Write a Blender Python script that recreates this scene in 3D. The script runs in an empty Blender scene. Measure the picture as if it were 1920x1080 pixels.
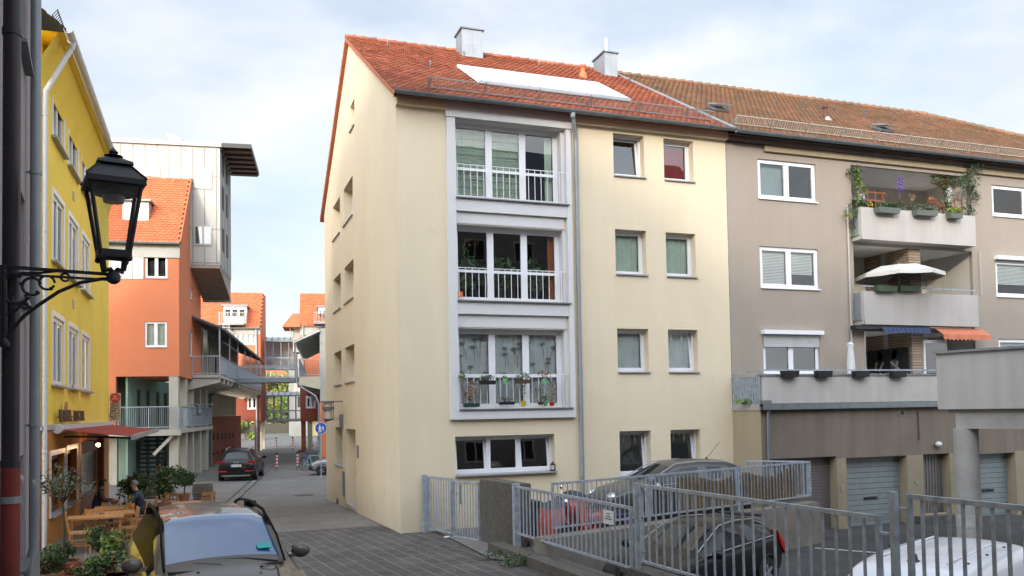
import bpy, bmesh, math, random
from mathutils import Vector, Matrix, noise
R_ = math.radians
sc = bpy.context.scene
COL = sc.collection
rnd = random.Random(7)

# ------------------------------------------------------------------ camera
CAM_R = Matrix(((0.94052455, 0.00411680, -0.33970078), (-0.33928146, -0.03973817, -0.93984518), (-0.01736824, 0.99920165, -0.03597797)))
FOC, PCX, PCY = 1582.0973, 960.0, 712.246
CAM = Vector((0, 0, 2.97))
cd = bpy.data.cameras.new("camera"); cam = bpy.data.objects.new("camera", cd); COL.objects.link(cam)
cd.sensor_width = 36; cd.lens = 36 * FOC / 1920; cd.shift_y = (PCY - 540) / 1920
cd.clip_start = 0.1; cd.clip_end = 1500
cam.matrix_world = Matrix.Translation(CAM) @ CAM_R.to_4x4()
sc.camera = cam

# ------------------------------------------------------------------ world, sun, exposure
SUN_DIR = Vector((-0.50, -0.74, 0.31)).normalized()      # towards the sun
SUN_EL = math.asin(SUN_DIR.z); SUN_AZ = math.atan2(SUN_DIR.x, SUN_DIR.y)
SKY_STR, SUN_STR, EXPO = 0.13, 1.15, 0.76
CLOUD_A, CLOUD_B = (4.7, 4.85, 5.0, 1), (4.0, 4.25, 4.55, 1)
w = bpy.data.worlds.new("World"); sc.world = w; w.use_nodes = True
nt = w.node_tree; N = nt.nodes; LK = nt.links
for n in list(N): N.remove(n)
out = N.new('ShaderNodeOutputWorld'); bg = N.new('ShaderNodeBackground'); bg.inputs[1].default_value = SKY_STR
sky = N.new('ShaderNodeTexSky'); sky.sky_type = 'NISHITA'; sky.sun_disc = False
sky.sun_elevation = SUN_EL; sky.sun_rotation = SUN_AZ; sky.air_density = 1.0; sky.dust_density = 1.4; sky.ozone_density = 1.6
tc = N.new('ShaderNodeTexCoord')
mp = N.new('ShaderNodeMapping'); mp.inputs['Scale'].default_value = (1.0, 1.0, 2.3); mp.inputs['Rotation'].default_value = (0, 0.25, 0.3)
LK.new(tc.outputs['Generated'], mp.inputs[0])
n1 = N.new('ShaderNodeTexNoise'); n1.inputs['Scale'].default_value = 2.3; n1.inputs['Detail'].default_value = 9; n1.inputs['Roughness'].default_value = 0.55; n1.inputs['Distortion'].default_value = 0.25
LK.new(mp.outputs[0], n1.inputs['Vector'])
# more cloud towards the right of the street and low over the roofs
sx = N.new('ShaderNodeSeparateXYZ'); LK.new(tc.outputs['Generated'], sx.inputs[0])
m1 = N.new('ShaderNodeMath'); m1.operation = 'MULTIPLY_ADD'; m1.inputs[1].default_value = 0.26; LK.new(sx.outputs[0], m1.inputs[0]); LK.new(n1.outputs['Fac'], m1.inputs[2])
m2 = N.new('ShaderNodeMath'); m2.operation = 'MULTIPLY_ADD'; m2.inputs[1].default_value = -0.26; LK.new(sx.outputs[2], m2.inputs[0]); LK.new(m1.outputs[0], m2.inputs[2])
cr = N.new('ShaderNodeValToRGB'); cr.color_ramp.elements[0].position = 0.40; cr.color_ramp.elements[0].color = (.58, .58, .58, 1); cr.color_ramp.elements[1].position = 0.62; cr.color_ramp.elements[1].color = (1, 1, 1, 1)
LK.new(m2.outputs[0], cr.inputs[0])
n2 = N.new('ShaderNodeTexNoise'); n2.inputs['Scale'].default_value = 4.5; n2.inputs['Detail'].default_value = 6; LK.new(mp.outputs[0], n2.inputs['Vector'])
cr2 = N.new('ShaderNodeValToRGB'); cr2.color_ramp.elements[0].position = 0.40; cr2.color_ramp.elements[1].position = 0.56; LK.new(n2.outputs['Fac'], cr2.inputs[0])
cmix = N.new('ShaderNodeMix'); cmix.data_type = 'RGBA'; cmix.inputs[6].default_value = CLOUD_B; cmix.inputs[7].default_value = CLOUD_A; LK.new(cr2.outputs[0], cmix.inputs[0])
mix = N.new('ShaderNodeMix'); mix.data_type = 'RGBA'
LK.new(cr.outputs[0], mix.inputs[0]); LK.new(sky.outputs[0], mix.inputs[6]); LK.new(cmix.outputs[2], mix.inputs[7])
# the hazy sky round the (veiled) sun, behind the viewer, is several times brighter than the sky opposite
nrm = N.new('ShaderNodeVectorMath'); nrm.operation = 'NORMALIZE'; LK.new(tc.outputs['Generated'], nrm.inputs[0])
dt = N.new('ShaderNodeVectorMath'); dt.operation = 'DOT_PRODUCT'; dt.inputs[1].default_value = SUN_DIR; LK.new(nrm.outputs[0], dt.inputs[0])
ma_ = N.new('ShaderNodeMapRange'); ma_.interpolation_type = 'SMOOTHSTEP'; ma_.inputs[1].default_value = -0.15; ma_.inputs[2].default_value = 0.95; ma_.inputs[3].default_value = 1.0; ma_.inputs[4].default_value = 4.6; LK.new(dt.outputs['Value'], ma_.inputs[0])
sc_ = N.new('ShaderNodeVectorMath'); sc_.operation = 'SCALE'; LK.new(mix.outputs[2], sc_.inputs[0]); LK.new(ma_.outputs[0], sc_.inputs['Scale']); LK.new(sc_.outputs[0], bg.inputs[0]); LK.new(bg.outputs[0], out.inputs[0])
sl = bpy.data.lights.new("sun", 'SUN'); sl.energy = SUN_STR; sl.angle = R_(3.0); sl.color = (1, 0.90, 0.76)
so = bpy.data.objects.new("sun", sl); COL.objects.link(so); so.rotation_euler = SUN_DIR.to_track_quat('Z', 'Y').to_euler(); so.location = SUN_DIR * 60
vs = sc.view_settings; vs.view_transform = 'Standard'; vs.look = 'None'; vs.exposure = EXPO; vs.gamma = 1.0; vs.use_curve_mapping = False
sc.display_settings.display_device = 'sRGB'
try:
    sc.cycles.max_bounces = 8; sc.cycles.transparent_max_bounces = 12; sc.cycles.caustics_reflective = False; sc.cycles.caustics_refractive = False
    sc.cycles.sample_clamp_indirect = 4.0
except Exception: pass

# ------------------------------------------------------------------ frames: where a sight line meets a wall plane
def ray(px, py): return CAM_R @ Vector((px - PCX, -(py - PCY), -FOC))
class Frame:
    def __init__(s, ox, oy, deg=0.0):
        a = R_(deg); s.deg = deg; s.o = Vector((ox, oy, 0)); s.u = Vector((math.cos(a), -math.sin(a), 0)); s.v = Vector((math.sin(a), math.cos(a), 0))
    def loc(s, P): q = P - s.o; return Vector((q.dot(s.u), q.dot(s.v), q.z))
    def wld(s, u, v, z): return s.o + s.u * u + s.v * v + Vector((0, 0, z))
    def _hit(s, px, py, n, c): d = ray(px, py); return s.loc(CAM + d * ((c - (CAM - s.o).dot(n)) / d.dot(n)))
    def onv(s, px, py, v=0): return s._hit(px, py, s.v, v)
    def onu(s, px, py, u=0): return s._hit(px, py, s.u, u)
    def onz(s, px, py, z=0): d = ray(px, py); return s.loc(CAM + d * ((z - CAM.z) / d.z))
W0 = Frame(0, 0, 0)

# ------------------------------------------------------------------ materials
MATS = {}
def mat(name, col, rough=0.7, metal=0.0, var=0.12, vs_=3.0, bump=0.0, bs=60.0, streak=0.0, island=0.0, coat=0.0, ior=1.5, col2=None, trans=0.0, spec=None, dist=0.01, grime=0.0):
    if name in MATS: return MATS[name]
    m = bpy.data.materials.new(name); m.use_nodes = True; nt = m.node_tree; N = nt.nodes; L = nt.links
    b = N['Principled BSDF']; b.inputs['Roughness'].default_value = rough; b.inputs['Metallic'].default_value = metal; b.inputs['IOR'].default_value = ior
    b.inputs['Coat Weight'].default_value = coat; b.inputs['Coat Roughness'].default_value = 0.03
    if trans: b.inputs['Transmission Weight'].default_value = trans
    c = (*col, 1)
    tc = N.new('ShaderNodeTexCoord'); src = None
    nz = N.new('ShaderNodeTexNoise'); nz.inputs['Scale'].default_value = vs_; nz.inputs['Detail'].default_value = 6; nz.inputs['Roughness'].default_value = 0.62; L.new(tc.outputs['Object'], nz.inputs['Vector'])
    mr = N.new('ShaderNodeMapRange'); mr.inputs[1].default_value = 0.3; mr.inputs[2].default_value = 0.7; mr.inputs[3].default_value = 1 - var; mr.inputs[4].default_value = 1 + var * 0.6
    L.new(nz.outputs['Fac'], mr.inputs[0]); val = mr.outputs[0]
    def mul(a, b_):
        q = N.new('ShaderNodeMath'); q.operation = 'MULTIPLY'; L.new(a, q.inputs[0]); L.new(b_, q.inputs[1]); return q.outputs[0]
    if streak:
        mp = N.new('ShaderNodeMapping'); mp.inputs['Scale'].default_value = (2.2, 2.2, 0.16); L.new(tc.outputs['Object'], mp.inputs[0])
        n3 = N.new('ShaderNodeTexNoise'); n3.inputs['Scale'].default_value = 1.6; n3.inputs['Detail'].default_value = 5; L.new(mp.outputs[0], n3.inputs['Vector'])
        r3 = N.new('ShaderNodeMapRange'); r3.inputs[1].default_value = 0.38; r3.inputs[2].default_value = 0.62; r3.inputs[3].default_value = 1 - streak * .35; r3.inputs[4].default_value = 1.0
        L.new(n3.outputs['Fac'], r3.inputs[0]); val = mul(val, r3.outputs[0])
    if island:
        g = N.new('ShaderNodeNewGeometry'); r4 = N.new('ShaderNodeMapRange'); r4.inputs[3].default_value = 1 - island; r4.inputs[4].default_value = 1 + island * 0.7
        L.new(g.outputs['Random Per Island'], r4.inputs[0]); val = mul(val, r4.outputs[0])
    if grime:   # splash-back dirt near the ground and blotchy wear, ragged by noise
        sz = N.new('ShaderNodeSeparateXYZ'); L.new(tc.outputs['Object'], sz.inputs[0])
        ng = N.new('ShaderNodeTexNoise'); ng.inputs['Scale'].default_value = 1.7; ng.inputs['Detail'].default_value = 9; ng.inputs['Roughness'].default_value = .7; L.new(tc.outputs['Object'], ng.inputs['Vector'])
        mg = N.new('ShaderNodeMath'); mg.operation = 'MULTIPLY_ADD'; mg.inputs[1].default_value = -1.6; L.new(ng.outputs['Fac'], mg.inputs[0]); L.new(sz.outputs[2], mg.inputs[2])
        rg = N.new('ShaderNodeMapRange'); rg.inputs[1].default_value = -1.3; rg.inputs[2].default_value = 0.25; rg.inputs[3].default_value = 1 - grime; rg.inputs[4].default_value = 1.0; L.new(mg.outputs[0], rg.inputs[0]); val = mul(val, rg.outputs[0])
        rb = N.new('ShaderNodeMapRange'); rb.inputs[1].default_value = .60; rb.inputs[2].default_value = .72; rb.inputs[3].default_value = 1.0; rb.inputs[4].default_value = 1 - grime * .25; L.new(ng.outputs['Fac'], rb.inputs[0]); val = mul(val, rb.outputs[0])
    base = None
    if col2:
        mx = N.new('ShaderNodeMix'); mx.data_type = 'RGBA'; mx.inputs[6].default_value = c; mx.inputs[7].default_value = (*col2, 1)
        if island:
            g2 = N.new('ShaderNodeNewGeometry'); q = N.new('ShaderNodeMath'); q.operation = 'MULTIPLY'; q.inputs[1].default_value = 7.31; L.new(g2.outputs['Random Per Island'], q.inputs[0])
            fr = N.new('ShaderNodeMath'); fr.operation = 'FRACT'; L.new(q.outputs[0], fr.inputs[0])
            n5 = N.new('ShaderNodeTexNoise'); n5.inputs['Scale'].default_value = 0.8; n5.inputs['Detail'].default_value = 4; L.new(tc.outputs['Object'], n5.inputs['Vector'])
            ad = N.new('ShaderNodeMath'); ad.operation = 'MULTIPLY_ADD'; ad.inputs[1].default_value = 2.2; ad.inputs[2].default_value = -1.1 ; L.new(n5.outputs['Fac'], ad.inputs[0])
            a2 = N.new('ShaderNodeMath'); a2.operation = 'ADD'; a2.use_clamp = True; L.new(ad.outputs[0], a2.inputs[0])
            h = N.new('ShaderNodeMath'); h.operation = 'MULTIPLY'; h.inputs[1].default_value = 0.85; L.new(fr.outputs[0], h.inputs[0]); L.new(h.outputs[0], a2.inputs[1]); L.new(a2.outputs[0], mx.inputs[0])
        else:
            n4 = N.new('ShaderNodeTexNoise'); n4.inputs['Scale'].default_value = vs_ * 0.7; n4.inputs['Detail'].default_value = 8; L.new(tc.outputs['Object'], n4.inputs['Vector'])
            r5 = N.new('ShaderNodeMapRange'); r5.inputs[1].default_value = 0.42; r5.inputs[2].default_value = 0.62; L.new(n4.outputs['Fac'], r5.inputs[0]); L.new(r5.outputs[0], mx.inputs[0])
        base = mx.outputs[2]
    vm = N.new('ShaderNodeVectorMath'); vm.operation = 'SCALE'
    if base: L.new(base, vm.inputs[0])
    else: vm.inputs[0].default_value = col
    L.new(val, vm.inputs['Scale']); L.new(vm.outputs[0], b.inputs['Base Color'])
    if bump:
        n6 = N.new('ShaderNodeTexNoise'); n6.inputs['Scale'].default_value = bs; n6.inputs['Detail'].default_value = 3; L.new(tc.outputs['Object'], n6.inputs['Vector'])
        bp = N.new('ShaderNodeBump'); bp.inputs['Strength'].default_value = bump; bp.inputs['Distance'].default_value = dist; L.new(n6.outputs['Fac'], bp.inputs['Height']); L.new(bp.outputs[0], b.inputs['Normal'])
    MATS[name] = m; return m

def mat_glass(name, tint=(0.82, 0.86, 0.85), gloss=0.045, rough=0.01):
    if name in MATS: return MATS[name]
    m = bpy.data.materials.new(name); m.use_nodes = True; nt = m.node_tree; N = nt.nodes; L = nt.links
    for n in list(N): N.remove(n)
    o = N.new('ShaderNodeOutputMaterial'); t = N.new('ShaderNodeBsdfTransparent'); t.inputs[0].default_value = (*tint, 1)
    g = N.new('ShaderNodeBsdfGlossy'); g.inputs['Roughness'].default_value = rough; g.inputs[0].default_value = (1, 1, 1, 1)
    lw = N.new('ShaderNodeLayerWeight'); lw.inputs[0].default_value = 0.25
    mr = N.new('ShaderNodeMapRange'); mr.inputs[3].default_value = gloss; mr.inputs[4].default_value = 0.9; L.new(lw.outputs['Fresnel'], mr.inputs[0])
    nz = N.new('ShaderNodeTexNoise'); nz.inputs['Scale'].default_value = 1.7; tc = N.new('ShaderNodeTexCoord'); L.new(tc.outputs['Object'], nz.inputs['Vector'])
    bp = N.new('ShaderNodeBump'); bp.inputs['Strength'].default_value = 0.03; bp.inputs['Distance'].default_value = 0.02; L.new(nz.outputs['Fac'], bp.inputs['Height']); L.new(bp.outputs[0], g.inputs['Normal'])
    mx = N.new('ShaderNodeMixShader'); L.new(mr.outputs[0], mx.inputs[0]); L.new(t.outputs[0], mx.inputs[1]); L.new(g.outputs[0], mx.inputs[2]); L.new(mx.outputs[0], o.inputs[0])
    MATS[name] = m; return m

def mat_brick(name, c1, c2, mortar, bw, bh, ms=0.012, rough=0.85, rot=0.0, offset=0.5, bump=0.5, axes='xy', var=0.2, squash=1.0):
    if name in MATS: return MATS[name]
    m = bpy.data.materials.new(name); m.use_nodes = True; nt = m.node_tree; N = nt.nodes; L = nt.links
    b = N['Principled BSDF']; b.inputs['Roughness'].default_value = rough
    tc = N.new('ShaderNodeTexCoord'); mp = N.new('ShaderNodeMapping'); mp.inputs['Rotation'].default_value = {'xy': (0, 0, rot), 'xz': (math.pi / 2, 0, 0), 'yz': (0, math.pi / 2, math.pi / 2)}[axes]
    if axes == 'yz':
        sp = N.new('ShaderNodeSeparateXYZ'); cb = N.new('ShaderNodeCombineXYZ'); L.new(tc.outputs['Object'], sp.inputs[0]); L.new(sp.outputs[1], cb.inputs[0]); L.new(sp.outputs[2], cb.inputs[1]); vec = cb.outputs[0]
    elif axes == 'xz':
        sp = N.new('ShaderNodeSeparateXYZ'); cb = N.new('ShaderNodeCombineXYZ'); L.new(tc.outputs['Object'], sp.inputs[0]); L.new(sp.outputs[0], cb.inputs[0]); L.new(sp.outputs[2], cb.inputs[1]); vec = cb.outputs[0]
    else:
        L.new(tc.outputs['Object'], mp.inputs[0]); vec = mp.outputs[0]
    bt = N.new('ShaderNodeTexBrick'); bt.offset = offset; bt.squash = squash; bt.inputs['Scale'].default_value = 1; bt.inputs['Brick Width'].default_value = bw; bt.inputs['Row Height'].default_value = bh
    bt.inputs['Mortar Size'].default_value = ms; bt.inputs['Mortar Smooth'].default_value = 0.3; bt.inputs['Color1'].default_value = (*c1, 1); bt.inputs['Color2'].default_value = (*c2, 1); bt.inputs['Mortar'].default_value = (*mortar, 1)
    wob = N.new('ShaderNodeTexNoise'); wob.inputs['Scale'].default_value = 2.5; L.new(vec, wob.inputs['Vector'])
    va = N.new('ShaderNodeVectorMath'); va.operation = 'MULTIPLY_ADD'; va.inputs[1].default_value = (0.03, 0.03, 0.03); L.new(wob.outputs['Color'], va.inputs[0]); L.new(vec, va.inputs[2]); L.new(va.outputs[0], bt.inputs['Vector'])
    nz = N.new('ShaderNodeTexNoise'); nz.inputs['Scale'].default_value = 0.6; nz.inputs['Detail'].default_value = 8; nz.inputs['Roughness'].default_value = 0.65; L.new(tc.outputs['Object'], nz.inputs['Vector'])
    mr = N.new('ShaderNodeMapRange'); mr.inputs[1].default_value = 0.3; mr.inputs[2].default_value = 0.7; mr.inputs[3].default_value = 1 - var; mr.inputs[4].default_value = 1 + var; L.new(nz.outputs['Fac'], mr.inputs[0])
    vm = N.new('ShaderNodeVectorMath'); vm.operation = 'SCALE'; L.new(bt.outputs['Color'], vm.inputs[0]); L.new(mr.outputs[0], vm.inputs['Scale']); L.new(vm.outputs[0], b.inputs['Base Color'])
    n2 = N.new('ShaderNodeTexNoise'); n2.inputs['Scale'].default_value = 45; L.new(tc.outputs['Object'], n2.inputs['Vector'])
    ma = N.new('ShaderNodeMath'); ma.operation = 'MULTIPLY_ADD'; ma.inputs[1].default_value = -1.0; L.new(bt.outputs['Fac'], ma.inputs[0]); L.new(n2.outputs['Fac'], ma.inputs[2])
    bp = N.new('ShaderNodeBump'); bp.inputs['Strength'].default_value = bump; bp.inputs['Distance'].default_value = 0.012; L.new(ma.outputs[0], bp.inputs['Height']); L.new(bp.outputs[0], b.inputs['Normal'])
    MATS[name] = m; return m

def mat_emit(name, col, s):
    m = bpy.data.materials.new(name); m.use_nodes = True; b = m.node_tree.nodes['Principled BSDF']; b.inputs['Emission Color'].default_value = (*col, 1); b.inputs['Emission Strength'].default_value = s; b.inputs['Base Color'].default_value = (*col, 1); MATS[name] = m; return m

M_CREAM = mat('cream_plaster', (0.69, 0.592, 0.425), 0.9, var=0.05, vs_=0.5, bump=0.25, bs=55, streak=0.07, grime=.3)
M_BAY = mat('white_grey_paint', (0.61, 0.605, 0.60), 0.75, var=0.05, vs_=0.8, bump=0.12, bs=40, streak=0.05)
M_GREY = mat('taupe_plaster', (0.335, 0.285, 0.235), 0.92, var=0.06, vs_=0.5, bump=0.25, bs=55, streak=0.09)
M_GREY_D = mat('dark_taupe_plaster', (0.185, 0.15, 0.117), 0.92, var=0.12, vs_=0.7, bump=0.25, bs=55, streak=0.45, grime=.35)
M_TAN_LIT = mat('lit_tan_plaster', (0.36, 0.30, 0.20), 0.92, var=0.08, vs_=0.7, bump=0.2, bs=55, streak=0.15)  # garage plaster, lighter: the light on its side faces put into the colour
M_BALC = mat('balcony_plaster', (0.45, 0.425, 0.395), 0.9, var=0.07, vs_=0.9, bump=0.15, bs=50, streak=0.3, grime=0.25)
M_TILE = mat('red_clay_tile', (0.35, 0.12, 0.062), 0.75, var=0.15, vs_=1.2, island=0.28, bump=0.3, bs=30, col2=(0.27, 0.075, 0.04))
M_TILE_OLD = mat('mossy_clay_tile', (0.235, 0.11, 0.06), 0.85, var=0.22, vs_=0.9, island=0.17, bump=0.4, bs=25, col2=(0.16, 0.10, 0.05))
M_TILE_OR = mat('orange_clay_tile', (0.50, 0.125, 0.045), 0.7, var=0.08, vs_=1.2, island=0.14, bump=0.2, bs=30)
M_WHITE = mat('white_pvc', (0.74, 0.75, 0.77), 0.35, var=0.03, vs_=1.5)
M_GLASS = mat_glass('window_glass')
M_GLASS_D = mat_glass('dark_window_glass', (0.30, 0.33, 0.33), 0.08)
M_CURT_GREEN = mat('green_curtain', (0.62, 0.72, 0.60), 0.9, var=0.1, vs_=6)
M_CURT_WHITE = mat('white_curtain', (0.74, 0.77, 0.76), 0.9, var=0.1, vs_=4)
M_CURT_GREY = mat('grey_net_curtain', (0.40, 0.40, 0.38), 0.9, var=0.25, vs_=9)
M_CURT_RED = mat('red_curtain', (0.42, 0.012, 0.008), 0.8, var=0.35, vs_=7)
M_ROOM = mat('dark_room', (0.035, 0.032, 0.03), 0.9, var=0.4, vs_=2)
M_ZINC = mat('zinc_sheet', (0.30, 0.325, 0.34), 0.45, metal=0.35, var=0.12, vs_=2.5, bump=0.1, bs=8, streak=0.12)
M_ZINC_D = mat('weathered_zinc', (0.20, 0.22, 0.235), 0.5, metal=0.6, var=0.18, vs_=4, bump=0.1, bs=20)
M_SILL = mat('grey_stone_sill', (0.33, 0.33, 0.345), 0.6, var=0.12, vs_=5)
M_GALV = mat('galvanised_steel', (0.36, 0.41, 0.47), 0.5, metal=0.25, var=0.22, vs_=9, bump=0.12, bs=40, col2=(0.29, 0.32, 0.36))
M_CONC = mat('concrete', (0.36, 0.345, 0.32), 0.9, var=0.15, vs_=2.0, bump=0.4, bs=30, streak=0.2)
M_CONC_D = mat('washed_concrete', (0.115, 0.105, 0.092), 0.95, var=0.4, vs_=16, bump=0.9, bs=90, streak=0.3, dist=0.02)
M_BLACK = mat('black_paint', (0.013, 0.014, 0.018), 0.5, var=0.2, vs_=12, bump=0.15, bs=60)
M_RUBBER = mat('black_rubber', (0.018, 0.018, 0.018), 0.8, var=0.2, vs_=10)
M_WOOD = mat('honey_wood', (0.36, 0.17, 0.055), 0.5, var=0.25, vs_=9, bump=0.1, bs=30)
M_BROWNWOOD = mat('brown_wood', (0.16, 0.055, 0.022), 0.5, var=0.25, vs_=8)
M_LEAF = mat('leaf_green', (0.07, 0.125, 0.035), 0.55, var=0.2, vs_=3, island=0.55, col2=(0.035, 0.07, 0.028))
M_LEAF_OL = mat('olive_leaf', (0.13, 0.165, 0.105), 0.55, var=0.2, vs_=3, island=0.5, col2=(0.07, 0.10, 0.06))
M_LEAF_BR = mat('bright_leaf', (0.17, 0.26, 0.045), 0.55, var=0.2, vs_=3, island=0.5)
M_LEAF_AU = mat('autumn_leaf', (0.50, 0.38, 0.11), 0.6, var=0.2, vs_=0.4, island=0.5, col2=(0.26, 0.32, 0.09))
M_LEAF_RD = mat('rust_leaf', (0.34, 0.11, 0.035), 0.6, var=0.2, vs_=1, island=0.5)
M_STEM = mat('bark', (0.10, 0.075, 0.05), 0.9, var=0.3, vs_=14, bump=0.4, bs=40)
M_TERRA = mat('terracotta', (0.36, 0.135, 0.075), 0.8, var=0.2, vs_=5, bump=0.2, bs=40)
M_SOIL = mat('soil', (0.03, 0.022, 0.015), 0.95, var=0.3, vs_=20)
M_PURPLE = mat('purple_flower', (0.20, 0.10, 0.55), 0.6, var=0.2, vs_=20, island=0.4)
M_YELLOWF = mat('yellow_flower', (0.70, 0.50, 0.04), 0.6, var=0.1, vs_=20, island=0.3)
M_ORANGEF = mat('orange_flower', (0.80, 0.16, 0.03), 0.6, var=0.1, vs_=20, island=0.3)
M_WHITEF = mat('white_flower', (0.70, 0.68, 0.62), 0.7, var=0.2, vs_=20, island=0.3)
def plain(name, col, rough=0.5, metal=0, **k): return mat(name, col, rough, metal, var=k.pop('var', 0.06), **k)

# ------------------------------------------------------------------ mesh builder
class MB:
    def __init__(s): s.v = []; s.f = []; s.m = []
    def add(s, vs_, fs, mi=0):
        b = len(s.v); s.v += [tuple(p) for p in vs_]
        for f in fs: s.f.append([b + i for i in f]); s.m.append(mi)
        return s
    def box(s, x0, x1, y0, y1, z0, z1, mi=0):
        x0, x1 = sorted((x0, x1)); y0, y1 = sorted((y0, y1)); z0, z1 = sorted((z0, z1))
        return s.add([(x0, y0, z0), (x1, y0, z0), (x1, y1, z0), (x0, y1, z0), (x0, y0, z1), (x1, y0, z1), (x1, y1, z1), (x0, y1, z1)],
              [(0, 3, 2, 1), (4, 5, 6, 7), (0, 1, 5, 4), (1, 2, 6, 5), (2, 3, 7, 6), (3, 0, 4, 7)], mi)
    def mbox(s, M, dx, dy, dz, mi=0):
        h = [Vector((x * dx / 2, y * dy / 2, z * dz / 2)) for z in (-1, 1) for (x, y) in ((-1, -1), (1, -1), (1, 1), (-1, 1))]
        return s.add([M @ p for p in h], [(0, 3, 2, 1), (4, 5, 6, 7), (0, 1, 5, 4), (1, 2, 6, 5), (2, 3, 7, 6), (3, 0, 4, 7)], mi)
    def beam(s, p, q, w_, h=None, mi=0, up=(0, 0, 1)):
        p = Vector(p); q = Vector(q); h = h or w_; d = q - p; L = d.length
        if L < 1e-6: return s
        d.normalize(); up = Vector(up)
        if abs(d.dot(up)) > 0.98: up = Vector((0, 1, 0)) if abs(d.y) < 0.9 else Vector((1, 0, 0))
        x = d.cross(up).normalized(); z = x.cross(d)
        M = Matrix((x, d, z)).transposed().to_4x4(); M.translation = (p + q) / 2
        return s.mbox(M, w_, L, h, mi)
    def tube(s, pts, r, seg=8, mi=0, caps=True):
        pts = [Vector(p) for p in pts]; n = len(pts); rs = r if isinstance(r, (list, tuple)) else [r] * n
        vs_ = []; px = None
        for i, p in enumerate(pts):
            d = (pts[min(i + 1, n - 1)] - pts[max(i - 1, 0)]).normalized()
            if px is None: px = d.orthogonal().normalized()
            px = (px - d * px.dot(d)); px = px.normalized() if px.length > 1e-4 else d.orthogonal().normalized()
            py = d.cross(px)
            for k in range(seg):
                a = 2 * math.pi * k / seg; vs_.append(p + (px * math.cos(a) + py * math.sin(a)) * rs[i])
        fs = []
        for i in range(n - 1):
            for k in range(seg): k2 = (k + 1) % seg; fs.append((i * seg + k, i * seg + k2, (i + 1) * seg + k2, (i + 1) * seg + k))
        if caps: fs.append(tuple(reversed(range(seg)))); fs.append(tuple(range((n - 1) * seg, n * seg)))
        return s.add(vs_, fs, mi)
    def lathe(s, c, prof, seg=16, mi=0, axis='z', caps=True):
        vs_ = []; fs = []; c = Vector(c)
        for (r, z) in prof:
            for k in range(seg):
                a = 2 * math.pi * k / seg; x, y = r * math.cos(a), r * math.sin(a)
                vs_.append(c + (Vector((x, y, z)) if axis == 'z' else Vector((x, z, y)) if axis == 'y' else Vector((z, x, y))))
        n = len(prof)
        for i in range(n - 1):
            for k in range(seg): k2 = (k + 1) % seg; fs.append((i * seg + k, i * seg + k2, (i + 1) * seg + k2, (i + 1) * seg + k))
        if caps and prof[0][0] > 1e-4: fs.append(tuple(reversed(range(seg))))
        if caps and prof[-1][0] > 1e-4: fs.append(tuple(range((n - 1) * seg, n * seg)))
        return s.add(vs_, fs, mi)
    def prism(s, poly, a, b, axis='y', mi=0):
        f = {'y': lambda p, t: (p[0], t, p[1]), 'x': lambda p, t: (t, p[0], p[1]), 'z': lambda p, t: (p[0], p[1], t)}[axis]; n = len(poly)
        return s.add([f(p, a) for p in poly] + [f(p, b) for p in poly], [tuple(range(n)), tuple(reversed(range(n, 2 * n)))] + [(i, n + i, n + (i + 1) % n, (i + 1) % n) for i in range(n)], mi)
    def ico(s, c, r, mi=0, sub=1, sq=(1, 1, 1)):
        bm = bmesh.new(); bmesh.ops.create_icosphere(bm, subdivisions=sub, radius=1); c = Vector(c)
        s.add([c + Vector((v.co.x * r * sq[0], v.co.y * r * sq[1], v.co.z * r * sq[2])) for v in bm.verts], [[v.index for v in f.verts] for f in bm.faces], mi); bm.free(); return s
    def leaves(s, c, rad, n, size, mi=0, seed=1, shell=0.35, flat=0.0):
        r = random.Random(seed); c = Vector(c); rad = Vector(rad if isinstance(rad, (tuple, list)) else (rad,) * 3)
        for i in range(n):
            while True:
                p = Vector((r.uniform(-1, 1), r.uniform(-1, 1), r.uniform(-1, 1)))
                if shell * r.random() < p.length < 1: break
            ctr = c + Vector((p.x * rad.x, p.y * rad.y, p.z * rad.z)); k = size * r.uniform(0.6, 1.35)
            n_ = Vector((r.gauss(0, 1), r.gauss(0, 1), r.gauss(0, 1) + flat)).normalized(); a = n_.orthogonal().normalized(); a.rotate(Matrix.Rotation(r.random() * 6.28, 3, n_)); b = n_.cross(a)
            s.add([ctr - a * k, ctr + b * k * 0.42 + n_ * k * .12, ctr + a * k, ctr - b * k * 0.42 + n_ * k * .12], [(0, 1, 2, 3)], mi)
        return s
    def xf(s, M): s.v = [tuple(M @ Vector(p)) for p in s.v]; return s
    def build(s, name, mats, parent=None, smooth=False):
        me = bpy.data.meshes.new(name); me.from_pydata(s.v, [], s.f)
        if not isinstance(mats, (list, tuple)): mats = [mats]
        for m in mats: me.materials.append(m)
        me.polygons.foreach_set('material_index', [min(i, len(mats) - 1) for i in s.m])
        if smooth:
            me.polygons.foreach_set('use_smooth', [True] * len(me.polygons))
            try: me.set_sharp_from_angle(angle=R_(38))
            except Exception: pass
        me.update(); o = bpy.data.objects.new(name, me); COL.objects.link(o)
        if parent: o.parent = parent
        return o

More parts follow.
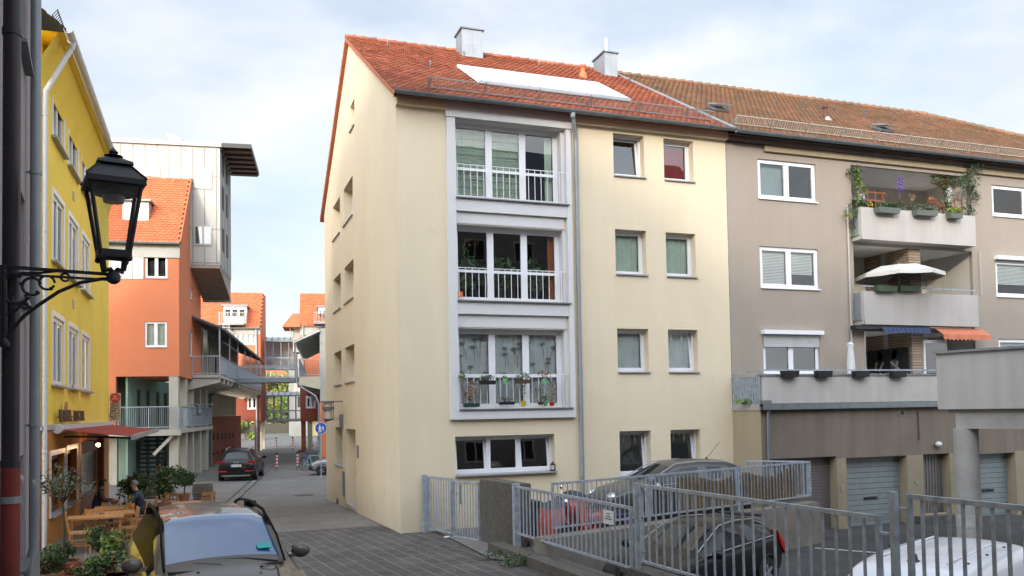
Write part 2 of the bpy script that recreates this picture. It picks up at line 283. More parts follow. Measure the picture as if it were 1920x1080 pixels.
THINGS = []
def tag(o, label, cat, group=None, kind=None):
    if label: o['label'] = label
    if cat: o['category'] = cat
    if group: o['group'] = group
    if kind: o['kind'] = kind
    if o not in THINGS: THINGS.append(o)
    return o
def thing(name, label, cat, frame=None, group=None, loc=(0, 0, 0), rz=0.0):
    o = bpy.data.objects.new(name, None); COL.objects.link(o); o.empty_display_size = 0.2
    if frame: o.location = frame.o; o.rotation_euler = (0, 0, -R_(frame.deg))
    else: o.location = loc; o.rotation_euler = (0, 0, rz)
    return tag(o, label, cat, group)
def struct(o): o['kind'] = 'structure'; return o
def put(o, frame):
    o.location = frame.o; o.rotation_euler = (0, 0, -R_(frame.deg)); return o
def kids(o): return [c for c in bpy.data.objects if c.parent == o]
def dup(root, loc, rz, label=None, group=None, scale=None):
    r = root.copy(); COL.objects.link(r); r.location = loc; r.rotation_euler = (0, 0, rz)
    if scale: r.scale = (scale,) * 3
    if label: r['label'] = label
    if group: r['group'] = group
    for ch in kids(root):
        c = ch.copy(); COL.objects.link(c); c.parent = r
        for g in kids(ch): d = g.copy(); COL.objects.link(d); d.parent = c
    THINGS.append(r); return r

# ------------------------------------------------------------------ walls with openings
class Wall:
    """faces: '-v' towards the viewer, '-u' to the left, '+u' to the right; a runs along the wall, d outwards"""
    def __init__(s, fr, face, c): s.fr = fr; s.face = face; s.c = c
    def p(s, a, d, z): return {'-v': (a, s.c - d, z), '-u': (s.c - d, a, z), '+u': (s.c + d, a, z)}[s.face]
    def px(s, x, y, d=0.0):
        q = s.fr.onv(x, y, s.c - d) if s.face == '-v' else s.fr.onu(x, y, s.c - d if s.face == '-u' else s.c + d)
        return (q.x if s.face == '-v' else q.y), q.z
    def rect(s, x0, y0, x1, y1, d=0.0):
        a0, z1 = s.px(x0, y0, d); a1, z0 = s.px(x1, y1, d); return (min(a0, a1), max(a0, a1), min(z0, z1), max(z0, z1))
    def box(s, mb, a0, a1, d0, d1, z0, z1, mi=0):
        p = s.p(a0, d0, z0); q = s.p(a1, d1, z1); return mb.box(p[0], q[0], p[1], q[1], p[2], q[2], mi)
    def beam(s, mb, A, B, w_, h=None, mi=0): return mb.beam(s.p(*A), s.p(*B), w_, h, mi)
    def wall(s, mb, outline, holes, depth=0.25, mi=0, mr=None):
        bm = bmesh.new(); f = bm.faces.new([bm.verts.new((a, 0, z)) for a, z in outline])
        for (a0, a1, z0, z1) in holes:
            for co, no in (((a0, 0, 0), (1, 0, 0)), ((a1, 0, 0), (1, 0, 0)), ((0, 0, z0), (0, 0, 1)), ((0, 0, z1), (0, 0, 1))):
                bmesh.ops.bisect_plane(bm, geom=bm.verts[:] + bm.edges[:] + bm.faces[:], plane_co=co, plane_no=no, dist=1e-5)
        kill = [f for f in bm.faces if any(a0 < f.calc_center_median().x < a1 and z0 < f.calc_center_median().z < z1 for a0, a1, z0, z1 in holes)]
        bmesh.ops.delete(bm, geom=kill, context='FACES')
        bm.verts.index_update()
        mb.add([s.p(v.co.x, 0, v.co.z) for v in bm.verts], [[v.index for v in f.verts] for f in bm.faces], mi); bm.free()
        for h in holes:
            a0, a1, z0, z1 = h; C = [(a0, z0), (a1, z0), (a1, z1), (a0, z1)]
            for i in range(4):
                A, B = C[i], C[(i + 1) % 4]
                mb.add([s.p(A[0], 0, A[1]), s.p(B[0], 0, B[1]), s.p(B[0], -depth, B[1]), s.p(A[0], -depth, A[1])], [(0, 1, 2, 3)], mi if mr is None else mr)

def curtain(W, root, a0, a1, z0, z1, d, m, wav=0.025, nm='curtain'):
    mb = MB(); n = max(4, int((a1 - a0) / 0.05)); vs_ = []
    for i in range(n + 1):
        a = a0 + (a1 - a0) * i / n; dd = d + wav * math.sin(i * 1.9) * (0.6 + 0.4 * math.sin(i * .7)); vs_ += [W.p(a, dd, z0), W.p(a, dd, z1)]
    mb.add(vs_, [(2 * i, 2 * i + 1, 2 * i + 3, 2 * i + 2) for i in range(n)]); return mb.build(nm, m, root, True)
def blind(W, root, a0, a1, z0, z1, d, m):
    mb = MB(); z = z1
    while z > z0: W.box(mb, a0, a1, d, d + 0.012, z - 0.032, z); z -= 0.045
    return mb.build('blind', m, root)
def window(W, root, rect, depth=0.22, cols=1, fw=0.06, sw=0.055, mull=None, transom=None, tilt=(), cur=None, sill=True, glass=None, frame_m=None, sill_m=None, sill_out=0.05, sash=True, sill_t=0.035, low_glass=True, room=True):
    """frame, sashes with panes, sill, whatever hangs behind the glass"""
    a0, a1, z0, z1 = rect; fm = frame_m or M_WHITE; mb = MB(); D = -depth
    if sill: z0 = z0 + sill_t
    W.box(mb, a0, a0 + fw, D - .06, D, z0, z1); W.box(mb, a1 - fw, a1, D - .06, D, z0, z1); W.box(mb, a0 + fw, a1 - fw, D - .06, D, z1 - fw, z1); W.box(mb, a0 + fw, a1 - fw, D - .06, D, z0, z0 + fw)
    ia0, ia1 = a0 + fw, a1 - fw; cw = (ia1 - ia0) / cols
    w_ = MB()
    for i in range(1, cols): W.box(mb, ia0 + cw * i - .03, ia0 + cw * i + .03, D - .055, D + .004, z0 + fw, z1 - fw)
    o = None; panes = []
    for i in range(cols):
        c0 = ia0 + cw * i + (.03 if i else 0); c1 = ia0 + cw * (i + 1) - (.03 if i < cols - 1 else 0); b0, b1 = z0 + fw, z1 - fw
        t = 0.10 if i in tilt else 0.0; k = sw if sash else 0.0; H = b1 - b0
        def P(a, z, dd): return W.p(a, D - .012 + dd - t * (z - b0) / max(H, .1), z)
        pm = MB()
        if sash:
            for (A, B) in (((c0, b0), (c1, b0 + k)), ((c0, b1 - k), (c1, b1)), ((c0, b0 + k), (c0 + k, b1 - k)), ((c1 - k, b0 + k), (c1, b1 - k))):
                q = [P(A[0], A[1], -.04), P(B[0], A[1], -.04), P(B[0], B[1], -.04), P(A[0], B[1], -.04), P(A[0], A[1], .015), P(B[0], A[1], .015), P(B[0], B[1], .015), P(A[0], B[1], .015)]
                mb.add(q, [(0, 1, 2, 3), (4, 5, 6, 7), (0, 1, 5, 4), (1, 2, 6, 5), (2, 3, 7, 6), (3, 0, 4, 7)])
            if transom is not None: W.box(mb, c0 + k, c1 - k, D - .05, D + .004, transom - .035, transom + .035)
        pm.add([P(c0 + k, b0 + k, -.015), P(c1 - k, b0 + k, -.015), P(c1 - k, b1 - k, -.015), P(c0 + k, b1 - k, -.015)], [(0, 1, 2, 3)])
        panes.append((pm, (c0 + k, c1 - k, b0 + k, b1 - k)))
    o = mb.build('window', fm, root)
    for i, (pm, r) in enumerate(panes):
        pm.build('pane', (glass[i] if isinstance(glass, (list, tuple)) else glass) or M_GLASS, o)
        c = cur[i] if isinstance(cur, (list, tuple)) else cur
        if c: curtain(W, o, r[0] - .02, r[1] + .02, r[2] - .04, r[3] + .05, D - .12, c)
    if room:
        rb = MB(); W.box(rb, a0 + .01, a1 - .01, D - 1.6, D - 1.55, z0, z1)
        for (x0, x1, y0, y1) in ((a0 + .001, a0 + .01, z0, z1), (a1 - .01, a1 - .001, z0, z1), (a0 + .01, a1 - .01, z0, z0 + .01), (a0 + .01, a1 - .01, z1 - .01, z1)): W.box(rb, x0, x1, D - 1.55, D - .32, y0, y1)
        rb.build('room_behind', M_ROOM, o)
    if sill:
        sb = MB(); W.box(sb, a0 + .002, a1 + .03, D, sill_out, rect[2], rect[2] + sill_t - .002); sb.build('sill', sill_m or M_SILL, o)
    return o

# ------------------------------------------------------------------ tiled roof slope: O eave corner, A along the eave, S up the slope
def tiles(mb, O, A, S, poly, tw=0.19, te=0.165, mi=0, seed=3, th=0.022):
    O = Vector(O); A = Vector(A).normalized(); S = Vector(S).normalized(); Nn = A.cross(S).normalized(); r = random.Random(seed)
    if Nn.z < 0: Nn = -Nn
    def inside(x, y):
        c = False; n = len(poly)
        for i in range(n):
            x1, y1 = poly[i]; x2, y2 = poly[(i + 1) % n]
            if (y1 > y) != (y2 > y) and x < (x2 - x1) * (y - y1) / (y2 - y1) + x1: c = not c
        return c
    xs = [p[0] for p in poly]; ys = [p[1] for p in poly]; row = 0; t = min(ys)
    while t < max(ys) - .02:
        s_ = min(xs) + (tw / 2 if row % 2 else 0) - tw / 2
        while s_ < max(xs):
            if inside(s_ + tw / 2, t + te * .5):
                j = r.uniform(-.004, .004); l = te * 1.25; lift = th + r.uniform(0, .005); x0, x1 = max(s_ + .004, min(xs)), min(s_ + tw - .004, max(xs)); xm = (x0 + x1) / 2; q = (x1 - x0) / 2
                P = [(x0, t + te * .26 + j), (xm - q * .62, t + te * .06 + j), (xm, t - te * .03 + j), (xm + q * .62, t + te * .06 + j), (x1, t + te * .26 + j), (x1, t + l), (x0, t + l)]
                top = [O + A * a + S * b + Nn * (lift * (1 - (b - t) / l) + .012) for a, b in P]
                bot = [v - Nn * (th * .9) for v in top[:5]]
                mb.add(top + bot, [(0, 1, 2, 3, 4, 5, 6), (7, 8, 1, 0), (8, 9, 2, 1), (9, 10, 3, 2), (10, 11, 4, 3)], mi)
            s_ += tw
        t += te; row += 1
def half_pipe(mb, p, q, r, mi=0, seg=8, ext=Vector((0, 0, 1)), th=0.008):
    p = Vector(p); q = Vector(q); d = (q - p).normalized(); side = d.cross(ext).normalized(); up = side.cross(d); n = seg + 1; vs_ = []
    for rr in (r, r - th):
        for c in (p, q):
            for i in range(n): a = math.pi * (1 + i / seg); vs_.append(c + side * math.cos(a) * rr + up * math.sin(a) * rr)
    fs = []
    for b in (0, 2 * n):
        for i in range(seg): fs.append((b + i, b + i + 1, b + n + i + 1, b + n + i))
    for i in (0, seg): fs.append((i, n + i, 3 * n + i, 2 * n + i))
    for i in range(seg): fs.append((i, i + 1, 2 * n + i + 1, 2 * n + i)); fs.append((n + i, n + i + 1, 3 * n + i + 1, 3 * n + i))
    mb.add(vs_, fs, mi)
    L = (q - p).length; k = 0.9
    while k < L:
        c = p + d * k; mb.add([c + side * math.cos(math.pi * (1 + i / seg)) * (r + .006) + up * math.sin(math.pi * (1 + i / seg)) * (r + .006) + d * e for e in (-.02, .02) for i in range(n)], [(i, i + 1, n + i + 1, n + i) for i in range(seg)], mi); k += 1.35
def text_mesh(txt, size, depth=0.004, bold=0.0, spacing=1.0, sx=1.0):
    cu = bpy.data.curves.new('t', 'FONT'); cu.body = txt; cu.size = size; cu.extrude = depth; cu.align_x = 'CENTER'; cu.align_y = 'CENTER'; cu.offset = bold; cu.space_character = spacing; cu.resolution_u = 3
    o = bpy.data.objects.new('t', cu); COL.objects.link(o); dg = bpy.context.evaluated_depsgraph_get(); me = o.evaluated_get(dg).to_mesh()
    vs_ = [(v.co.x * sx, v.co.y, v.co.z) for v in me.vertices]; fs = [list(p.vertices) for p in me.polygons]; o.evaluated_get(dg).to_mesh_clear(); bpy.data.objects.remove(o); bpy.data.curves.remove(cu); return vs_, fs
def add_text(mb, txt, size, M, mi=0, **k): vs_, fs = text_mesh(txt, size, **k); mb.add([M @ Vector(p) for p in vs_], fs, mi)
def axes(o, x, y):
    x = Vector(x).normalized(); y = Vector(y).normalized(); z = x.cross(y); M = Matrix((x, y, z)).transposed().to_4x4(); M.translation = Vector(o); return M
# ================================================================== CREAM HOUSE
CF = Frame(4.45, 20.5, 0)
cream = thing('apartment_house', 'cream plastered apartment house with red tiled gable roof and tall white framed window bay', 'house', CF)
FW = Wall(CF, '-v', 0); GW = Wall(CF, '-u', 0)
CW, CDp, EZ, RV, RZ = 9.62, 13.7, 10.95, 7.1, 15.25
small = []
C1, C2 = (6.02, 6.97), (7.59, 8.54)
rows = [(9.31, 10.51), (6.60, 7.86), (3.93, 5.14), (1.10, 2.35)]
for zr in rows:
    for c in (C1, C2): small.append((c[0], c[1], zr[0], zr[1]))
BA0, BA1 = 1.50, 4.56
BAY = [(8.41, 10.44), (5.78, 7.74), (3.02, 5.08)]
GWIN = (1.41, 4.12, 1.33, 2.33)
mb = MB(); FW.wall(mb, [(0, 0), (CW, 0), (CW, EZ), (0, EZ)], small + [GWIN] + [(BA0, BA1, z0, z1) for z0, z1 in BAY], 0.25)
mb.add([FW.p(CW, 0, 0), (CW, CDp, 0), (CW, CDp, EZ), FW.p(CW, 0, EZ)], [(0, 1, 2, 3)]); mb.add([(0, CDp, 0), (CW, CDp, 0), (CW, CDp, EZ), (0, CDp, EZ)], [(0, 1, 2, 3)])
mb.build('front_wall', M_CREAM, cream)
GA, GB = (9.45, 11.25), (6.65, 8.62)
gholes = []
for z0, z1 in ((9.37, 10.66), (6.68, 7.95), (3.97, 5.2)): gholes += [(GA[0], GA[1], z0, z1), (GB[0], GB[1], z0, z1)]
gholes += [(9.45, 11.15, 1.08, 2.46), (6.6, 8.62, -0.1, 2.44), (6.15, 7.0, 12.15, 13.0)]
mb = MB(); GW.wall(mb, [(0, -0.6), (CDp, -0.6), (CDp, EZ), (RV, RZ), (0, EZ)], gholes, 0.33); mb.build('gable_wall', M_CREAM, cream)
gcur = [None, M_CURT_WHITE, None, None, M_CURT_WHITE, None, M_CURT_GREY]
for i, h in enumerate(gholes):
    if i == 7: continue
    window(GW, cream, h, 0.30, 1, cur=gcur[i] if i < 7 else None)
# street door in its deep reveal
mb = MB(); GW.box(mb, 6.65, 8.6, -.36, -.32, -.1, 2.44, 0); GW.box(mb, 6.95, 8.3, -.32, -.30, -.1, 2.2, 1); d_ = mb.build('door', [M_WHITE, M_BROWNWOOD], cream)
mb = MB(); GW.box(mb, 8.1, 8.16, -.30, -.24, .8, 1.2); mb.build('handle', M_ZINC, d_)
mb = MB(); GW.box(mb, 6.6, 8.7, -.3, .05, -.14, -.05); mb.build('door_step', M_CONC, cream)
mb = MB(); r_ = GW.rect(669, 829, 671.5, 838); GW.box(mb, 6.05, 6.25, 0, .03, 1.55, 1.95); mb.build('bell_plate', M_ZINC_D, cream)
mb = MB(); GW.box(mb, 8.95, 9.3, 0, .04, .1, .95); mb.build('meter_hatch', M_ZINC_D, cream)
mb = MB(); GW.box(mb, 10.5, 10.95, 0, .012, -.35, -.15, 1); GW.box(mb, 10.44, 11.0, 0, .008, -.40, -.10, 0); mb.build('cellar_vent', [M_BALC, M_BLACK], cream)
ccur = [None, M_CURT_RED, M_CURT_GREEN, M_CURT_GREEN, M_CURT_WHITE, M_CURT_WHITE, M_CURT_GREY, M_CURT_GREY]
for i, h in enumerate(small):
    window(FW, cream, h, 0.24, 1, tilt=(0,) if i in (0, 5, 6, 7) else (), cur=ccur[i], glass=M_GLASS_D if i in (0, 6, 7) else mat_glass('half_dark_glass', (.6, .6, .6), .06) if i == 1 else None, sill_out=.06)
window(FW, cream, GWIN, 0.24, 3, tilt=(0, 2), glass=M_GLASS_D, sill_out=.12, cur=None)
# --- the white framed bay
mb = MB(); P0 = .12
FW.box(mb, 1.28, BA0, 0, P0, 2.76, 10.44); FW.box(mb, BA1, 4.70, 0, P0, 2.76, 10.44); FW.box(mb, 1.26, 4.72, 0, P0 + .03, 10.44, 10.86); FW.box(mb, BA0, BA1, 0, P0, 2.76, 2.99)
for (zt, zb) in ((8.38, 7.76), (5.75, 5.10)):
    FW.box(mb, BA0, BA1, -.02, P0 - .02, zt - .32, zt); FW.box(mb, BA0, BA1 - .06, -.02, P0 - .1, zb, zt - .32)
mb.build('bay_frame', M_BAY, cream)
for k, (z0, z1) in enumerate(BAY):
    tz = z0 + (z1 - z0) * 0.41
    cu = [[M_CURT_GREEN, M_CURT_GREEN, None], [None, None, None], [M_CURT_WHITE] * 3][k]
    wo = window(FW, cream, (BA0, BA1 - .1, z0, z1), 0.26, 3, fw=.07, sw=.06, transom=tz, cur=cu, sill=False)
    mb = MB(); FW.box(mb, BA0, BA1 - .1, -.26, -.001, z1 - .012, z1 - .002); FW.box(mb, BA0 + .002, BA0 + .012, -.26, -.001, z0, z1 - .012); mb.build('soffit', M_BAY, wo)
    if k == 1: curtain(FW, wo, BA1 - .38, BA1 - .2, z0 + .1, z1 - .1, -.4, mat('orange_drape', (.45, .12, .04), .8))
    if k == 0: curtain(FW, wo, BA1 - .42, BA1 - .22, z0 + .1, z1 - .1, -.4, M_CURT_GREEN)
    mb = MB(); FW.box(mb, BA0, BA1 + .06, -.25, P0 + .05, z0 - .03, z0 - .002); mb.build('sill', M_ZINC_D, wo)
    mb = MB(); FW.box(mb, BA1 - .1, BA1, -.3, -.02, z0, z1); mb.build('reveal', M_BAY, cream)
    rl = MB(); rt, rb_ = tz + .03, z0 + .05; ra1 = BA1 - .16
    FW.beam(rl, (BA0 + .02, .05, rt), (ra1 + .12, .05, rt), .016); FW.beam(rl, (BA0 + .02, .05, rb_), (ra1, .05, rb_), .016)
    n = 17
    for i in range(n): a = BA0 + .06 + (ra1 - BA0 - .08) * i / (n - 1); FW.beam(rl, (a, .05, rb_ - .02), (a, .05, rt), .014)
    rl.build('balcony_rail', M_WHITE, cream)
# patterned curtains: flower stems on the lowest bay curtain
def stems(W, root, a0, a1, z0, z1, d, m, n, seed):
    r = random.Random(seed); mb = MB()
    for i in range(n):
        a = r.uniform(a0 + .1, a1 - .1); z = r.uniform(z0, z1 - .5); b = r.uniform(-.12, .12); h = r.uniform(.3, .5)
        mb.tube([W.p(a, d, z), W.p(a + b * .2, d, z + h * .5), W.p(a + b, d, z + h)], .006, 4)
        for k in range(7): t = R_(15 + 25 * k); W.beam(mb, (a + b, d, z + h), (a + b + .1 * math.cos(t), d, z + h + .07 * math.sin(t)), .008)
        W.beam(mb, (a + b - .07, d, z + h + .03), (a + b + .07, d, z + h + .03), .012)
    mb.build('curtain_pattern', m, root)
stems(FW, cream, BA0 + .1, BA1 - .3, 3.2, 4.9, -.325, mat('grey_print', (.24, .22, .2), .9), 34, 5)
mb = MB(); r_ = random.Random(4)
for k in range(26):
    z = 8.6 + k * .07; a = BA0 + .05
    if z > 10.3: break
    FW.beam(mb, (a, -.33, z), (BA0 + 1.85, -.33, z + .02 * math.sin(k)), .012 if k % 3 else .04, .02, k % 2)
mb.build('curtain_pattern', [mat('yellow_print', (.68, .70, .48), .9), mat('teal_print', (.52, .65, .58), .9)], cream)
# downpipe right of the bay
mb = MB(); pa = 4.86
mb.tube([FW.p(pa - .22, .42, 10.86), FW.p(pa - .2, .40, 10.66), FW.p(pa - .02, .12, 10.3), FW.p(pa, .09, 10.1), FW.p(pa, .09, .3)], .055, 10)
mb.lathe(FW.p(pa - .22, .42, 10.74), [(.06, -.1), (.09, .05), (.09, .12)], 10)
for z in (9.0, 7.0, 5.0, 3.2, 1.2): mb.lathe(FW.p(pa, .09, z), [(.063, -.02), (.063, .02)], 10)
mb.build('downpipe', M_ZINC, cream, True)
mb = MB(); FW.box(mb, 0, 1.26, 0, .16, 10.62, 10.86); FW.box(mb, 4.72, CW, 0, .16, 10.62, 10.86); mb.build('cornice', M_CREAM, cream)
# --- roof
roof = MB(); e0 = Vector((-.12, -.38, EZ - .09)); sv = Vector((0, RV + .38, RZ + .14 - EZ + .09)); SL = sv.length; s_ = sv.normalized(); LX = CW + .14
roof.add([e0, e0 + Vector((LX, 0, 0)), e0 + Vector((LX, 0, 0)) + sv, e0 + sv], [(0, 1, 2, 3)], 1)
bk = Vector((-.12, CDp + .4, EZ - .05)); top = e0 + sv
roof.add([bk, bk + Vector((LX, 0, 0)), top + Vector((LX, 0, 0)), top], [(0, 3, 2, 1)], 1)
dn = Vector((0, 0, -.16))
roof.add([e0, e0 + sv, e0 + sv + dn, e0 + dn], [(0, 1, 2, 3)], 2); roof.add([bk, top, top + dn, bk + dn], [(0, 1, 2, 3)], 2)
roof.add([e0 + dn, e0 + dn + Vector((LX, 0, 0)), Vector((LX, 0, EZ - .12)), Vector((-.12, 0, EZ - .12))], [(0, 1, 2, 3)], 2)
roof.add([top + dn, top + dn + Vector((.2, 0, 0)), e0 + dn + Vector((.2, 0, 0)), e0 + dn], [(0, 1, 2, 3)], 2); roof.add([top + dn, top + dn + Vector((.2, 0, 0)), bk + dn + Vector((.2, 0, 0)), bk + dn], [(0, 1, 2, 3)], 2)
tiles(roof, e0, (1, 0, 0), sv, [(0, 0), (LX, 0), (LX, SL), (0, SL)], seed=11)
tiles(roof, bk, (1, 0, 0), top - bk, [(0, 0), (.6, 0), (.6, (top - bk).length), (0, (top - bk).length)], seed=12)
rfo = roof.build('roof', [M_TILE, M_RUBBER, mat('verge_board', (.42, .12, .05), .7)], cream)
mb = MB(); k = 0
while k < LX: mb.tube([top + Vector((k, 0, -.02)), top + Vector((min(k + .36, LX + .02), 0, .0))], [.095, .115], 8); k += .34
mb.build('ridge_tiles', M_TILE, rfo, True)
mb = MB(); half_pipe(mb, e0 + Vector((-.02, -.08, -.02)), e0 + Vector((LX, -.08, -.02)), .085); mb.build('gutter', M_ZINC_D, cream, True)
def snow_guard(root, O, x0, x1, s_, nn, dist=.62, m=None, pan=1.5):
    mb = MB(); base = O + s_ * dist; up = Vector((0, 0, 1)); x = x0
    while x < x1 - .1:
        xe = min(x + pan, x1) - .05
        for h in (.07, .30): mb.beam(base + Vector((x, 0, 0)) + nn * h, base + Vector((xe, 0, 0)) + nn * h, .022, .03)
        k = x + .02
        while k < xe: mb.beam(base + Vector((k, 0, 0)) + nn * .07, base + Vector((k, 0, 0)) + nn * .30, .014, .024); k += .085
        for xx in (x + .06, ): mb.beam(base + Vector((xx, 0, 0)) + nn * .03, base + Vector((xx, 0, 0)) + nn * .34, .03, .03); mb.beam(base + Vector((xx, 0, 0)) + nn * .30, base + Vector((xx, 0, 0)) + s_ * .2 + nn * .03, .02)
        x += pan
    return mb.build('snow_guard', m or M_GALV, root)
nC = Vector((0, -s_.z, s_.y))
snow_guard(rfo, e0, .95, LX - .35, s_, nC, m=mat('dull_zinc_bars', (.20, .19, .185), .6, metal=.2, var=.2, vs_=6))
for x, t in ((1.2, 7.6), (3.8, 7.7), (6.5, 7.7), (9.0, 7.6), (1.9, 4.4)):
    mb = MB(); b0_ = e0 + Vector((x, 0, 0)) + s_ * t; mb.beam(b0_ + nC * .03, b0_ + nC * .16, .03); mb.beam(b0_ + nC * .15, b0_ + nC * .15 + s_ * .16, .03); mb.build('roof_hook', M_GALV, rfo)
def on_roof(px, py, O, s_, nn, frame, lift=0.0):
    d = ray(px, py); o = frame.loc(CAM); q = Vector((d.dot(frame.u), d.dot(frame.v), d.z)); P0_ = O + nn * lift
    t = (P0_ - o).dot(nn) / q.dot(nn); return o + q * t
pts = [on_roof(x, y, e0, s_, nC, CF, .12) for x, y in ((857, 121), (905, 152), (1181, 185), (1108, 152))]
mb = MB(); A_, B_, C_, D_ = pts; A_ = Vector((A_.x, A_.y, A_.z))
xl = B_.x; xr = C_.x; tb = (B_ - e0).dot(s_); tt = (A_ - e0).dot(s_); xl = min(A_.x, B_.x)
def rp(x, t, h): return Vector((e0.x + (x - e0.x), e0.y, e0.z)) + s_ * t + nC * h
q = [rp(xl, tb, .05), rp(xr, tb, .05), rp(xr, tt, .05), rp(xl, tt, .05), rp(xl, tb, .13), rp(xr, tb, .13), rp(xr, tt, .13), rp(xl, tt, .13)]
mb.add(q, [(0, 3, 2, 1), (4, 5, 6, 7), (0, 1, 5, 4), (1, 2, 6, 5), (2, 3, 7, 6), (3, 0, 4, 7)], 0)
for i in range(1, 5): x = xl + (xr - xl) * i / 5; mb.beam(rp(x, tb, .132), rp(x, tt, .132), .03, .012, 1)
mb.beam(rp(xl, tb - .02, .1), rp(xr, tb - .02, .1), .04, .09, 1)
mb.build('solar_collector', [mat('pale_cover_film', (.70, .72, .75), .35, var=.08, vs_=1.5, bump=.4, bs=4, dist=.05), M_ZINC], rfo)
def chimney(root, x, v, wx, wv, zt, cap=True, twin=False, pipe=False):
    mb = MB(); zb = RZ - 1.2; mb.box(x, x + wx, v, v + wv, zb, zt); mb.box(x - .03, x + wx + .03, v - .03, v + wv + .03, zb, RZ - .62 + .0) if False else None
    mb.box(x + wx * .5 - .006, x + wx * .5 + .006, v - .008, v, zb, zt)
    mb.box(x - .05, x + wx + .05, v - .05, v + wv + .05, zt, zt + .045, 1)
    if twin: mb.box(x - .03, x + wx - .12, v + wv, v + wv + 1.2, zb, zt - .5); mb.box(x - .07, x + wx - .08, v + wv, v + wv + 1.25, zt - .5, zt - .46, 1); mb.box(x - .034, x - .03, v + wv + .5, v + wv + .8, zt - .8, zt - .62, 2)
    o = mb.build('chimney', [M_ZINC, M_ZINC_D, M_BLACK], root)
    if pipe: p = MB(); p.lathe((x + wx * .5, v + .35, zt + .04), [(.14, 0), (.12, .1), (.07, .11), (.07, .6), (.0, .6)], 12); p.build('flue', mat('bright_steel', (.7, .7, .7), .25, metal=1), o, True)
a_, z_ = FW.px(866, 118); q1 = CF.onv(866, 47, 6.2); q2 = CF.onv(905, 47, 6.2)
chimney(rfo, q1.x, 6.2, q2.x - q1.x, .75, q1.z - .1)
q1 = CF.onv(1133, 92, 6.0); q2 = CF.onv(1157, 95, 6.0)
chimney(rfo, q1.x, 6.0, q2.x - q1.x, .9, q1.z - .1, twin=True, pipe=True)
q1 = on_roof(1093, 145, e0, s_, nC, CF)
mb = MB(); mb.lathe(q1, [(.17, -.1), (.13, .12), (.08, .2), (.08, .3), (.12, .36), (.11, .42), (0, .42)], 12); mb.build('vent_tile', mat('vent_clay', (.62, .15, .06), .6), rfo, True)

# ================================================================== GREY HOUSE with garages
GF = Frame(14.07, 20.5, 0)
grey = thing('apartment_house', 'taupe plastered apartment house with old mossy roof, balconies and a garage row', 'house', GF)
XW = Wall(GF, '-v', 0); YW = Wall(GF, '-v', -1.3)
HX = 28.62 - 14.07; GX1 = HX + 7.1
g2 = [XW.rect(1420, 297, 1531, 382), XW.rect(1424, 461, 1536, 545), XW.rect(1430, 628, 1538, 702), XW.rect(1859, 346, 1985, 416), XW.rect(1866, 488, 1992, 562), XW.rect(1872, 635, 1998, 700)]
LG = [XW.rect(1599, 300, 1812, 452)]
la0 = 18.55 - 14.07; la1 = 23.35 - 14.07
LOGS = [(la0, la1, 8.03, 10.30), (la0, la1, 5.33, 7.85), (la0 + .35, la1, 3.05, 5.2)]
mb = MB(); XW.wall(mb, [(0, -.6), (GX1, -.6), (GX1, EZ - .1), (0, EZ - .1)], g2, 0.2) if False else None
XW.wall(mb, [(0.012, -.6), (GX1, -.6), (GX1, EZ - .1), (0.012, EZ - .1)], g2 + LOGS, 0.12)
mb.add([(GX1, 0, -.6), (GX1, 14, -.6), (GX1, 14, EZ), (GX1, 0, EZ)], [(0, 1, 2, 3)]); mb.add([(.012, 14, -.6), (GX1, 14, -.6), (GX1, 14, EZ), (.012, 14, EZ)], [(0, 1, 2, 3)])
mb.build('front_wall', M_GREY, grey)
for i, h in enumerate(g2):
    wo = window(XW, grey, h, 0.05, 2, cur=None, glass=M_GLASS if i != 2 else M_GLASS_D, sill_out=.05, sill_m=M_WHITE, room=True)
    a0, a1, z0, z1 = h; am = (a0 + a1) / 2
    if i == 0: curtain(XW, wo, a0 + .1, am - .05, z0 + .1, z1 - .08, -.2, mat('teal_shade', (.24, .30, .30), .9), .01); blind_m = None
    if i == 1: blind(XW, wo, a0 + .12, am - .08, z0 + .15, z1 - .1, -.16, M_CURT_WHITE); blind(XW, wo, am + .08, a1 - .12, z0 + .5, z1 - .1, -.16, M_CURT_WHITE)
    if i == 4: blind(XW, wo, a0 + .12, a1 - .1, z0 + .45, z1 - .1, -.14, M_CURT_WHITE)
    if i == 5: blind(XW, wo, a0 + .12, a1 - .1, z0 + .2, z1 - .1, -.14, M_CURT_WHITE)
    if i in (2, 4):
        mb = MB(); XW.box(mb, a0 - .06, a1 + .06, 0, .16, z1 + .02, z1 + .14); mb.build('shutter_box', M_WHITE, wo)
    if i == 2:
        mb = MB(); z = z1
        while z > z1 - .3: XW.box(mb, a0 + .02, a1 - .02, 0, .02, z - .045, z); z -= .05
        mb.build('roller_shutter', mat('shutter_grey', (.5, .5, .5), .5), wo)
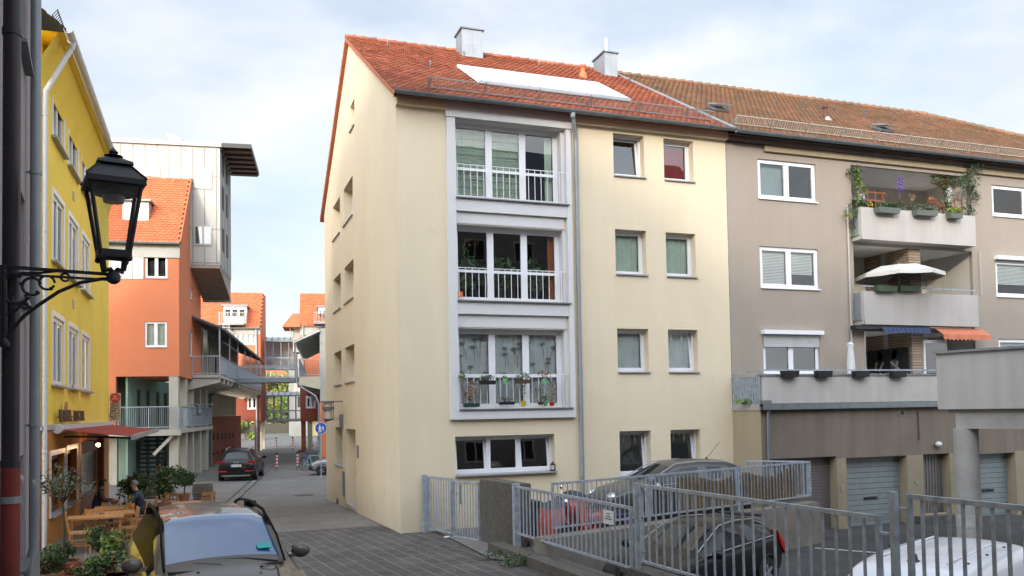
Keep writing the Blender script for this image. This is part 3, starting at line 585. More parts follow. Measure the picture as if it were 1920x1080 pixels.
# loggia interiors
def px_on_u(x, y, u): return GF.onu(x, y, u)
for k, (a0, a1, z0, z1) in enumerate(LOGS):
    D = 1.9; mb = MB()
    XW.box(mb, a0 - .1, a1 + .1, -D - .1, -D, z0 - .05, z1 + .05, 0); XW.box(mb, a0 - .1, a0, -D, -.12, z0, z1, 0); XW.box(mb, a1, a1 + .1, -D, -.12, z0, z1, 0)
    XW.box(mb, a0, a1, -D, -.12, z1 + .0, z1 + .1, 1); XW.box(mb, a0, a1, -D, -.12, z0 - .1, z0, 1)
    mb.build('loggia_walls', [mat('loggia_plaster', (.60, .57, .51), .9, var=.08), mat('loggia_ceiling', (.78, .77, .75), .9, var=.05)], grey)
    pu = 21.18 - 14.07
    if k:
        mb = MB(); mb.box(pu - .46, pu, .0, D + .1, z0, z1, 0)
        mb.box(pu - .50, pu - .46, .95, 1.13, z0, z1, 1)
        mb.build('brick_pier', [mat_brick('yellow_brick', (.38, .28, .19), (.27, .205, .145), (.11, .095, .08), .25, .085, .012, axes='yz'), M_BALC], grey)
        dm = MB(); XW.box(dm, pu + .35, pu + 1.55, -D, -D + .06, z0, z0 + 2.1, 0); XW.box(dm, pu + .5, pu + 1.4, -D + .06, -D + .07, z0 + .2, z0 + 1.98, 1)
        do = dm.build('balcony_door', [M_WHITE, M_BLACK], grey)
        dm = MB(); XW.box(dm, a0 + .0, a0 + .5, -D, -D + .06, z0, z0 + 2.1, 0); XW.box(dm, a0 + .1, a0 + .4, -D + .06, -D + .07, z0 + .2, z0 + 1.98, 1); dm.build('balcony_door', [M_WHITE, M_BLACK], grey)
    else:
        dm = MB(); XW.box(dm, a0 + 1.3, a0 + 2.9, -D, -D + .06, z0, z0 + 1.85, 0); XW.box(dm, a0 + 1.45, a0 + 2.75, -D + .06, -D + .07, z0 + .2, z0 + 1.75, 1); dm.build('balcony_door', [M_WHITE, M_BLACK], grey)
# balcony slabs and parapets
for k, (zt, zb) in enumerate(((8.90, 7.93), (6.36, 5.36))):
    pm = MB(); A0, A1 = 18.50 - 14.07, 23.06 - 14.07
    XW.box(pm, A0 + .0, A1, .30, .42, zb, zt); XW.box(pm, A1 - .1, A1, .0, .30, zb, zt); XW.box(pm, A0 + .02, A1 - .1, 0.0, .30, zb, zb + .12)
    XW.box(pm, A0 - .01, A0 + .02, .0, .42, zb, zb + .13)
    pm.build('balcony_parapet', M_BALC, grey)
    pm = MB(); XW.box(pm, A0 - .012, A0 + .0, .02, .30, zb + .18, zt - .02); XW.box(pm, A0 - .05, A0 - .012, .0, .34, zb + .13, zb + .17); pm.build('side_screen', M_ZINC, grey)
    rl = MB(); XW.beam(rl, (A0 - .02, .36, zt + .16), (A1 - .05, .36, zt + .16), .035)
    for i in range(6): a = A0 + .1 + (A1 - A0 - .25) * i / 5; XW.beam(rl, (a, .36, zt), (a, .36, zt + .16), .02)
    if k: rl.build('handrail', M_GALV, grey)
# rain pipes
mb = MB(); a = XW.px(1590, 500)[0]; mb.tube([XW.p(a, .05, 9.0), XW.p(a, .05, 3.1)], .03, 8); mb.tube([XW.p(a, .05, 5.25), XW.p(a + .5, .05, 5.2)], .02, 6); XW.box(mb, a - .02, a + .16, .0, .08, 5.2, 5.36)
mb.build('downpipe', M_BALC, grey, True)
mb = MB(); a = XW.px(1826, 500)[0]; mb.tube([XW.p(a + .05, .2, 7.9), XW.p(a + .05, .2, 6.4)], .025, 8); mb.build('downpipe', M_BALC, grey, True)
# awnings under the balconies
mb = MB(); a0 = XW.px(1634, 615)[0]; a1 = XW.px(1722, 620)[0]; n = 22
for i in range(n):
    x0 = a0 + (a1 - a0) * i / n; x1 = a0 + (a1 - a0) * (i + 1) / n
    mb.add([XW.p(x0, .42, 5.28), XW.p(x1, .42, 5.28), XW.p(x1, .5, 5.10 + .02 * (i % 2)), XW.p(x0, .5, 5.10 + .02 * ((i + 1) % 2))], [(0, 1, 2, 3)], 1 if i % 2 else 0)
XW.box(mb, a0 - .9, a1 + .1, .1, .36, 5.22, 5.34, 2)
mb.build('awning', [mat('blue_fabric', (.015, .03, .10), .8), mat('white_fabric', (.04, .06, .12), .8), M_BLACK], grey)
mb = MB(); a0 = XW.px(1738, 615)[0]; a1 = XW.px(1826, 620)[0]; n = 12
for i in range(n):
    x0 = a0 + (a1 - a0) * i / n; x1 = a0 + (a1 - a0) * (i + 1) / n; o0 = .03 * math.sin(i * 2.1); o1 = .03 * math.sin((i + 1) * 2.1)
    mb.add([XW.p(x0, .30, 5.30), XW.p(x1, .30, 5.30), XW.p(x1, .62 + o1, 5.08), XW.p(x0, .62 + o0, 5.08)], [(0, 1, 2, 3)])
    mb.add([XW.p(x0, .62 + o0, 5.08), XW.p(x1, .62 + o1, 5.08), XW.p(x1, .63, 4.95), XW.p((x0 + x1) / 2, .64, 4.89), XW.p(x0, .63, 4.95)], [(0, 1, 2, 3, 4)])
mb.build('awning', mat('salmon_fabric', (.52, .17, .09), .8, var=.1, vs_=3), grey, True)
mb = MB(); a0 = XW.px(1732, 700)[0]; a1 = XW.px(1773, 630)[0]; XW.box(mb, a0, a1, .0, .04, 3.1, 4.95, 0); XW.box(mb, a0 + .07, a1 - .1, .04, .05, 3.2, 4.85, 1); mb.build('wind_screen', [M_WHITE, mat_glass('smoked', (.3, .3, .3), .1)], grey)
# roof of the grey house
g0 = Vector((.03, -.42, EZ - .13)); gs = Vector((0, RV + .42, RZ + .10 - EZ + .13)); GL = gs.length; g_ = gs.normalized(); nG = Vector((0, -g_.z, g_.y))
rf = MB(); hip = (HX) ; xe = GX1 + .4
rf.add([g0, (xe, g0.y, g0.z), (hip, RV, RZ + .1), g0 + gs], [(0, 1, 2, 3)], 1); rf.add([(xe, g0.y, g0.z), (xe, 14.4, g0.z), (hip, RV, RZ + .1)], [(0, 1, 2)], 1); rf.add([(xe, 14.4, g0.z), (.03, 14.4, g0.z), g0 + gs, (hip, RV, RZ + .1)], [(0, 1, 2, 3)], 1)
rf.add([g0 + Vector((0, 0, -.14)), (xe, g0.y, g0.z - .14), (xe, .02, g0.z - .02), (.03, .02, g0.z - .02)], [(0, 1, 2, 3)], 2)
rf.add([g0 + Vector((0, 0, -.14)), (xe, g0.y, g0.z - .14), (xe, g0.y, g0.z), g0], [(0, 1, 2, 3)], 2)
tiles(rf, g0, (1, 0, 0), gs, [(0, 0), (xe - .03, 0), (hip - .03, GL), (0, GL)], seed=21, tw=.2, te=.175, th=.02)
gro = rf.build('roof', [M_TILE_OLD, M_RUBBER, mat('dark_eaves_wood', (.045, .032, .026), .8)], grey)
mb = MB(); k = 0; tp = g0 + gs
while k < hip - .1: mb.tube([tp + Vector((k, 0, -.02)), tp + Vector((k + .40, 0, .01))], [.10, .13], 8); k += .38
hd = Vector((xe, g0.y, g0.z)) - Vector((hip, RV, RZ + .1)); L_ = hd.length; k = 0
while k < L_: p = Vector((hip, RV, RZ + .12)) + hd.normalized() * k; mb.tube([p, p + hd.normalized() * .4], [.10, .13], 8); k += .38
mb.build('ridge_tiles', M_TILE_OLD, gro, True)
mb = MB(); mb.beam(g0 + Vector((-.02, 0, 0)) + nG * .06, g0 + gs + Vector((-.02, 0, 0)) + nG * .06, .16, .03); mb.build('party_flashing', M_ZINC, gro)
mb = MB(); half_pipe(mb, g0 + Vector((0, -.08, -.02)), Vector((xe, g0.y - .08, g0.z - .02)), .085); mb.build('gutter', M_ZINC_D, grey, True)
snow_guard(gro, g0, .35, xe - 1, g_, nG, m=mat('rusty_galvanised', (.40, .36, .30), .6, metal=.35, var=.2, vs_=6), pan=1.28)
mb = MB(); XW.box(mb, 1.3, GX1, 0, .09, 10.42, 10.60); mb.build('eaves_band', mat('pale_band', (.36, .29, .19), .9), grey)
mb = MB(); XW.box(mb, .02, GX1, 0, .14, 10.62, 10.80, 0); XW.box(mb, .02, GX1, 0, .11, 10.60, 10.62, 1); mb.build('cornice', [mat('cornice_pink', (.28, .19, .155), .9), M_BLACK], grey)  # black strip below the cornice stands in for its shadow line
for (x, y, wd, tl) in ((1353, 212, .78, 10), (1663, 250, .85, 12)):
    q = on_roof(x, y, g0, g_, nG, GF); mb = MB(); side = Vector((1, 0, 0))
    lidS = (g_ * math.cos(R_(tl)) + nG * math.sin(R_(tl))); 
    B = [q + nG * .05 - side * .27, q + nG * .05 + side * .27]
    top2 = [b + g_ * .50 for b in B]; lid = [t + (q * 0) for t in top2]
    mb.add([B[0], B[1], top2[1], top2[0]] + [p + nG * .08 for p in (B[0], B[1], top2[1], top2[0])], [(0, 1, 5, 4), (1, 2, 6, 5), (2, 3, 7, 6), (3, 0, 4, 7), (4, 5, 6, 7)], 2)
    hinge = [t + nG * .1 for t in top2]; low = [h - (g_ * math.cos(R_(tl)) - nG * math.sin(R_(tl))) * .56 for h in hinge]
    mb.add([low[0], low[1], hinge[1], hinge[0]] + [p + nG * .05 for p in (low[0], low[1], hinge[1], hinge[0])], [(0, 1, 2, 3), (0, 1, 5, 4), (1, 2, 6, 5), (2, 3, 7, 6), (3, 0, 4, 7)], 0)
    c_ = [low[0] + side * .07, low[1] - side * .07, hinge[1] - side * .07, hinge[0] + side * .07]; ins = (hinge[0] - low[0]).normalized() * .07
    mb.add([c_[0] + ins + nG * .054, c_[1] + ins + nG * .054, c_[2] - ins + nG * .054, c_[3] - ins + nG * .054], [(0, 1, 2, 3)], 1)
    mb.build('roof_window', [M_ZINC, mat('skylight_glass', (.25, .33, .45), .06, ior=2.4, coat=1), M_ZINC_D], gro)
q = on_roof(1548, 224, g0, g_, nG, GF); mb = MB(); mb.lathe(q, [(.13, -.1), (.08, .05), (.06, .1), (.06, .38), (.1, .4), (.1, .5), (.0, .52)], 10); mb.lathe(q - Vector((0, .1, .06)), [(.16, -.05), (.05, .12)], 8, 1); mb.build('vent_pipe', [mat('rust_pipe', (.12, .05, .035), .8), M_BALC], gro, True)
for (x, y) in ((1180, 158), (1237, 168), (1310, 178), (1380, 186), (1452, 196), (1498, 212), (1505, 202), (1568, 209), (1622, 224), (1620, 216), (1672, 220), (1727, 228), (1733, 243)):
    q = on_roof(x, y, g0, g_, nG, GF); mb = MB(); mb.beam(q + nG * .03, q + nG * .17, .03); mb.beam(q + nG * .16, q + nG * .13 + g_ * .16, .03); mb.build('roof_hook', M_ZINC_D, gro)
# --- garage annex at the foot of the grey house
mb = MB(); zt, zf = 3.78, 2.85; AE = 16.0
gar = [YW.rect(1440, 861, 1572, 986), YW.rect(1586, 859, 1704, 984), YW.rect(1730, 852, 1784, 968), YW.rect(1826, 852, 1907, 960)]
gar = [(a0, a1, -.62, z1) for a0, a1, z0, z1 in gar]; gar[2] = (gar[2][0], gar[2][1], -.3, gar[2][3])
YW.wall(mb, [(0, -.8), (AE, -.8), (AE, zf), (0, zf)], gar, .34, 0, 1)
mb.build('garage_front', [M_GREY_D, M_TAN_LIT], grey)
mb = MB(); mb.add([(0, -1.3, -.8), (0, -.002, -.8), (0, -.002, zf), (0, -1.3, zf)], [(0, 1, 2, 3)]); mb.build('annex_side_wall', M_TAN_LIT, grey)  # side face painted lighter than the front, as the light falls on it
mb = MB()   # light piers and heads between the doors
for a0, a1 in ((gar[0][1], gar[1][0]), (gar[1][1], gar[2][0]), (gar[2][1], gar[2][1] + .42), (gar[3][1], gar[3][1] + .5)): YW.box(mb, a0 + .004, a1 - .004, 0, .012, -.78, gar[1][3])
mb.build('garage_piers', mat('pier_plaster', (.27, .225, .155), .9, var=.1, streak=.15, bump=.2), grey)
mb = MB(); YW.box(mb, -.02, AE, -1.3, .06, zf, 2.93, 0); YW.box(mb, -.04, AE, .06, .16, 2.86, 3.02, 1); YW.box(mb, .0, AE, -1.29, .02, 2.93, 3.03, 0); mb.build('terrace_slab', [M_CONC, M_ZINC_D], grey)
mb = MB(); YW.box(mb, .05, AE, -.1, .06, 3.03, zt, 0); YW.box(mb, .0, AE, -.13, .09, zt, zt + .05, 1); mb.build('terrace_parapet', [M_BALC, M_ZINC_D], grey)
mb = MB(); YW.beam(mb, (.0, 0, zt + .16), (AE, 0, zt + .16), .04)
for i in range(12): YW.beam(mb, (.9 + 1.2 * i, 0, zt + .04), (.9 + 1.2 * i, 0, zt + .16), .025)
mb.beam((0.02, -.05, 3.92), (0.02, -1.3, 3.92), .04)
n = 13
for i in range(n): y = -.06 - 1.2 * i / (n - 1); mb.box(.0, .03, y - .035, y + .035, 3.03, 3.78)
mb.build('terrace_railing', M_GALV, grey)
mb = MB(); mb.tube([YW.p(.22, .1, 2.9), YW.p(.18, .08, 2.75), YW.p(.17, .07, 1.2), YW.p(.17, .07, -.4)], .04, 8); mb.tube([YW.p(-.05, .1, 2.9), YW.p(.17, .12, 2.95), YW.p(.2, .12, 2.8)], .035, 8); YW.box(mb, -.04, .22, .02, .2, 2.86, 3.12); mb.build('downpipe', M_ZINC_D, grey, True)
M_ROLL = mat('green_grey_shutter', (.19, .225, .225), .5, var=.12, vs_=4, streak=.15); M_ROLL2 = mat('brown_grey_shutter', (.125, .11, .105), .5, var=.12, vs_=4)
for i, h in enumerate(gar):
    a0, a1, z0, z1 = h; mb = MB()
    if i == 2:
        YW.box(mb, a0, a1, -.34, -.28, z0, z1, 0)
        for k in range(9): a = a0 + .06 + (a1 - a0 - .12) * k / 8; YW.box(mb, a, a + .035, -.28, -.262, z0 + .1, z1 - .06, 1)
        YW.box(mb, a0 + .03, a0 + .07, -.28, -.23, .3, .45, 2)
        do = mb.build('steel_door', [mat('brown_steel', (.10, .09, .085), .45), mat('brown_steel_rib', (.17, .16, .15), .4), M_ZINC], grey)
        continue
    z = z1; st = .155 if i != 0 else .085
    while z > z0 + .02:
        YW.box(mb, a0, a1, -.34, -.295, max(z - st + .012, z0), z, 0); YW.box(mb, a0, a1, -.34, -.31, z - st, z - st + .012, 1); z -= st
    do = mb.build('garage_door', [M_ROLL if i != 0 else M_ROLL2, M_BLACK], grey)
    if i:
        am = (a0 + a1) / 2; hb = MB(); YW.box(hb, am - .25, am + .25, -.295, -.28, .22, .30); YW.beam(hb, (am - .2, -.27, .26), (am - .04, -.27, .29), .03); YW.beam(hb, (am + .04, -.27, .29), (am + .2, -.27, .26), .03); hb.build('handle', M_BLACK, do)
        hb = MB()
        for q in (-.5, 0, .5): YW.box(hb, am + q - .1, am + q + .1, -.295, -.285, z0 + .3, z0 + .34)
        hb.build('vent_slots', M_ZINC_D, do)
mb = MB(); YW.box(mb, gar[0][1] + .12, gar[0][1] + .17, .012, .05, .55, .72); YW.box(mb, gar[1][1] + .28, gar[1][1] + .36, .012, .04, .62, .70); mb.build('key_switch', M_ZINC, grey)
a, z = YW.px(1755, 833); mb = MB(); mb.ico(YW.p(a, .10, z), .10, 0, 2, (1.15, .8, .9)); mb.build('bulkhead_lamp', mat('opal_plastic', (.55, .55, .52), .3), grey, True)
a, z = YW.px(1691, 774); mb = MB(); YW.box(mb, a - .1, a + .1, 0, .02, z - .08, z + .1, 0); YW.box(mb, a - .08, a + .08, .02, .025, z - .06, z + .08, 1); mb.build('air_grille', [M_GREY, M_BLACK], grey)
a, z = YW.px(1720, 770); mb = MB(); mb.tube([YW.p(a, .03, z), YW.p(a + .01, .03, z - .85)], .018, 6); mb.build('drip_pipe', mat('rusty_pipe', (.10, .06, .045), .8), grey)
mb = MB(); YW.box(mb, gar[2][0] - .4, gar[2][1] + .6, 0.02, .35, -.62, -.3); mb.build('door_step', M_CONC_D, grey)
# ================================================================== GROUND
def YZ(y): return -.5 - .4 * min(1, max(0, (19 - y) / 10))
def gz(x, y): return 0.0 if y < 20.5 else -0.42 * min(1, (y - 20.5) / 13.5)
def sheet(name, x0, x1, y0, y1, m, lift=0.0, nx=2, ny=24, frame=None, zf=None):
    mb = MB(); vs_ = []
    for j in range(ny + 1):
        for i in range(nx + 1):
            x = x0 + (x1 - x0) * i / nx; y = y0 + (y1 - y0) * j / ny
            if frame: q = frame.wld(x, y, 0); x_, y_ = q.x, q.y
            else: x_, y_ = x, y
            vs_.append((x_, y_, (zf or gz)(x_, y_) + lift))
    mb.add(vs_, [(j * (nx + 1) + i, j * (nx + 1) + i + 1, (j + 1) * (nx + 1) + i + 1, (j + 1) * (nx + 1) + i) for j in range(ny) for i in range(nx)])
    return struct(mb.build(name, m))
M_SLAB = mat_brick('dark_slab_paving', (.078, .070, .067), (.055, .052, .052), (.15, .142, .115), .62, .30, .016, rot=R_(-97), var=.35, bump=.6)
M_PAV = mat_brick('grey_block_paving', (.18, .172, .16), (.145, .14, .13), (.08, .077, .07), .22, .12, .010, rot=R_(7.5), var=.22)
M_PAVB = mat_brick('pale_block_paving', (.185, .175, .16), (.15, .145, .135), (.08, .075, .07), .30, .18, .012, rot=R_(0), var=.2)
M_COB = mat_brick('granite_cobbles', (.30, .285, .255), (.18, .175, .165), (.07, .067, .06), .13, .12, .022, rot=R_(7.5), var=.3, bump=1.0)
M_ASPH = mat('yard_asphalt', (.052, .050, .048), .92, var=.3, vs_=1.3, bump=.5, bs=120)
M_EARTH = mat('earth', (.09, .085, .07), .95, var=.3)
AF = Frame(-1.336, 46.02, 7.5)
mb = MB(); mb.box(-300, 300, -120, 500, -1.6, -1.55); struct(mb.build('ground', M_EARTH))
sheet('street', -9, 6.02, -6, 22.6, M_SLAB, 0, 2, 30)
sheet('alley_street', -30, 60, 22.6, 190, M_PAV, 0, 4, 90)
sheet('pavement_band', -3.6, 4.4, 22.6, 27.4, M_PAVB, .004, 2, 10)
sheet('cobble_strip', -3.6, 4.4, 27.4, 28.3, M_COB, .006, 2, 3)
for u0, u1, nm in ((3.28, 4.05, 'cobble_gutter'),): sheet(nm, u0, u1, -17.2, 60, M_COB, .006, 1, 60, AF)
for u in (3.42, 3.78): sheet('drain_channel', u, u + .07, -17.2, 60, M_BLACK, .011, 1, 40, AF)
mb = MB(); q = W0.onz(570, 921, -.25); mb.lathe((q.x, q.y, gz(q.x, q.y) + .008), [(.42, 0), (.42, .004), (.34, .004), (.34, .010), (0, .010)], 20); o = mb.build('manhole_cover', M_CONC_D); tag(o, 'round iron manhole cover set in the grey block paving of the alley', 'manhole cover')
mb = MB(); mb.add([(5.3, 20.49, .03), (5.3, 16.0, .03), (6.1, 15.35, .03), (14.45, 17.95, .03), (14.06, 19.19, .03), (14.06, 20.49, .03)], [(0, 1, 2, 3, 4, 5)]); struct(mb.build('courtyard_path', M_PAVB))
mb = MB(); rr_ = random.Random(8)
for k in range(150):
    x = rr_.choice((rr_.gauss(4.2, .35), rr_.gauss(-.5, 2.2), 5.6 - abs(rr_.gauss(0, .5)))); y = rr_.uniform(14.5, 33); x = min(x, 4.38) if y > 20 else min(x, 5.7)
    if y > 20.6 and x < -3.4: continue
    z_ = gz(x, y) + .018; a_ = rr_.uniform(0, 6.28); k_ = rr_.uniform(.02, .05); c_, s_ = math.cos(a_) * k_, math.sin(a_) * k_; mb.add([(x - c_, y - s_, z_), (x + s_ * .5, y - c_ * .5, z_ + .012), (x + c_, y + s_, z_), (x - s_ * .5, y + c_ * .5, z_ + .01)], [(0, 1, 2, 3)], k % 2)
o = mb.build('fallen_leaves', [M_LEAF_RD, mat('pale_litter', (.30, .27, .2), .9, island=.4)]); tag(o, 'scattered dry fallen leaves along the street and the foot of the walls', 'leaves', kind='stuff')
sheet('parking_yard', 6.0, 60, -8, 19.6, M_ASPH, 0, 2, 28, zf=lambda x, y: YZ(y))
mb = MB(); p = [W0.onz(1528, 1030, -.6), W0.onz(1600, 1040, -.6)]; mb.beam((p[0].x, p[0].y, YZ(p[0].y) + .006), (p[1].x + .8, p[1].y - .1, YZ(p[1].y - .1) + .006), .09, .006); o = struct(mb.build('painted_bay_line', mat('road_paint', (.5, .5, .48), .8, var=.3, vs_=8)))

# ================================================================== YELLOW HOUSE with the cafe
YF = Frame(-3.6, 21.7, 0); YWl = Wall(YF, '+u', 0)
M_YEL = mat('yellow_plaster', (0.90, 0.66, 0.09), .9, var=.08, vs_=.6, bump=.25, bs=45, streak=.06)
M_OCH = mat('orange_ochre_plaster', (.50, .20, .04), .85, var=.1, vs_=.8, bump=.2, bs=45, streak=.06)
yel = thing('town_house', 'narrow yellow plastered town house with white windows above a cafe under a red awning', 'house', YF)
YL = 14.46; YE = 11.9
yw = []
for (y_t, y_b) in (((131, 195, 247.5), (250, 311, 348)), ((360.7, 402.6, 436), (485, 518, 541)), ((591.5, 610, 626), (712, 719, 725))):
    for j, (xa, xb) in enumerate(((98.1, 118.5), (128, 145), (152.5, 167))):
        a0, z1 = YWl.px(xa, y_t[j]); a1, _ = YWl.px(xb, y_t[j]); yw.append((a0, a1, z1, j))
Zt = [sum(w_[2] for w_ in yw[i * 3:i * 3 + 3]) / 3 for i in range(3)]
yw = [(a0, a1, Zt[i // 3] - (1.72 if i > 2 else 1.72), Zt[i // 3]) for i, (a0, a1, z1, j) in enumerate(yw)]
za = YWl.px(140, 799)[1]
sw_ = [(YWl.px(94, 900)[0], YWl.px(119, 900)[0], .55, 2.05), (YWl.px(124, 900)[0], YWl.px(143, 900)[0], .55, 2.1), (YWl.px(150, 900)[0], YWl.px(196, 900)[0], -.1, 2.25)]
mb = MB(); YWl.wall(mb, [(0, za), (YL, za), (YL, YE), (0, YE)], yw, .08)
mb.add([(0, 0, -.6), (-9, 0, -.6), (-9, 0, YE), (0, 0, YE)], [(0, 1, 2, 3)]); mb.add([(0, YL, -.6), (-9, YL, -.6), (-9, YL, YE), (0, YL, YE)], [(0, 1, 2, 3)])
mb.build('wall', M_YEL, yel)
mb = MB(); YWl.wall(mb, [(0, -.6), (YL, -.6), (YL, za), (0, za)], sw_, .25); mb.build('shopfront_wall', M_OCH, yel)
for i, h in enumerate(yw):
    wo = window(YWl, yel, h, .02, 2, fw=.07, sw=.05, glass=M_GLASS_D if i == 3 else M_GLASS, cur=M_CURT_WHITE if i not in (3,) else None, sill=False)
    mb = MB(); YWl.box(mb, h[0] - .12, h[0], 0, .03, h[2], h[3] + .12); YWl.box(mb, h[1], h[1] + .12, 0, .03, h[2], h[3] + .12); YWl.box(mb, h[0], h[1], 0, .03, h[3], h[3] + .12); mb.build('surround', M_WHITE, wo)
    mb = MB(); YWl.box(mb, h[0] - .16, h[1] + .16, -.02, .13, h[2] - .05, h[2]); mb.build('sill', M_SILL, wo)
for i, h in enumerate(sw_[:2]):
    wo = window(YWl, yel, h, .12, 1, fw=.09, sw=.05, sash=True, glass=M_GLASS_D, sill_out=.12, frame_m=M_BROWNWOOD)
    mb = MB(); YWl.box(mb, h[0] - .13, h[0], 0, .03, h[2], h[3] + .13); YWl.box(mb, h[1], h[1] + .13, 0, .03, h[2], h[3] + .13); YWl.box(mb, h[0], h[1], 0, .03, h[3], h[3] + .13); mb.build('surround', M_WHITE, wo)
h = sw_[2]; mb = MB(); YWl.box(mb, h[0], h[1], -.25, -.2, h[2], h[3], 0); YWl.box(mb, h[0], h[0] + .35, -.2, .0, h[2], h[3], 0); YWl.box(mb, h[1] - .25, h[1], -.2, .0, h[2], h[3], 0)
dr = mb.build('door', [M_BROWNWOOD], yel)
mb = MB(); YWl.box(mb, h[0] + .9, h[1] - .7, -.2, -.19, .5, 1.8); mb.build('pane', mat('door_pane', (.10, .08, .06), .1), dr); mb = MB(); a = h[0] + .7; YWl.beam(mb, (a, -.1, .5), (a, -.1, 1.3), .03); mb.build('handle', M_BLACK, dr)
mb = MB(); YWl.box(mb, .0, YL - .05, 0, .05, za - .04, za + .08); mb.build('string_course', M_BALC, yel)
# roof edge, gutter, fascia pipe
rf = MB(); A_ = Vector((.55, -.35, YE + .02)); sl_ = Vector((-4.6, 0, 3.6)); sn = sl_.normalized()
rf.add([A_, A_ + Vector((0, YL + .5, 0)), A_ + Vector((0, YL + .5, 0)) + sl_, A_ + sl_], [(0, 1, 2, 3)], 1)
rf.add([A_ + Vector((0, 0, -.12)), A_ + Vector((0, YL + .5, -.12)), Vector((0, YL + .15, YE - .1)), Vector((0, -.35, YE - .1))], [(0, 1, 2, 3)], 2)
rf.add([A_ + sl_, A_ + sl_ + Vector((0, YL + .5, 0)), Vector((-9, YL + .15, YE)), Vector((-9, -.35, YE))], [(0, 1, 2, 3)], 1)
tiles(rf, A_ + Vector((0, YL + .5, 0)), (0, -1, 0), sl_, [(0, 0), (YL + .5, 0), (YL + .5, 1.2), (0, 1.2)], seed=31)
yr = rf.build('roof', [M_TILE, M_RUBBER, M_YEL], yel)
mb = MB(); nY = Vector((3.6, 0, 4.6)).normalized(); b = A_ + sn * .35
for hgt in (.05, .22): mb.beam(b + nY * hgt, b + nY * hgt + Vector((0, YL, 0)), .02)
k = 0
while k < YL: mb.beam(b + nY * .05 + Vector((0, k, 0)), b + nY * .24 + Vector((0, k, 0)), .014); k += .12
mb.build('snow_guard', M_BLACK, yr)
mb = MB(); half_pipe(mb, A_ + Vector((.08, 0, -.02)), A_ + Vector((.08, YL + .5, -.02)), .10); mb.build('gutter', M_BAY, yel, True)
mb = MB(); mb.add([(.0, -.3, YE - 1.0), (.0, YL, YE - 1.0), (.12, YL, YE - .6), (.40, YL, YE - .12), (.40, -.3, YE - .12), (.12, -.3, YE - .6)], [(0, 1, 2, 5), (5, 2, 3, 4)]); mb.build('cove', M_YEL, yel, True)
mb = MB(); mb.tube([(.62, .25, YE + .0), (.62, .25, YE - .2), (.10, .1, YE - 1.35), (.09, .1, YE - 1.6), (.09, .1, -.1)], .062, 10); mb.lathe((.62, .25, YE - .16), [(.06, -.1), (.1, .1), (.1, .16)], 10)
for z in (10, 7.3, 4.6, 2.2): mb.lathe((.09, .1, z), [(.07, -.02), (.07, .02)], 10)
mb.build('downpipe', M_BAY, yel, True)
mb = MB(); 
for px_, py_ in ((137, 368), (137, 570), (137, 728)):
    a, z = YWl.px(px_, py_); YWl.box(mb, a - .12, a + .12, 0, .02, z - .12, z + .12)
mb.build('air_vent', M_BALC, yel)
# red awning
az = YWl.px(140, 806)[1] + .06; q0 = YWl.px(100, 806)[0]; q1 = YL - .4
far_ = YF.onu(287, 806, 1.75); near_ = YF.onu(218, 826, 1.75)
ad = 1.75; n1_ = YF.onu(218, 826, ad); n2_ = YF.onu(287, 806, ad)
mb = MB(); a0 = q0 + .1; a1 = q1; dz = n1_.z; nn = 14
for i in range(nn):
    x0 = a0 + (a1 - a0) * i / nn; x1 = a0 + (a1 - a0) * (i + 1) / nn
    mb.add([YWl.p(x0, .12, az), YWl.p(x1, .12, az), YWl.p(x1, ad * .5, (az + dz) / 2 + .0), YWl.p(x0, ad * .5, (az + dz) / 2 + .0)], [(0, 1, 2, 3)], 0); mb.add([YWl.p(x0, ad * .5, (az + dz) / 2 + .0), YWl.p(x1, ad * .5, (az + dz) / 2 + .0), YWl.p(x1, ad, dz), YWl.p(x0, ad, dz)], [(0, 1, 2, 3)], 0)
aw = mb.build('awning', [mat('red_awning_cloth', (.28, .03, .022), .85, var=.1, vs_=2)], yel, True)
mb = MB(); YWl.box(mb, a0 - .02, a1 + .02, ad, ad + .06, dz - .09, dz + .04); mb.build('front_bar', M_ZINC, aw); mb = MB(); YWl.box(mb, q0 - .1, a1, 0, .16, az - .08, az + .12); mb.lathe(YWl.p(q0 - .12, .1, az + .02), [(.12, 0), (.12, .25)], 12, 0, 'y'); mb.build('cassette', M_BAY, aw)
mb = MB()
for a in (a0 + 1, a1 - 1): YWl.beam(mb, (a, .1, az - .2), (a + .6, ad * .5, dz - .02), .05); YWl.beam(mb, (a + .6, ad * .5, dz - .02), (a, ad, dz - .07), .05)
mb.build('folding_arm', M_BLACK, aw)
# letters on the wall (the shop's name) and its round mark
M_LET = mat('bronze_letters', (.10, .045, .02), .5, metal=.4)
mb = MB(); aL0 = YWl.px(99, 780)[0]; aL1 = YWl.px(123, 780)[0]; aR0 = YWl.px(127, 780)[0]; aR1 = YWl.px(148, 780)[0]; zl = YWl.px(120, 781)[1]
for txt, b0, b1, bold in (('VETRINA', aL0, aL1, .012), ('TOSCANA', aR0, aR1, .002)):
    M = axes(YWl.p((b0 + b1) / 2, .14, zl), (0, 1, 0), (0, 0, 1)); tv, tf = text_mesh(txt, .42, depth=.015, bold=bold); wd = max(v[0] for v in tv) - min(v[0] for v in tv); k = (b1 - b0) / wd
    mb.add([M @ Vector((v[0] * k, v[1], v[2])) for v in tv], tf)
    YWl.box(mb, b0, b1, .09, .11, zl - .03, zl)
    YWl.box(mb, (b0 + b1) / 2 - .02, (b0 + b1) / 2 + .02, 0, .1, zl - .03, zl)
mb.build('sign_letters', M_LET, yel)
mb = MB(); a, z = YWl.px(114.5, 766); mb.lathe(YWl.p(a, .12, z), [(.17, -.02), (.19, 0), (.17, .02)], 16, 0, 'x'); mb.build('sign_disc', mat('copper_disc', (.45, .16, .07), .5), yel)
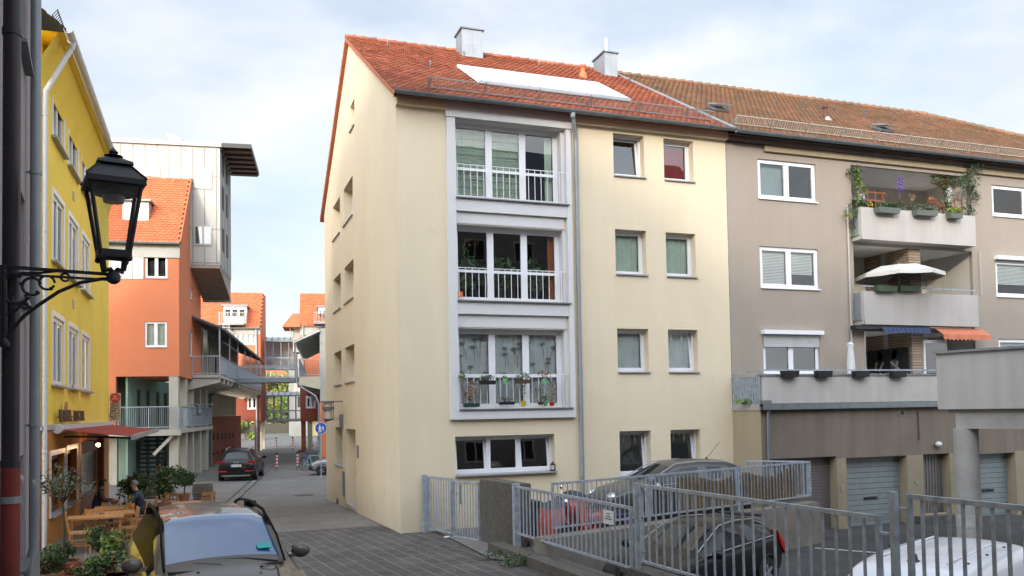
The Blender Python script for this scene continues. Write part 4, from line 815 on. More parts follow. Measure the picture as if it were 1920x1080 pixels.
# wall lantern glowing by the cafe door
a, z = YWl.px(184, 835); 
# ---- hanging blade sign
sg = YF.onu(205, 760, .22)
BF = Frame(-3.6, YF.o.y + YL, 0)
q = BF.onv(206, 737, .02); q2 = BF.onv(226, 790, .02)
sgn = thing('hanging_sign', 'upright cream shop sign with brown lettering hung on the yellow house corner', 'sign', BF)
x0, x1, z1, z0 = q.x, q2.x, q.z, q2.z; mb = MB(); mb.box(x0, x1, .0, .10, z0, z1); mb.build('panel', mat('cream_panel', (.52, .46, .36), .5), sgn)
mb = MB(); M = axes(((x0 * .68 + x1 * .32), -.006, z0 + (z1 - z0) * .36), (0, 0, 1), (-1, 0, 0)); 
for txt, fx, bold, c in (('VETRINA', .30, .006, 0), ('TOSCANA', .72, .0, 0)):
    tv, tf = text_mesh(txt, .27, depth=.003, bold=bold); wd = max(v[0] for v in tv) - min(v[0] for v in tv); k = (z1 - z0) * .64 / wd
    M = axes((x0 + (x1 - x0) * fx, -.006, z0 + (z1 - z0) * .37), (0, 0, 1), (-1, 0, 0)); mb.add([M @ Vector((v[0] * k, v[1], v[2])) for v in tv], tf)
mb.build('lettering', mat('brown_letter', (.10, .04, .02), .6), sgn)
mb = MB(); c = ((x0 + x1) / 2, 0, z1 - (z1 - z0) * .17); mb.lathe(c, [(0, -.012), (.19, -.012), (.19, 0)], 20, 0, 'y'); mb.lathe((c[0], -.006, c[2]), [(0, -.012), (.155, -.012), (.155, 0)], 20, 1, 'y'); mb.box(c[0] - .11, c[0] + .11, -.024, -.018, c[2] - .05, c[2] - .03, 2); mb.lathe((c[0], -.012, c[2] + .05), [(0, -.012), (.03, -.012), (.03, 0)], 8, 2, 'y')
mb.build('round_mark', [mat('tan_ring', (.25, .12, .06), .5), mat('red_mark', (.55, .03, .02), .5), mat('mark_white', (.6, .55, .5), .5)], sgn)
mb = MB(); mb.box(x0 - .12, x0, .03, .07, z1 - .3, z1 - .26); mb.box(x0 - .12, x0, .03, .07, z0 + .2, z0 + .24); mb.build('bracket', M_BLACK, sgn)

# ================================================================== PALE HOUSE at the near left
PF = Frame(-2.10, 12.75, -6.3); PW = Wall(PF, '+u', 0)
M_PALE = mat('pale_pink_plaster', (.36, .315, .325), .85, var=.08, vs_=.7, bump=.15, bs=40, streak=.08)
pale = thing('town_house', 'pale pinkish town house at the left edge behind the thick rain pipe', 'house', PF)
ph = []
for z0, z1 in ((-.1, .9),): pass
w1_ = PW.rect(40, 123, 47, 168); a0 = PW.px(47, 170)[0]
ph = [(a0 - .9, a0, 6.6, 7.7), (a0 - .9, a0, 4.1, 5.25), (a0 - .9, a0, 1.5, 2.6)]
mb = MB(); PW.wall(mb, [(-19, -.5), (0, -.5), (0, 10.4), (-19, 10.4)], ph, .2); mb.add([(0, 0, -.5), (-11, 0, -.5), (-11, 0, 10.4), (0, 0, 10.4)], [(0, 1, 2, 3)]); mb.add([(0, -19, -.5), (-11, -19, -.5), (-11, -19, 10.4), (0, -19, 10.4)], [(0, 1, 2, 3)]); mb.build('wall', M_PALE, pale)
for h in ph: window(PW, pale, h, .16, 1, sill_out=.08, sill_m=M_ZINC_D)
rf = MB(); rf.add([(.3, -19.2, 10.35), (.3, .15, 10.35), (-5.5, .15, 19.5), (-5.5, -19.2, 19.5)], [(0, 1, 2, 3)]); rf.add([(-11, -19.2, 10.35), (-11, .15, 10.35), (-5.5, .15, 19.5), (-5.5, -19.2, 19.5)], [(0, 1, 2, 3)]); rf.add([(0, 0, 10.35), (-11, 0, 10.35), (-5.5, 0, 19.4)], [(0, 1, 2)], 1); rf.add([(0, -19, 10.35), (-11, -19, 10.35), (-5.5, -19, 19.4)], [(0, 1, 2)], 1); rf.box(-.0, .28, -19, .12, 10.2, 10.33, 1); rf.build('roof', [M_TILE, M_PALE], pale)  # roof lies out of view; ridge raised so its shadow reaches the cream gable
mb = MB(); mb.tube([(.28, -19, 10.3), (.28, .2, 10.3)], .1, 10); mb.build('gutter', M_ZINC_D, pale, True)
q = PF.onu(66, 500, .09); mb = MB(); mb.tube([(.09, q.y, 10.3), (.09, q.y, 1.75), (.09, q.y, 1.6), (.05, q.y - .05, 1.45), (.05, q.y - .05, -.1)], .052, 10)
for z in (8.4, 5.6, 2.9): mb.lathe((.09, q.y, z), [(.06, -.02), (.06, .02)], 10); mb.box(0, .06, q.y - .01, q.y + .01, z - .01, z + .01)
mb.build('downpipe', M_ZINC, pale, True)
q = PF.onu(21, 500, .12); mb = MB(); zr_ = PF.onu(21, 874, .12).z; rr = .060
mb.tube([(.12, q.y, 10.3), (.12, q.y, zr_)], rr, 14, 0); mb.tube([(.12, q.y, zr_), (.12, q.y, -.1)], rr * 1.08, 14, 1)
for z in (zr_ + 3.2, zr_ + .02): mb.lathe((.12, q.y, z), [(rr * 1.12, -.025), (rr * 1.12, .025)], 14, 0)
mb.lathe((.12, q.y, zr_ - .24), [(rr * 1.17, -.025), (rr * 1.17, .025)], 14, 2)
mb.build('rain_pipe', [mat('dark_brown_paint', (.028, .023, .024), .35), mat('oxide_red_paint', (.20, .03, .022), .6, var=.25, vs_=5), M_ZINC], pale, True)
mb = MB(); mb.tube([(.05, q.y - .55, 10), (.05, q.y - .55, 0)], .04, 8); mb.build('cable_duct', mat('bluegrey_duct', (.33, .38, .45), .5), pale, True)

# ================================================================== ORANGE HOUSE over the arcade, with tower and gallery
M_OR = mat('orange_plaster', (.55, .175, .08), .9, var=.06, vs_=.5, bump=.15, bs=40, streak=.05)
M_RB = mat('red_brown_plaster', (.25, .065, .04), .9, var=.08, vs_=.5, bump=.15, bs=40, streak=.06)
M_MINT = mat('mint_plaster', (.24, .37, .32), .9, var=.12, vs_=.6, streak=.1)
M_PANEL = mat('pale_metal_panel', (.35, .345, .31), .45, var=.08, vs_=.5)
M_COLM = mat('pale_column', (.40, .385, .33), .85, var=.08, vs_=2, streak=.1)
orng = thing('arcade_house', 'orange plastered house on tall pale columns with a steep orange tiled roof and one dormer', 'house', AF)
OV = Wall(AF, '-v', 0); OU = Wall(AF, '+u', 0); OL = -6.0; ZB, ZE = 5.0, 11.78
fw_ = [OV.rect(271, 603, 313, 652), OV.rect(272, 479, 314, 523)]
sd = [(OU.px(332, 660)[0], OU.px(338, 660)[0], 6.35, 8.0), (OU.px(356, 650)[0], OU.px(361, 650)[0], 6.2, 7.7), (OU.px(332, 500)[0], OU.px(338, 500)[0], 9.35, 10.9), (OU.px(357, 540)[0], OU.px(361, 540)[0], 9.4, 10.1)]
sd = [(max(.25, a), b, c, d) for a, b, c, d in sd]
mb = MB(); OV.wall(mb, [(OL, ZB), (0, ZB), (0, ZE), (OL, ZE)], fw_, .12)
OU.wall(mb, [(0, ZB), (7.6, ZB), (7.6, 17), (3.6, 16.2), (0, ZE)], sd, .12); mb.add([(OL, 0, ZB), (0, 0, ZB), (0, 7.6, ZB), (OL, 7.6, ZB)], [(0, 1, 2, 3)]); 
mb.add([(OL, 0, -.6), (OL, 7.6, -.6), (OL, 7.6, ZE), (OL, 0, ZE)], [(0, 1, 2, 3)])
xo = OV.px(217, 720)[0]; mb.box(OL, xo, .0, .3, 2.0, ZB - .002, 0)
mb.build('wall', M_OR, orng)
for i, h in enumerate(fw_): window(OV, orng, h, .05, 2, fw=.05, sw=.05, cur=M_CURT_WHITE if i == 0 else None, sill_out=.04)
for h in sd: window(OU, orng, h, .05, 1, fw=.05, sw=.04, sill_out=.03)
mb = MB(); x0 = OV.px(204, 500)[0]; OV.box(mb, OL, fw_[1][0] - .05, .0, .03, fw_[1][2] - .03, fw_[1][3] + .1, 0)
for i in range(8): OV.box(mb, fw_[1][0] - .1 - .52 * i, fw_[1][0] - .06 - .52 * i, .03, .05, fw_[1][2], fw_[1][3] + .1, 1)
OV.box(mb, OL, .05, .0, .06, ZE - .75, ZE - .1, 1); mb.build('metal_facing', [mat('zinc_facing', (.42, .43, .43), .4, metal=.4), M_PANEL], orng)
ro = Vector((OL, -.25, ZE - .02)); rs = Vector((0, 3.75, 4.3)); RLn = rs.length; mb = MB(); mb.add([ro, ro + Vector((-OL + .12, 0, 0)), ro + Vector((-OL + .12, 0, 0)) + rs, ro + rs], [(0, 1, 2, 3)], 1)
tiles(mb, ro, (1, 0, 0), rs, [(0, 0), (-OL + .1, 0), (-OL + .1, RLn), (0, RLn)], tw=.26, te=.21, seed=41, th=.03)
mb.box(-.02, .14, -.3, -.2, ZE - .1, ZE, 1); o_r = mb.build('roof', [M_TILE_OR, M_RUBBER], orng)
vb = MB(); vb.beam(ro + Vector((-OL + .11, 0, .02)), ro + rs + Vector((-OL + .11, 0, .02)), .06, .16); vb.build('verge', M_TILE_OR, o_r)
mb = MB(); half_pipe(mb, ro + Vector((0, -.1, 0)), ro + Vector((-OL + .1, -.1, 0)), .10); mb.build('gutter', M_ZINC, orng, True)
d0 = AF.onv(229, 433, .9); d1 = AF.onv(279, 378, .9); mb = MB(); mb.box(d0.x, d1.x, .9, 3.2, d0.z - .05, d1.z, 0); mb.box(d0.x - .12, d1.x + .12, .75, 3.4, d1.z, d1.z + .1, 1)
for j in range(2): xx = d0.x + .12 + (d1.x - d0.x - .1) / 2 * j; ww = (d1.x - d0.x - .4) / 2; mb.box(xx, xx + ww, .88, .9, d0.z + .2, d1.z - .12, 2)
mb.box(d1.x, d1.x + .01, 1.2, 1.9, d0.z + .55, d1.z - .15, 2)
mb.build('dormer', [M_PANEL, M_ZINC_D, mat('sky_glass', (.25, .3, .34), .06, ior=2.2)], o_r)
for px_, py_ in ((277, 347), (325, 347)):
    qv = AF.onv(px_, py_ - 0, 3.1); mb = MB(); mb.beam((qv.x, 3.2, ro.z + 4.05), (qv.x, 3.05, ro.z + 4.3), .05); mb.build('roof_hook', M_PANEL, o_r)
mb = MB(); mb.box(xo - .35, xo - .02, .3, .7, -.6, 2.0); mb.build('column', M_COLM, orng)
# columns, galleries, mint back wall
cs = [0.0, 2.5, 4.75, 7.6, 10.2]
for i, v in enumerate(cs):
    mb = MB(); zt_ = ZB if i < 3 else 5.1; mb.box(-.5, -.06, v + .02, v + .47, -.35, zt_); mb.box(-.54, -.02, v - .02, v + .51, -.5, -.2); mb.build('column', M_COLM, orng)
mb = MB(); mb.box(-2.6, -2.5, .3, 12.5, -.6, 5.1, 0); mb.box(-8, -2.6, 1.6, 1.8, -.6, 5.0, 0); mb.box(-.45, -.35, 12.6, 13.6, -.6, 8.5, 0); mb.box(-.9, -.35, 11.4, 12.7, -.6, 5.0, 0); mb.build('arcade_back_wall', M_MINT, orng)
mb = MB()
for v in (2.2, 4.6, 7.4, 9.8): mb.box(-2.5, -2.47, v, v + .9, -.45, 1.7, 0); mb.box(-2.5, -2.47, v + .2, v + .9, 2.45, 4.4, 0)
mb.box(-2.5, -.6, 12.2, 12.3, -.5, 5, 0); mb.build('dark_doors', mat('dark_green_door', (.03, .045, .04), .5), orng)
def mesh_rail(root, A, B, z0, h=1.0, fill=.12, nm='gallery_rail', post=1.6):
    A = Vector(A); B = Vector(B); L = (B - A).length; d = (B - A) / L; mb = MB(); u = Vector((0, 0, 1))
    mb.beam(A + u * (z0 + h), B + u * (z0 + h), .05); mb.beam(A + u * (z0 + .08), B + u * (z0 + .08), .04); k = 0; n = max(1, round(L / post))
    for i in range(n + 1): mb.beam(A + d * L * i / n + u * (z0 - .1), A + d * L * i / n + u * (z0 + h), .05)
    k = fill
    while k < L: mb.beam(A + d * k + u * (z0 + .08), A + d * k + u * (z0 + h), .014); k += fill
    return mb.build(nm, M_GALV, root)
zg = OV.px(335, 785)[1]; zg = 2.35
mb = MB(); mb.box(-6, .1, -.3, .0, zg - .35, zg - .05, 0); mb.box(-2.5, .1, 0, 12, zg - .25, zg - .05, 0); mb.beam((-.3, -.1, zg - .35), (-1.2, -.1, zg - 1.3), .2, .15, 0); mb.build('first_gallery', M_COLM, orng)
mesh_rail(orng, (-4.2, -.3, 0), (.0, -.3, 0), zg, 1.1, .1); mesh_rail(orng, (.02, .5, 0), (.02, 12, 0), zg, 1.1, .1)
st_ = MB()
for k in range(12): st_.box(-2.4 + .1 * 0 - .0, -1.2, 1.2 + .26 * k, 1.5 + .26 * k, -.4 + .22 * k, -.3 + .22 * k)
st_.beam((-1.2, 1.2, -.3), (-1.2, 4.3, 2.3), .06, .3); st_.build('stairs', mat('dark_steel', (.04, .042, .045), .6), orng)
# gallery above, out over the alley
gal = thing('gallery_walkway', 'long raised walkway with steel railing and lean-to roof left of the alley', 'walkway', AF)
G0, G1 = 4.3, 34.5; zf_ = 5.15; GU = 1.45
mb = MB(); mb.box(-.3, GU, G0, G1, zf_ - .06, zf_ + .1, 0)
v = G0 + .1
while v < G1: mb.add([(-.3, v, zf_ - .75), (GU, v, zf_ - .32), (GU, v, zf_ - .06), (-.3, v, zf_ - .06), (-.3, v + .22, zf_ - .75), (GU, v + .22, zf_ - .32), (GU, v + .22, zf_ - .06), (-.3, v + .22, zf_ - .06)], [(0, 1, 2, 3), (7, 6, 5, 4), (0, 4, 5, 1), (1, 5, 6, 2), (2, 6, 7, 3)], 0); v += 2.15
mb.build('deck', mat('gallery_concrete', (.42, .40, .34), .85, var=.1, streak=.15), gal)
mesh_rail(gal, (.0, G0, 0), (GU, G0, 0), zf_ + .1, 1.05, .13, 'railing'); mesh_rail(gal, (GU, G0, 0), (GU, G1, 0), zf_ + .1, 1.05, .13, 'railing')
mb = MB(); v = G0
while v < G1 + .1: mb.beam((GU, v, zf_), (GU, v, zf_ + 2.75), .07); v += 5.0
mb.build('posts', M_GALV, gal)
mb = MB(); mb.add([(GU + .15, G0 - .2, zf_ + 2.7), (GU + .15, G1, zf_ + 2.7), (-.5, G1, zf_ + 3.55), (-.5, G0 - .2, zf_ + 3.55)] + [(GU + .15, G0 - .2, zf_ + 2.78), (GU + .15, G1, zf_ + 2.78), (-.5, G1, zf_ + 3.63), (-.5, G0 - .2, zf_ + 3.63)], [(0, 1, 2, 3), (4, 7, 6, 5), (0, 4, 5, 1), (1, 5, 6, 2), (0, 3, 7, 4)])
v = G0
while v < G1: mb.beam((GU + .1, v, zf_ + 2.68), (-.5, v, zf_ + 3.5), .05, .1); v += 1.25
mb.build('lean_to_roof', mat('slate_metal', (.13, .145, .155), .4, metal=.5), gal)
mb = MB(); half_pipe(mb, Vector((GU + .2, G0, zf_ + 2.72)), Vector((GU + .2, G1, zf_ + 2.72)), .09); mb.build('gutter', M_ZINC, gal, True)
mb = MB(); mb.box(-.62, -.5, 12.4, 34.6, zf_ - .06, zf_ + 3.5, 0)
v = 12.6
while v < 34: mb.box(-.5, -.46, v, v + .06, zf_, zf_ + 3.3, 1); v += .8
for v in (14, 18, 23): mb.box(-.5, -.45, v, v + .75, zf_ + .1, zf_ + 2.1, 2)
for v in (27, 29.5, 32): mb.box(-.5, -.45, v, v + 1.2, zf_ + .2, zf_ + 2.2, 3)
mb.build('panel_wall', [M_PANEL, M_COLM, M_ROOM, M_RB], gal)
for v in (7.0, 9.6, 11.9):
    mb = MB(); mb.box(-.55, -.2, v, v + .4, zf_ + .1, zf_ + 3.45); mb.build('column', M_COLM, gal)
mb = MB(); mb.box(-2.4, -2.3, 7.6, 12.6, zf_, zf_ + 3.4); mb.build('back_wall', M_MINT, gal)
# red brown wall below the gallery
rbw = thing('passage_wall', 'red-brown plastered ground floor wall below the gallery with a strip of tall pale panels', 'wall', AF)
mb = MB(); mb.box(-.45, -.3, 13.6, 34.4, -.6, 2.9); mb.build('wall', M_RB, rbw)
mb = MB(); mb.box(-.45, -.32, 13.6, 30.5, 2.9, 4.6, 0); v = 13.8
while v < 30: mb.box(-.32, -.28, v, v + .1, 2.95, 4.55, 1); v += 1.05
mb.build('panel_strip', [mat('ochre_glass_panel', (.22, .20, .13), .4), M_COLM], rbw)
mb = MB()
for k, v in enumerate((15, 17.4, 20, 22.6, 25, 27.5)): mb.box(-.3, -.22, v, v + .12, 1.3 - .05 * k, 1.75 - .05 * k); mb.box(-.3, -.16, v - .1, v + .5, .35, .42)
mb.build('wall_hooks', M_BLACK, rbw); mb = MB(); mb.tube([(-.2, 13.7, zf_ - .5), (-.22, 13.7, 4.3), (-.22, 13.7, -.4)], .07, 8); mb.tube([(1.3, 13.0, zf_ - .3), (.1, 13.5, zf_ - .6), (-.2, 13.7, zf_ - .9)], .06, 8); mb.build('downpipe', M_ZINC_D, rbw, True)

# ---- tower
TV0 = 3.6
tow = thing('clad_tower', 'tall boxy tower clad in pale standing-seam panels with a dark slatted roof overhang', 'tower', AF)
t1 = AF.onv(412, 265, TV0); TX1 = t1.x; TZ1 = t1.z; TZ0 = AF.onv(412, 497, TV0).z; TX0 = AF.onv(357, 400, TV0).x
TV1 = AF.onu(433, 400, TX1).y; TV1 = min(TV1, 12.5)
mb = MB(); mb.box(OL - 1, TX1, TV0, TV1, TZ0, TZ1 - .35); mb.build('body', M_PANEL, tow)
TW = Wall(AF, '-v', TV0); TS = Wall(AF, '+u', TX1); mb = MB(); a = TX1 - .2
while a > OL - 1: TW.box(mb, a - .015, a + .015, 0, .035, TZ0, TZ1 - .4); a -= .62
v = TV0 + .3
while v < TV1: TS.box(mb, v - .02, v + .02, 0, .04, TZ0 - .3, TZ1 - .4); v += .75
for z in (TZ0 + .12, TZ0 + 2.0, TZ0 + 4.95): TW.box(mb, TX0, TX1, 0, .02, z - .02, z + .02)
mb.build('seams', mat('seam_strip', (.20, .20, .19), .5), tow)
for (x0, y0, x1, y1) in ((363, 314, 398, 355), (364, 422, 398, 461), (258, 310, 300, 332)):
    r_ = TW.rect(x0, y0, x1, y1); mb = MB(); TW.box(mb, r_[0], r_[1], .0, .05, r_[2], r_[3], 0); m_ = (r_[0] + r_[1]) / 2
    wo = mb.build('window', M_PANEL, tow); mb = MB(); TW.box(mb, r_[0] + .07, m_ - .05, .05, .055, r_[2] + .1, r_[3] - .08); TW.box(mb, m_ + .05, r_[1] - .07, .05, .055, r_[2] + .1, r_[3] - .08); mb.build('pane', mat('blind_glass', (.50, .50, .45), .15) if y0 != 422 else mat('tower_glass', (.06, .08, .10), .05, ior=2.0), wo)
mb = MB()
for k in range(max(1, int((TV1 - TV0 - 1) / 1.9))):
    for z in (TZ0 + 1, TZ0 + 3.4, TZ0 + 5.4): TS.box(mb, TV0 + .9 + 1.9 * k, TV0 + 1.7 + 1.9 * k, .0, .03, z, z + 1.3)
mb.build('side_windows', M_ROOM, tow)
mb = MB(); pr_ = 1.7; rz = TZ1 - .35
mb.box(OL - 1, TX1 + .1, TV0 - .15, TV1, rz, rz + .22, 1); mb.box(TX1 + .1, TX1 + pr_, TV0 - .1, TV0 + .0, rz, rz + .2, 0); mb.box(TX1 + pr_ - .08, TX1 + pr_, TV0, TV1, rz, rz + .2, 0); mb.box(TX1 + .1, TX1 + pr_, TV0 - .1, TV1, rz + .2, rz + .24, 0)
v = TV0 + .5
while v < TV1: mb.box(TX1, TX1 + pr_ - .08, v, v + .45, rz - .02, rz + .18, 2); v += .95
mb.build('roof', [M_BLACK, M_ZINC, mat('dark_slat', (.09, .07, .06), .6)], tow)
mb = MB(); x0 = AF.onv(310, 258, TV0 + 1).x; z0 = AF.onv(310, 258, TV0 + 1).z; mb.add([(x0, TV0 + 1, z0 + .3), (x0 + .9, TV0 + 1, z0), (x0 + .9, TV0 + 2, z0), (x0, TV0 + 2, z0 + .3), (x0 + .35, TV0 + 1, rz + .2), (x0 + .9, TV0 + 1, rz + .2), (x0 + .9, TV0 + 2, rz + .2), (x0 + .35, TV0 + 2, rz + .2)], [(0, 3, 2, 1), (0, 1, 5, 4), (1, 2, 6, 5), (3, 0, 4, 7), (2, 3, 7, 6)]); mb.build('roof_vent', M_ZINC, tow)
# concrete corbel under the tower
cq = AF.onu(432, 566, TX1 - .02); cv = min(cq.y, TV1 - .3); cz = cq.z + .15; mb = MB(); mb.prism([(TV0 + .02, TZ0 + .0), (TV0 + .02, TZ0 - .18), (cv, cz), (cv + .3, cz), (cv + .3, TZ0)], -.05, TX1 - .03, 'x'); mb.box(-.05, TX1 + .02, cv + .05, cv + .34, cz - .16, cz - .003, 1); mb.build('corbel', [mat('brown_concrete', (.30, .25, .20), .9, var=.15, vs_=1.5, streak=.2), M_PANEL], tow)

# ================================================================== REAR ORANGE HOUSES and bridges
def V_(v): return Wall(AF, '-v', v)
BV = 35.2; b0 = AF.onv(385, 610, BV); b1 = AF.onv(488, 610, BV); B0, B1 = b0.x - 3, b1.x
RWl = V_(BV); zr = RWl.px(450, 541)[1]; ze = RWl.px(450, 615)[1]; zl_ = RWl.px(470, 708)[1]
back = thing('rear_house', 'orange house left of the alley end with white dormer balcony on its steep roof', 'house', AF)
RUw = Wall(AF, '+u', B1); vE = RUw.px(499, 700)[0]; vE = max(vE, BV + 6)
h = RWl.rect(440, 625, 482, 646); h2 = RWl.rect(463, 744, 482, 768)
mb = MB(); zc = RWl.px(470, 702)[1]; zb2 = RWl.px(470, 790)[1]
RWl.wall(mb, [(B0, zc), (B1, zc), (B1, ze), (B0, ze)], [h], .1); mb.add([(B1, BV, zc), (B1, vE, zc), (B1, vE, zr + .3), (B1, BV + 3.6, zr), (B1, BV, ze)], [(0, 1, 2, 3, 4)]); mb.build('wall', M_OR, back)
mb = MB(); RWl.wall(mb, [(B1 - 2.8, zb2), (B1, zb2), (B1, zc), (B1 - 2.8, zc)], [h2], .1); mb.add([(B1, BV, zb2), (B1, vE, zb2), (B1, vE, zc), (B1, BV, zc)], [(0, 1, 2, 3)]); mb.add([(B1 - 2.8, BV, zb2), (B1, BV, zb2), (B1, vE, zb2), (B1 - 2.8, vE, zb2)], [(0, 1, 2, 3)]); mb.build('lower_wall', M_RB, back)
window(RWl, back, h, .05, 4, fw=.08, sw=.1, sill=False, glass=M_GLASS, cur=M_CURT_WHITE); window(RWl, back, h2, .05, 2, fw=.08, sw=.08, sill_out=.05, glass=M_GLASS_D)
for x, y in ((B1 - .35, BV + .1), (B1 - .35, BV + 2.8), (B1 - .35, vE - .5)): mb = MB(); mb.box(x - .22, x + .22, y, y + .45, -.6, zb2); mb.build('column', M_COLM if y > BV + 1 else M_RB, back)
ro = Vector((B0, BV - .2, ze)); rs = Vector((0, 3.8, zr - ze)); mb = MB(); mb.add([ro, ro + Vector((B1 - B0 + .1, 0, 0)), ro + Vector((B1 - B0 + .1, 0, 0)) + rs, ro + rs], [(0, 1, 2, 3)], 1); tiles(mb, ro, (1, 0, 0), rs, [(0, 0), (B1 - B0 + .08, 0), (B1 - B0 + .08, rs.length), (0, rs.length)], tw=.33, te=.3, seed=51, th=.04); br_ = mb.build('roof', [M_TILE_OR, M_RUBBER], back)
mb = MB(); half_pipe(mb, ro + Vector((0, -.12, 0)), ro + Vector((B1 - B0 + .1, -.12, 0)), .11); mb.tube([(B1 - .35, BV - .15, ze - .1), (B1 - .35, BV - .15, -.4)], .09, 8); mb.box(B1 - 4.5, B1, BV - .05, BV, ze - .6, ze - .1, 1); mb.build('gutter', [M_ZINC, M_PANEL], back, True)
def dormer(root, wl, v, px0, py0, px1, py1, bpx0, bpx1, bpy0, bpy1):
    r_ = wl.rect(px0, py0, px1, py1); mb = MB(); c = wl.c; mb.box(r_[0], r_[1], c, c + 3.0, r_[2], r_[3], 0); mb.box(r_[0] - .15, r_[1] + .15, c - .15, c + 3.2, r_[3], r_[3] + .14, 1)
    n = 3
    for j in range(n): x = r_[0] + .15 + (r_[1] - r_[0] - .15) / n * j; w2 = (r_[1] - r_[0]) / n - .2; mb.box(x, x + w2, c - .02, c, r_[3] - .95, r_[3] - .3, 2)
    mb.build('dormer', [M_WHITE, M_ZINC_D, M_ROOM], root)
    r_ = wl.rect(bpx0, bpy0, bpx1, bpy1); mb = MB(); mb.box(r_[0], r_[1], c - 1.1, c, r_[2] - .12, r_[2]); mb.beam(((r_[0] + r_[1]) / 2, c - .5, r_[2] - .1), ((r_[0] + r_[1]) / 2 + .1, c + .2, r_[2] - 1.3), .12); mb.build('balcony_floor', M_ZINC_D, root)
    mb = MB(); z1 = r_[3]
    for (A, B) in (((r_[0], c - 1.1), (r_[1], c - 1.1)), ((r_[0], c - 1.1), (r_[0], c)), ((r_[1], c - 1.1), (r_[1], c))):
        A = Vector((*A, 0)); B = Vector((*B, 0)); L = (B - A).length; u = Vector((0, 0, 1)); mb.beam(A + u * z1, B + u * z1, .05); mb.beam(A + u * (r_[2] + .05), B + u * (r_[2] + .05), .05); n = int(L / .13)
        for i in range(n + 1): p = A + (B - A) * i / n; mb.beam(p + u * r_[2], p + u * z1, .03 if i % 6 else .06)
    mb.build('balcony_rail', M_PANEL, root)
dormer(back, V_(BV + .2), BV, 419, 574, 462, 608, 412, 460, 588, 609)
mb = MB(); q = V_(BV - .9).rect(418, 609, 430, 640); mb.beam((q[0], BV - .9, q[2]), (q[0], BV - .9, q[3]), .06); mb.beam((q[1], BV - .9, q[2]), (q[1], BV - .9, q[3]), .06)
for i in range(8): z = q[2] + (q[3] - q[2]) * i / 7; mb.beam((q[0], BV - .9, z), (q[1], BV - .9, z), .05)
mb.build('ladder', M_GALV, back)

rr = thing('rear_house', 'orange house right of the alley end, half hidden by the cream gable', 'house', AF)
SV = 33.0; SW_ = V_(SV); s0 = SW_.px(563, 600)[0]; s1 = s0 + 7; zr2 = SW_.px(590, 540)[1]; ze2 = SW_.px(590, 612)[1]; zb3 = SW_.px(590, 792)[1]
mb = MB(); SW_.wall(mb, [(s0, 5.0), (s1, 5.0), (s1, ze2), (s0, ze2)], [], .1); mb.add([(s0, SV, 5.0), (s0, SV + 8, 5.0), (s0, SV + 8, ze2), (s0, SV + 3.6, zr2), (s0, SV, ze2)], [(0, 1, 2, 3, 4)]); mb.build('wall', M_OR, rr)
ro = Vector((s0 - .1, SV - .2, ze2)); rs = Vector((0, 3.8, zr2 - ze2)); mb = MB(); mb.add([ro, ro + Vector((7, 0, 0)), ro + Vector((7, 0, 0)) + rs, ro + rs], [(0, 1, 2, 3)], 1); tiles(mb, ro, (1, 0, 0), rs, [(0, 0), (7, 0), (7, rs.length), (0, rs.length)], tw=.33, te=.3, seed=52, th=.04); rro = mb.build('roof', [M_TILE_OR, M_RUBBER], rr)
mb = MB(); mb.box(s0 - .05, s1, SV - .04, SV, ze2 - .8, ze2 - .12); mb.tube([(s0 + .2, SV - .15, ze2), (s0 + .2, SV - .15, 5)], .1, 8); mb.build('fascia', M_PANEL, rr, True)
dormer(rr, V_(SV + .1), SV, 597, 576, 618, 588, 588, 620, 588, 607)
# small canopy roof to its left
q0 = SW_.px(530, 612); q1 = SW_.px(548, 584); mb = MB(); mb.add([(q0[0], SV - .5, q0[1]), (s0, SV - .5, q0[1]), (s0, SV + 1.5, q1[1]), (q1[0], SV + 1.5, q1[1]), (q0[0], SV - .5, q0[1] - .1), (s0, SV - .5, q0[1] - .1), (s0, SV + 3.5, q0[1] - .1), (q0[0], SV + 3.5, q0[1] - .1)], [(0, 1, 2, 3), (0, 4, 5, 1), (0, 3, 7, 4), (4, 7, 6, 5)]); mb.build('side_canopy', M_TILE_OR, rr)
mb = MB(); q2 = SW_.px(549, 630)[0]; mb.box(q2, s0, SV + .5, SV + 3, 8.6, q0[1] - .1); mb.beam((q0[0] + .6, SV, q0[1] - .1), (s0 - .5, SV + .4, q0[1] - 1.7), .07); mb.build('stair_wall', mat('stair_beige', (.45, .42, .36), .8), rr)

# right gallery structure
rg = thing('gallery_house', 'cream-panelled house right of the alley with corrugated roof over a small gallery', 'house', AF)
KV = 12.0; KW = V_(KV); k0 = KW.px(561, 700)[0]; k1 = KW.px(600, 700)[0]; kz = KW.px(580, 706)[1]; kt = KW.px(598, 618)[1]; kl = KW.px(555, 640)[1]; kb = KW.px(600, 737)[1]
mb = MB(); mb.add([(k0, KV, kz - .55), (k1, KV, kz - .85), (k1, KV, kz + .0), (k0, KV, kz + .0), (k0, 32, kz - .55), (k1, 32, kz - .85), (k1, 32, kz), (k0, 32, kz)], [(0, 1, 2, 3), (0, 4, 5, 1), (0, 3, 7, 4), (3, 2, 6, 7)]); mb.build('gallery_deck', mat('gallery_cream', (.50, .46, .34), .8), rg)
mesh_rail(rg, (k0, KV, 0), (k1, KV, 0), kz + .05, 1.1, .13, 'railing'); mesh_rail(rg, (k0, KV, 0), (k0, 32, 0), kz + .05, 1.1, .16, 'railing', 2.4)
mb = MB(); n = 26
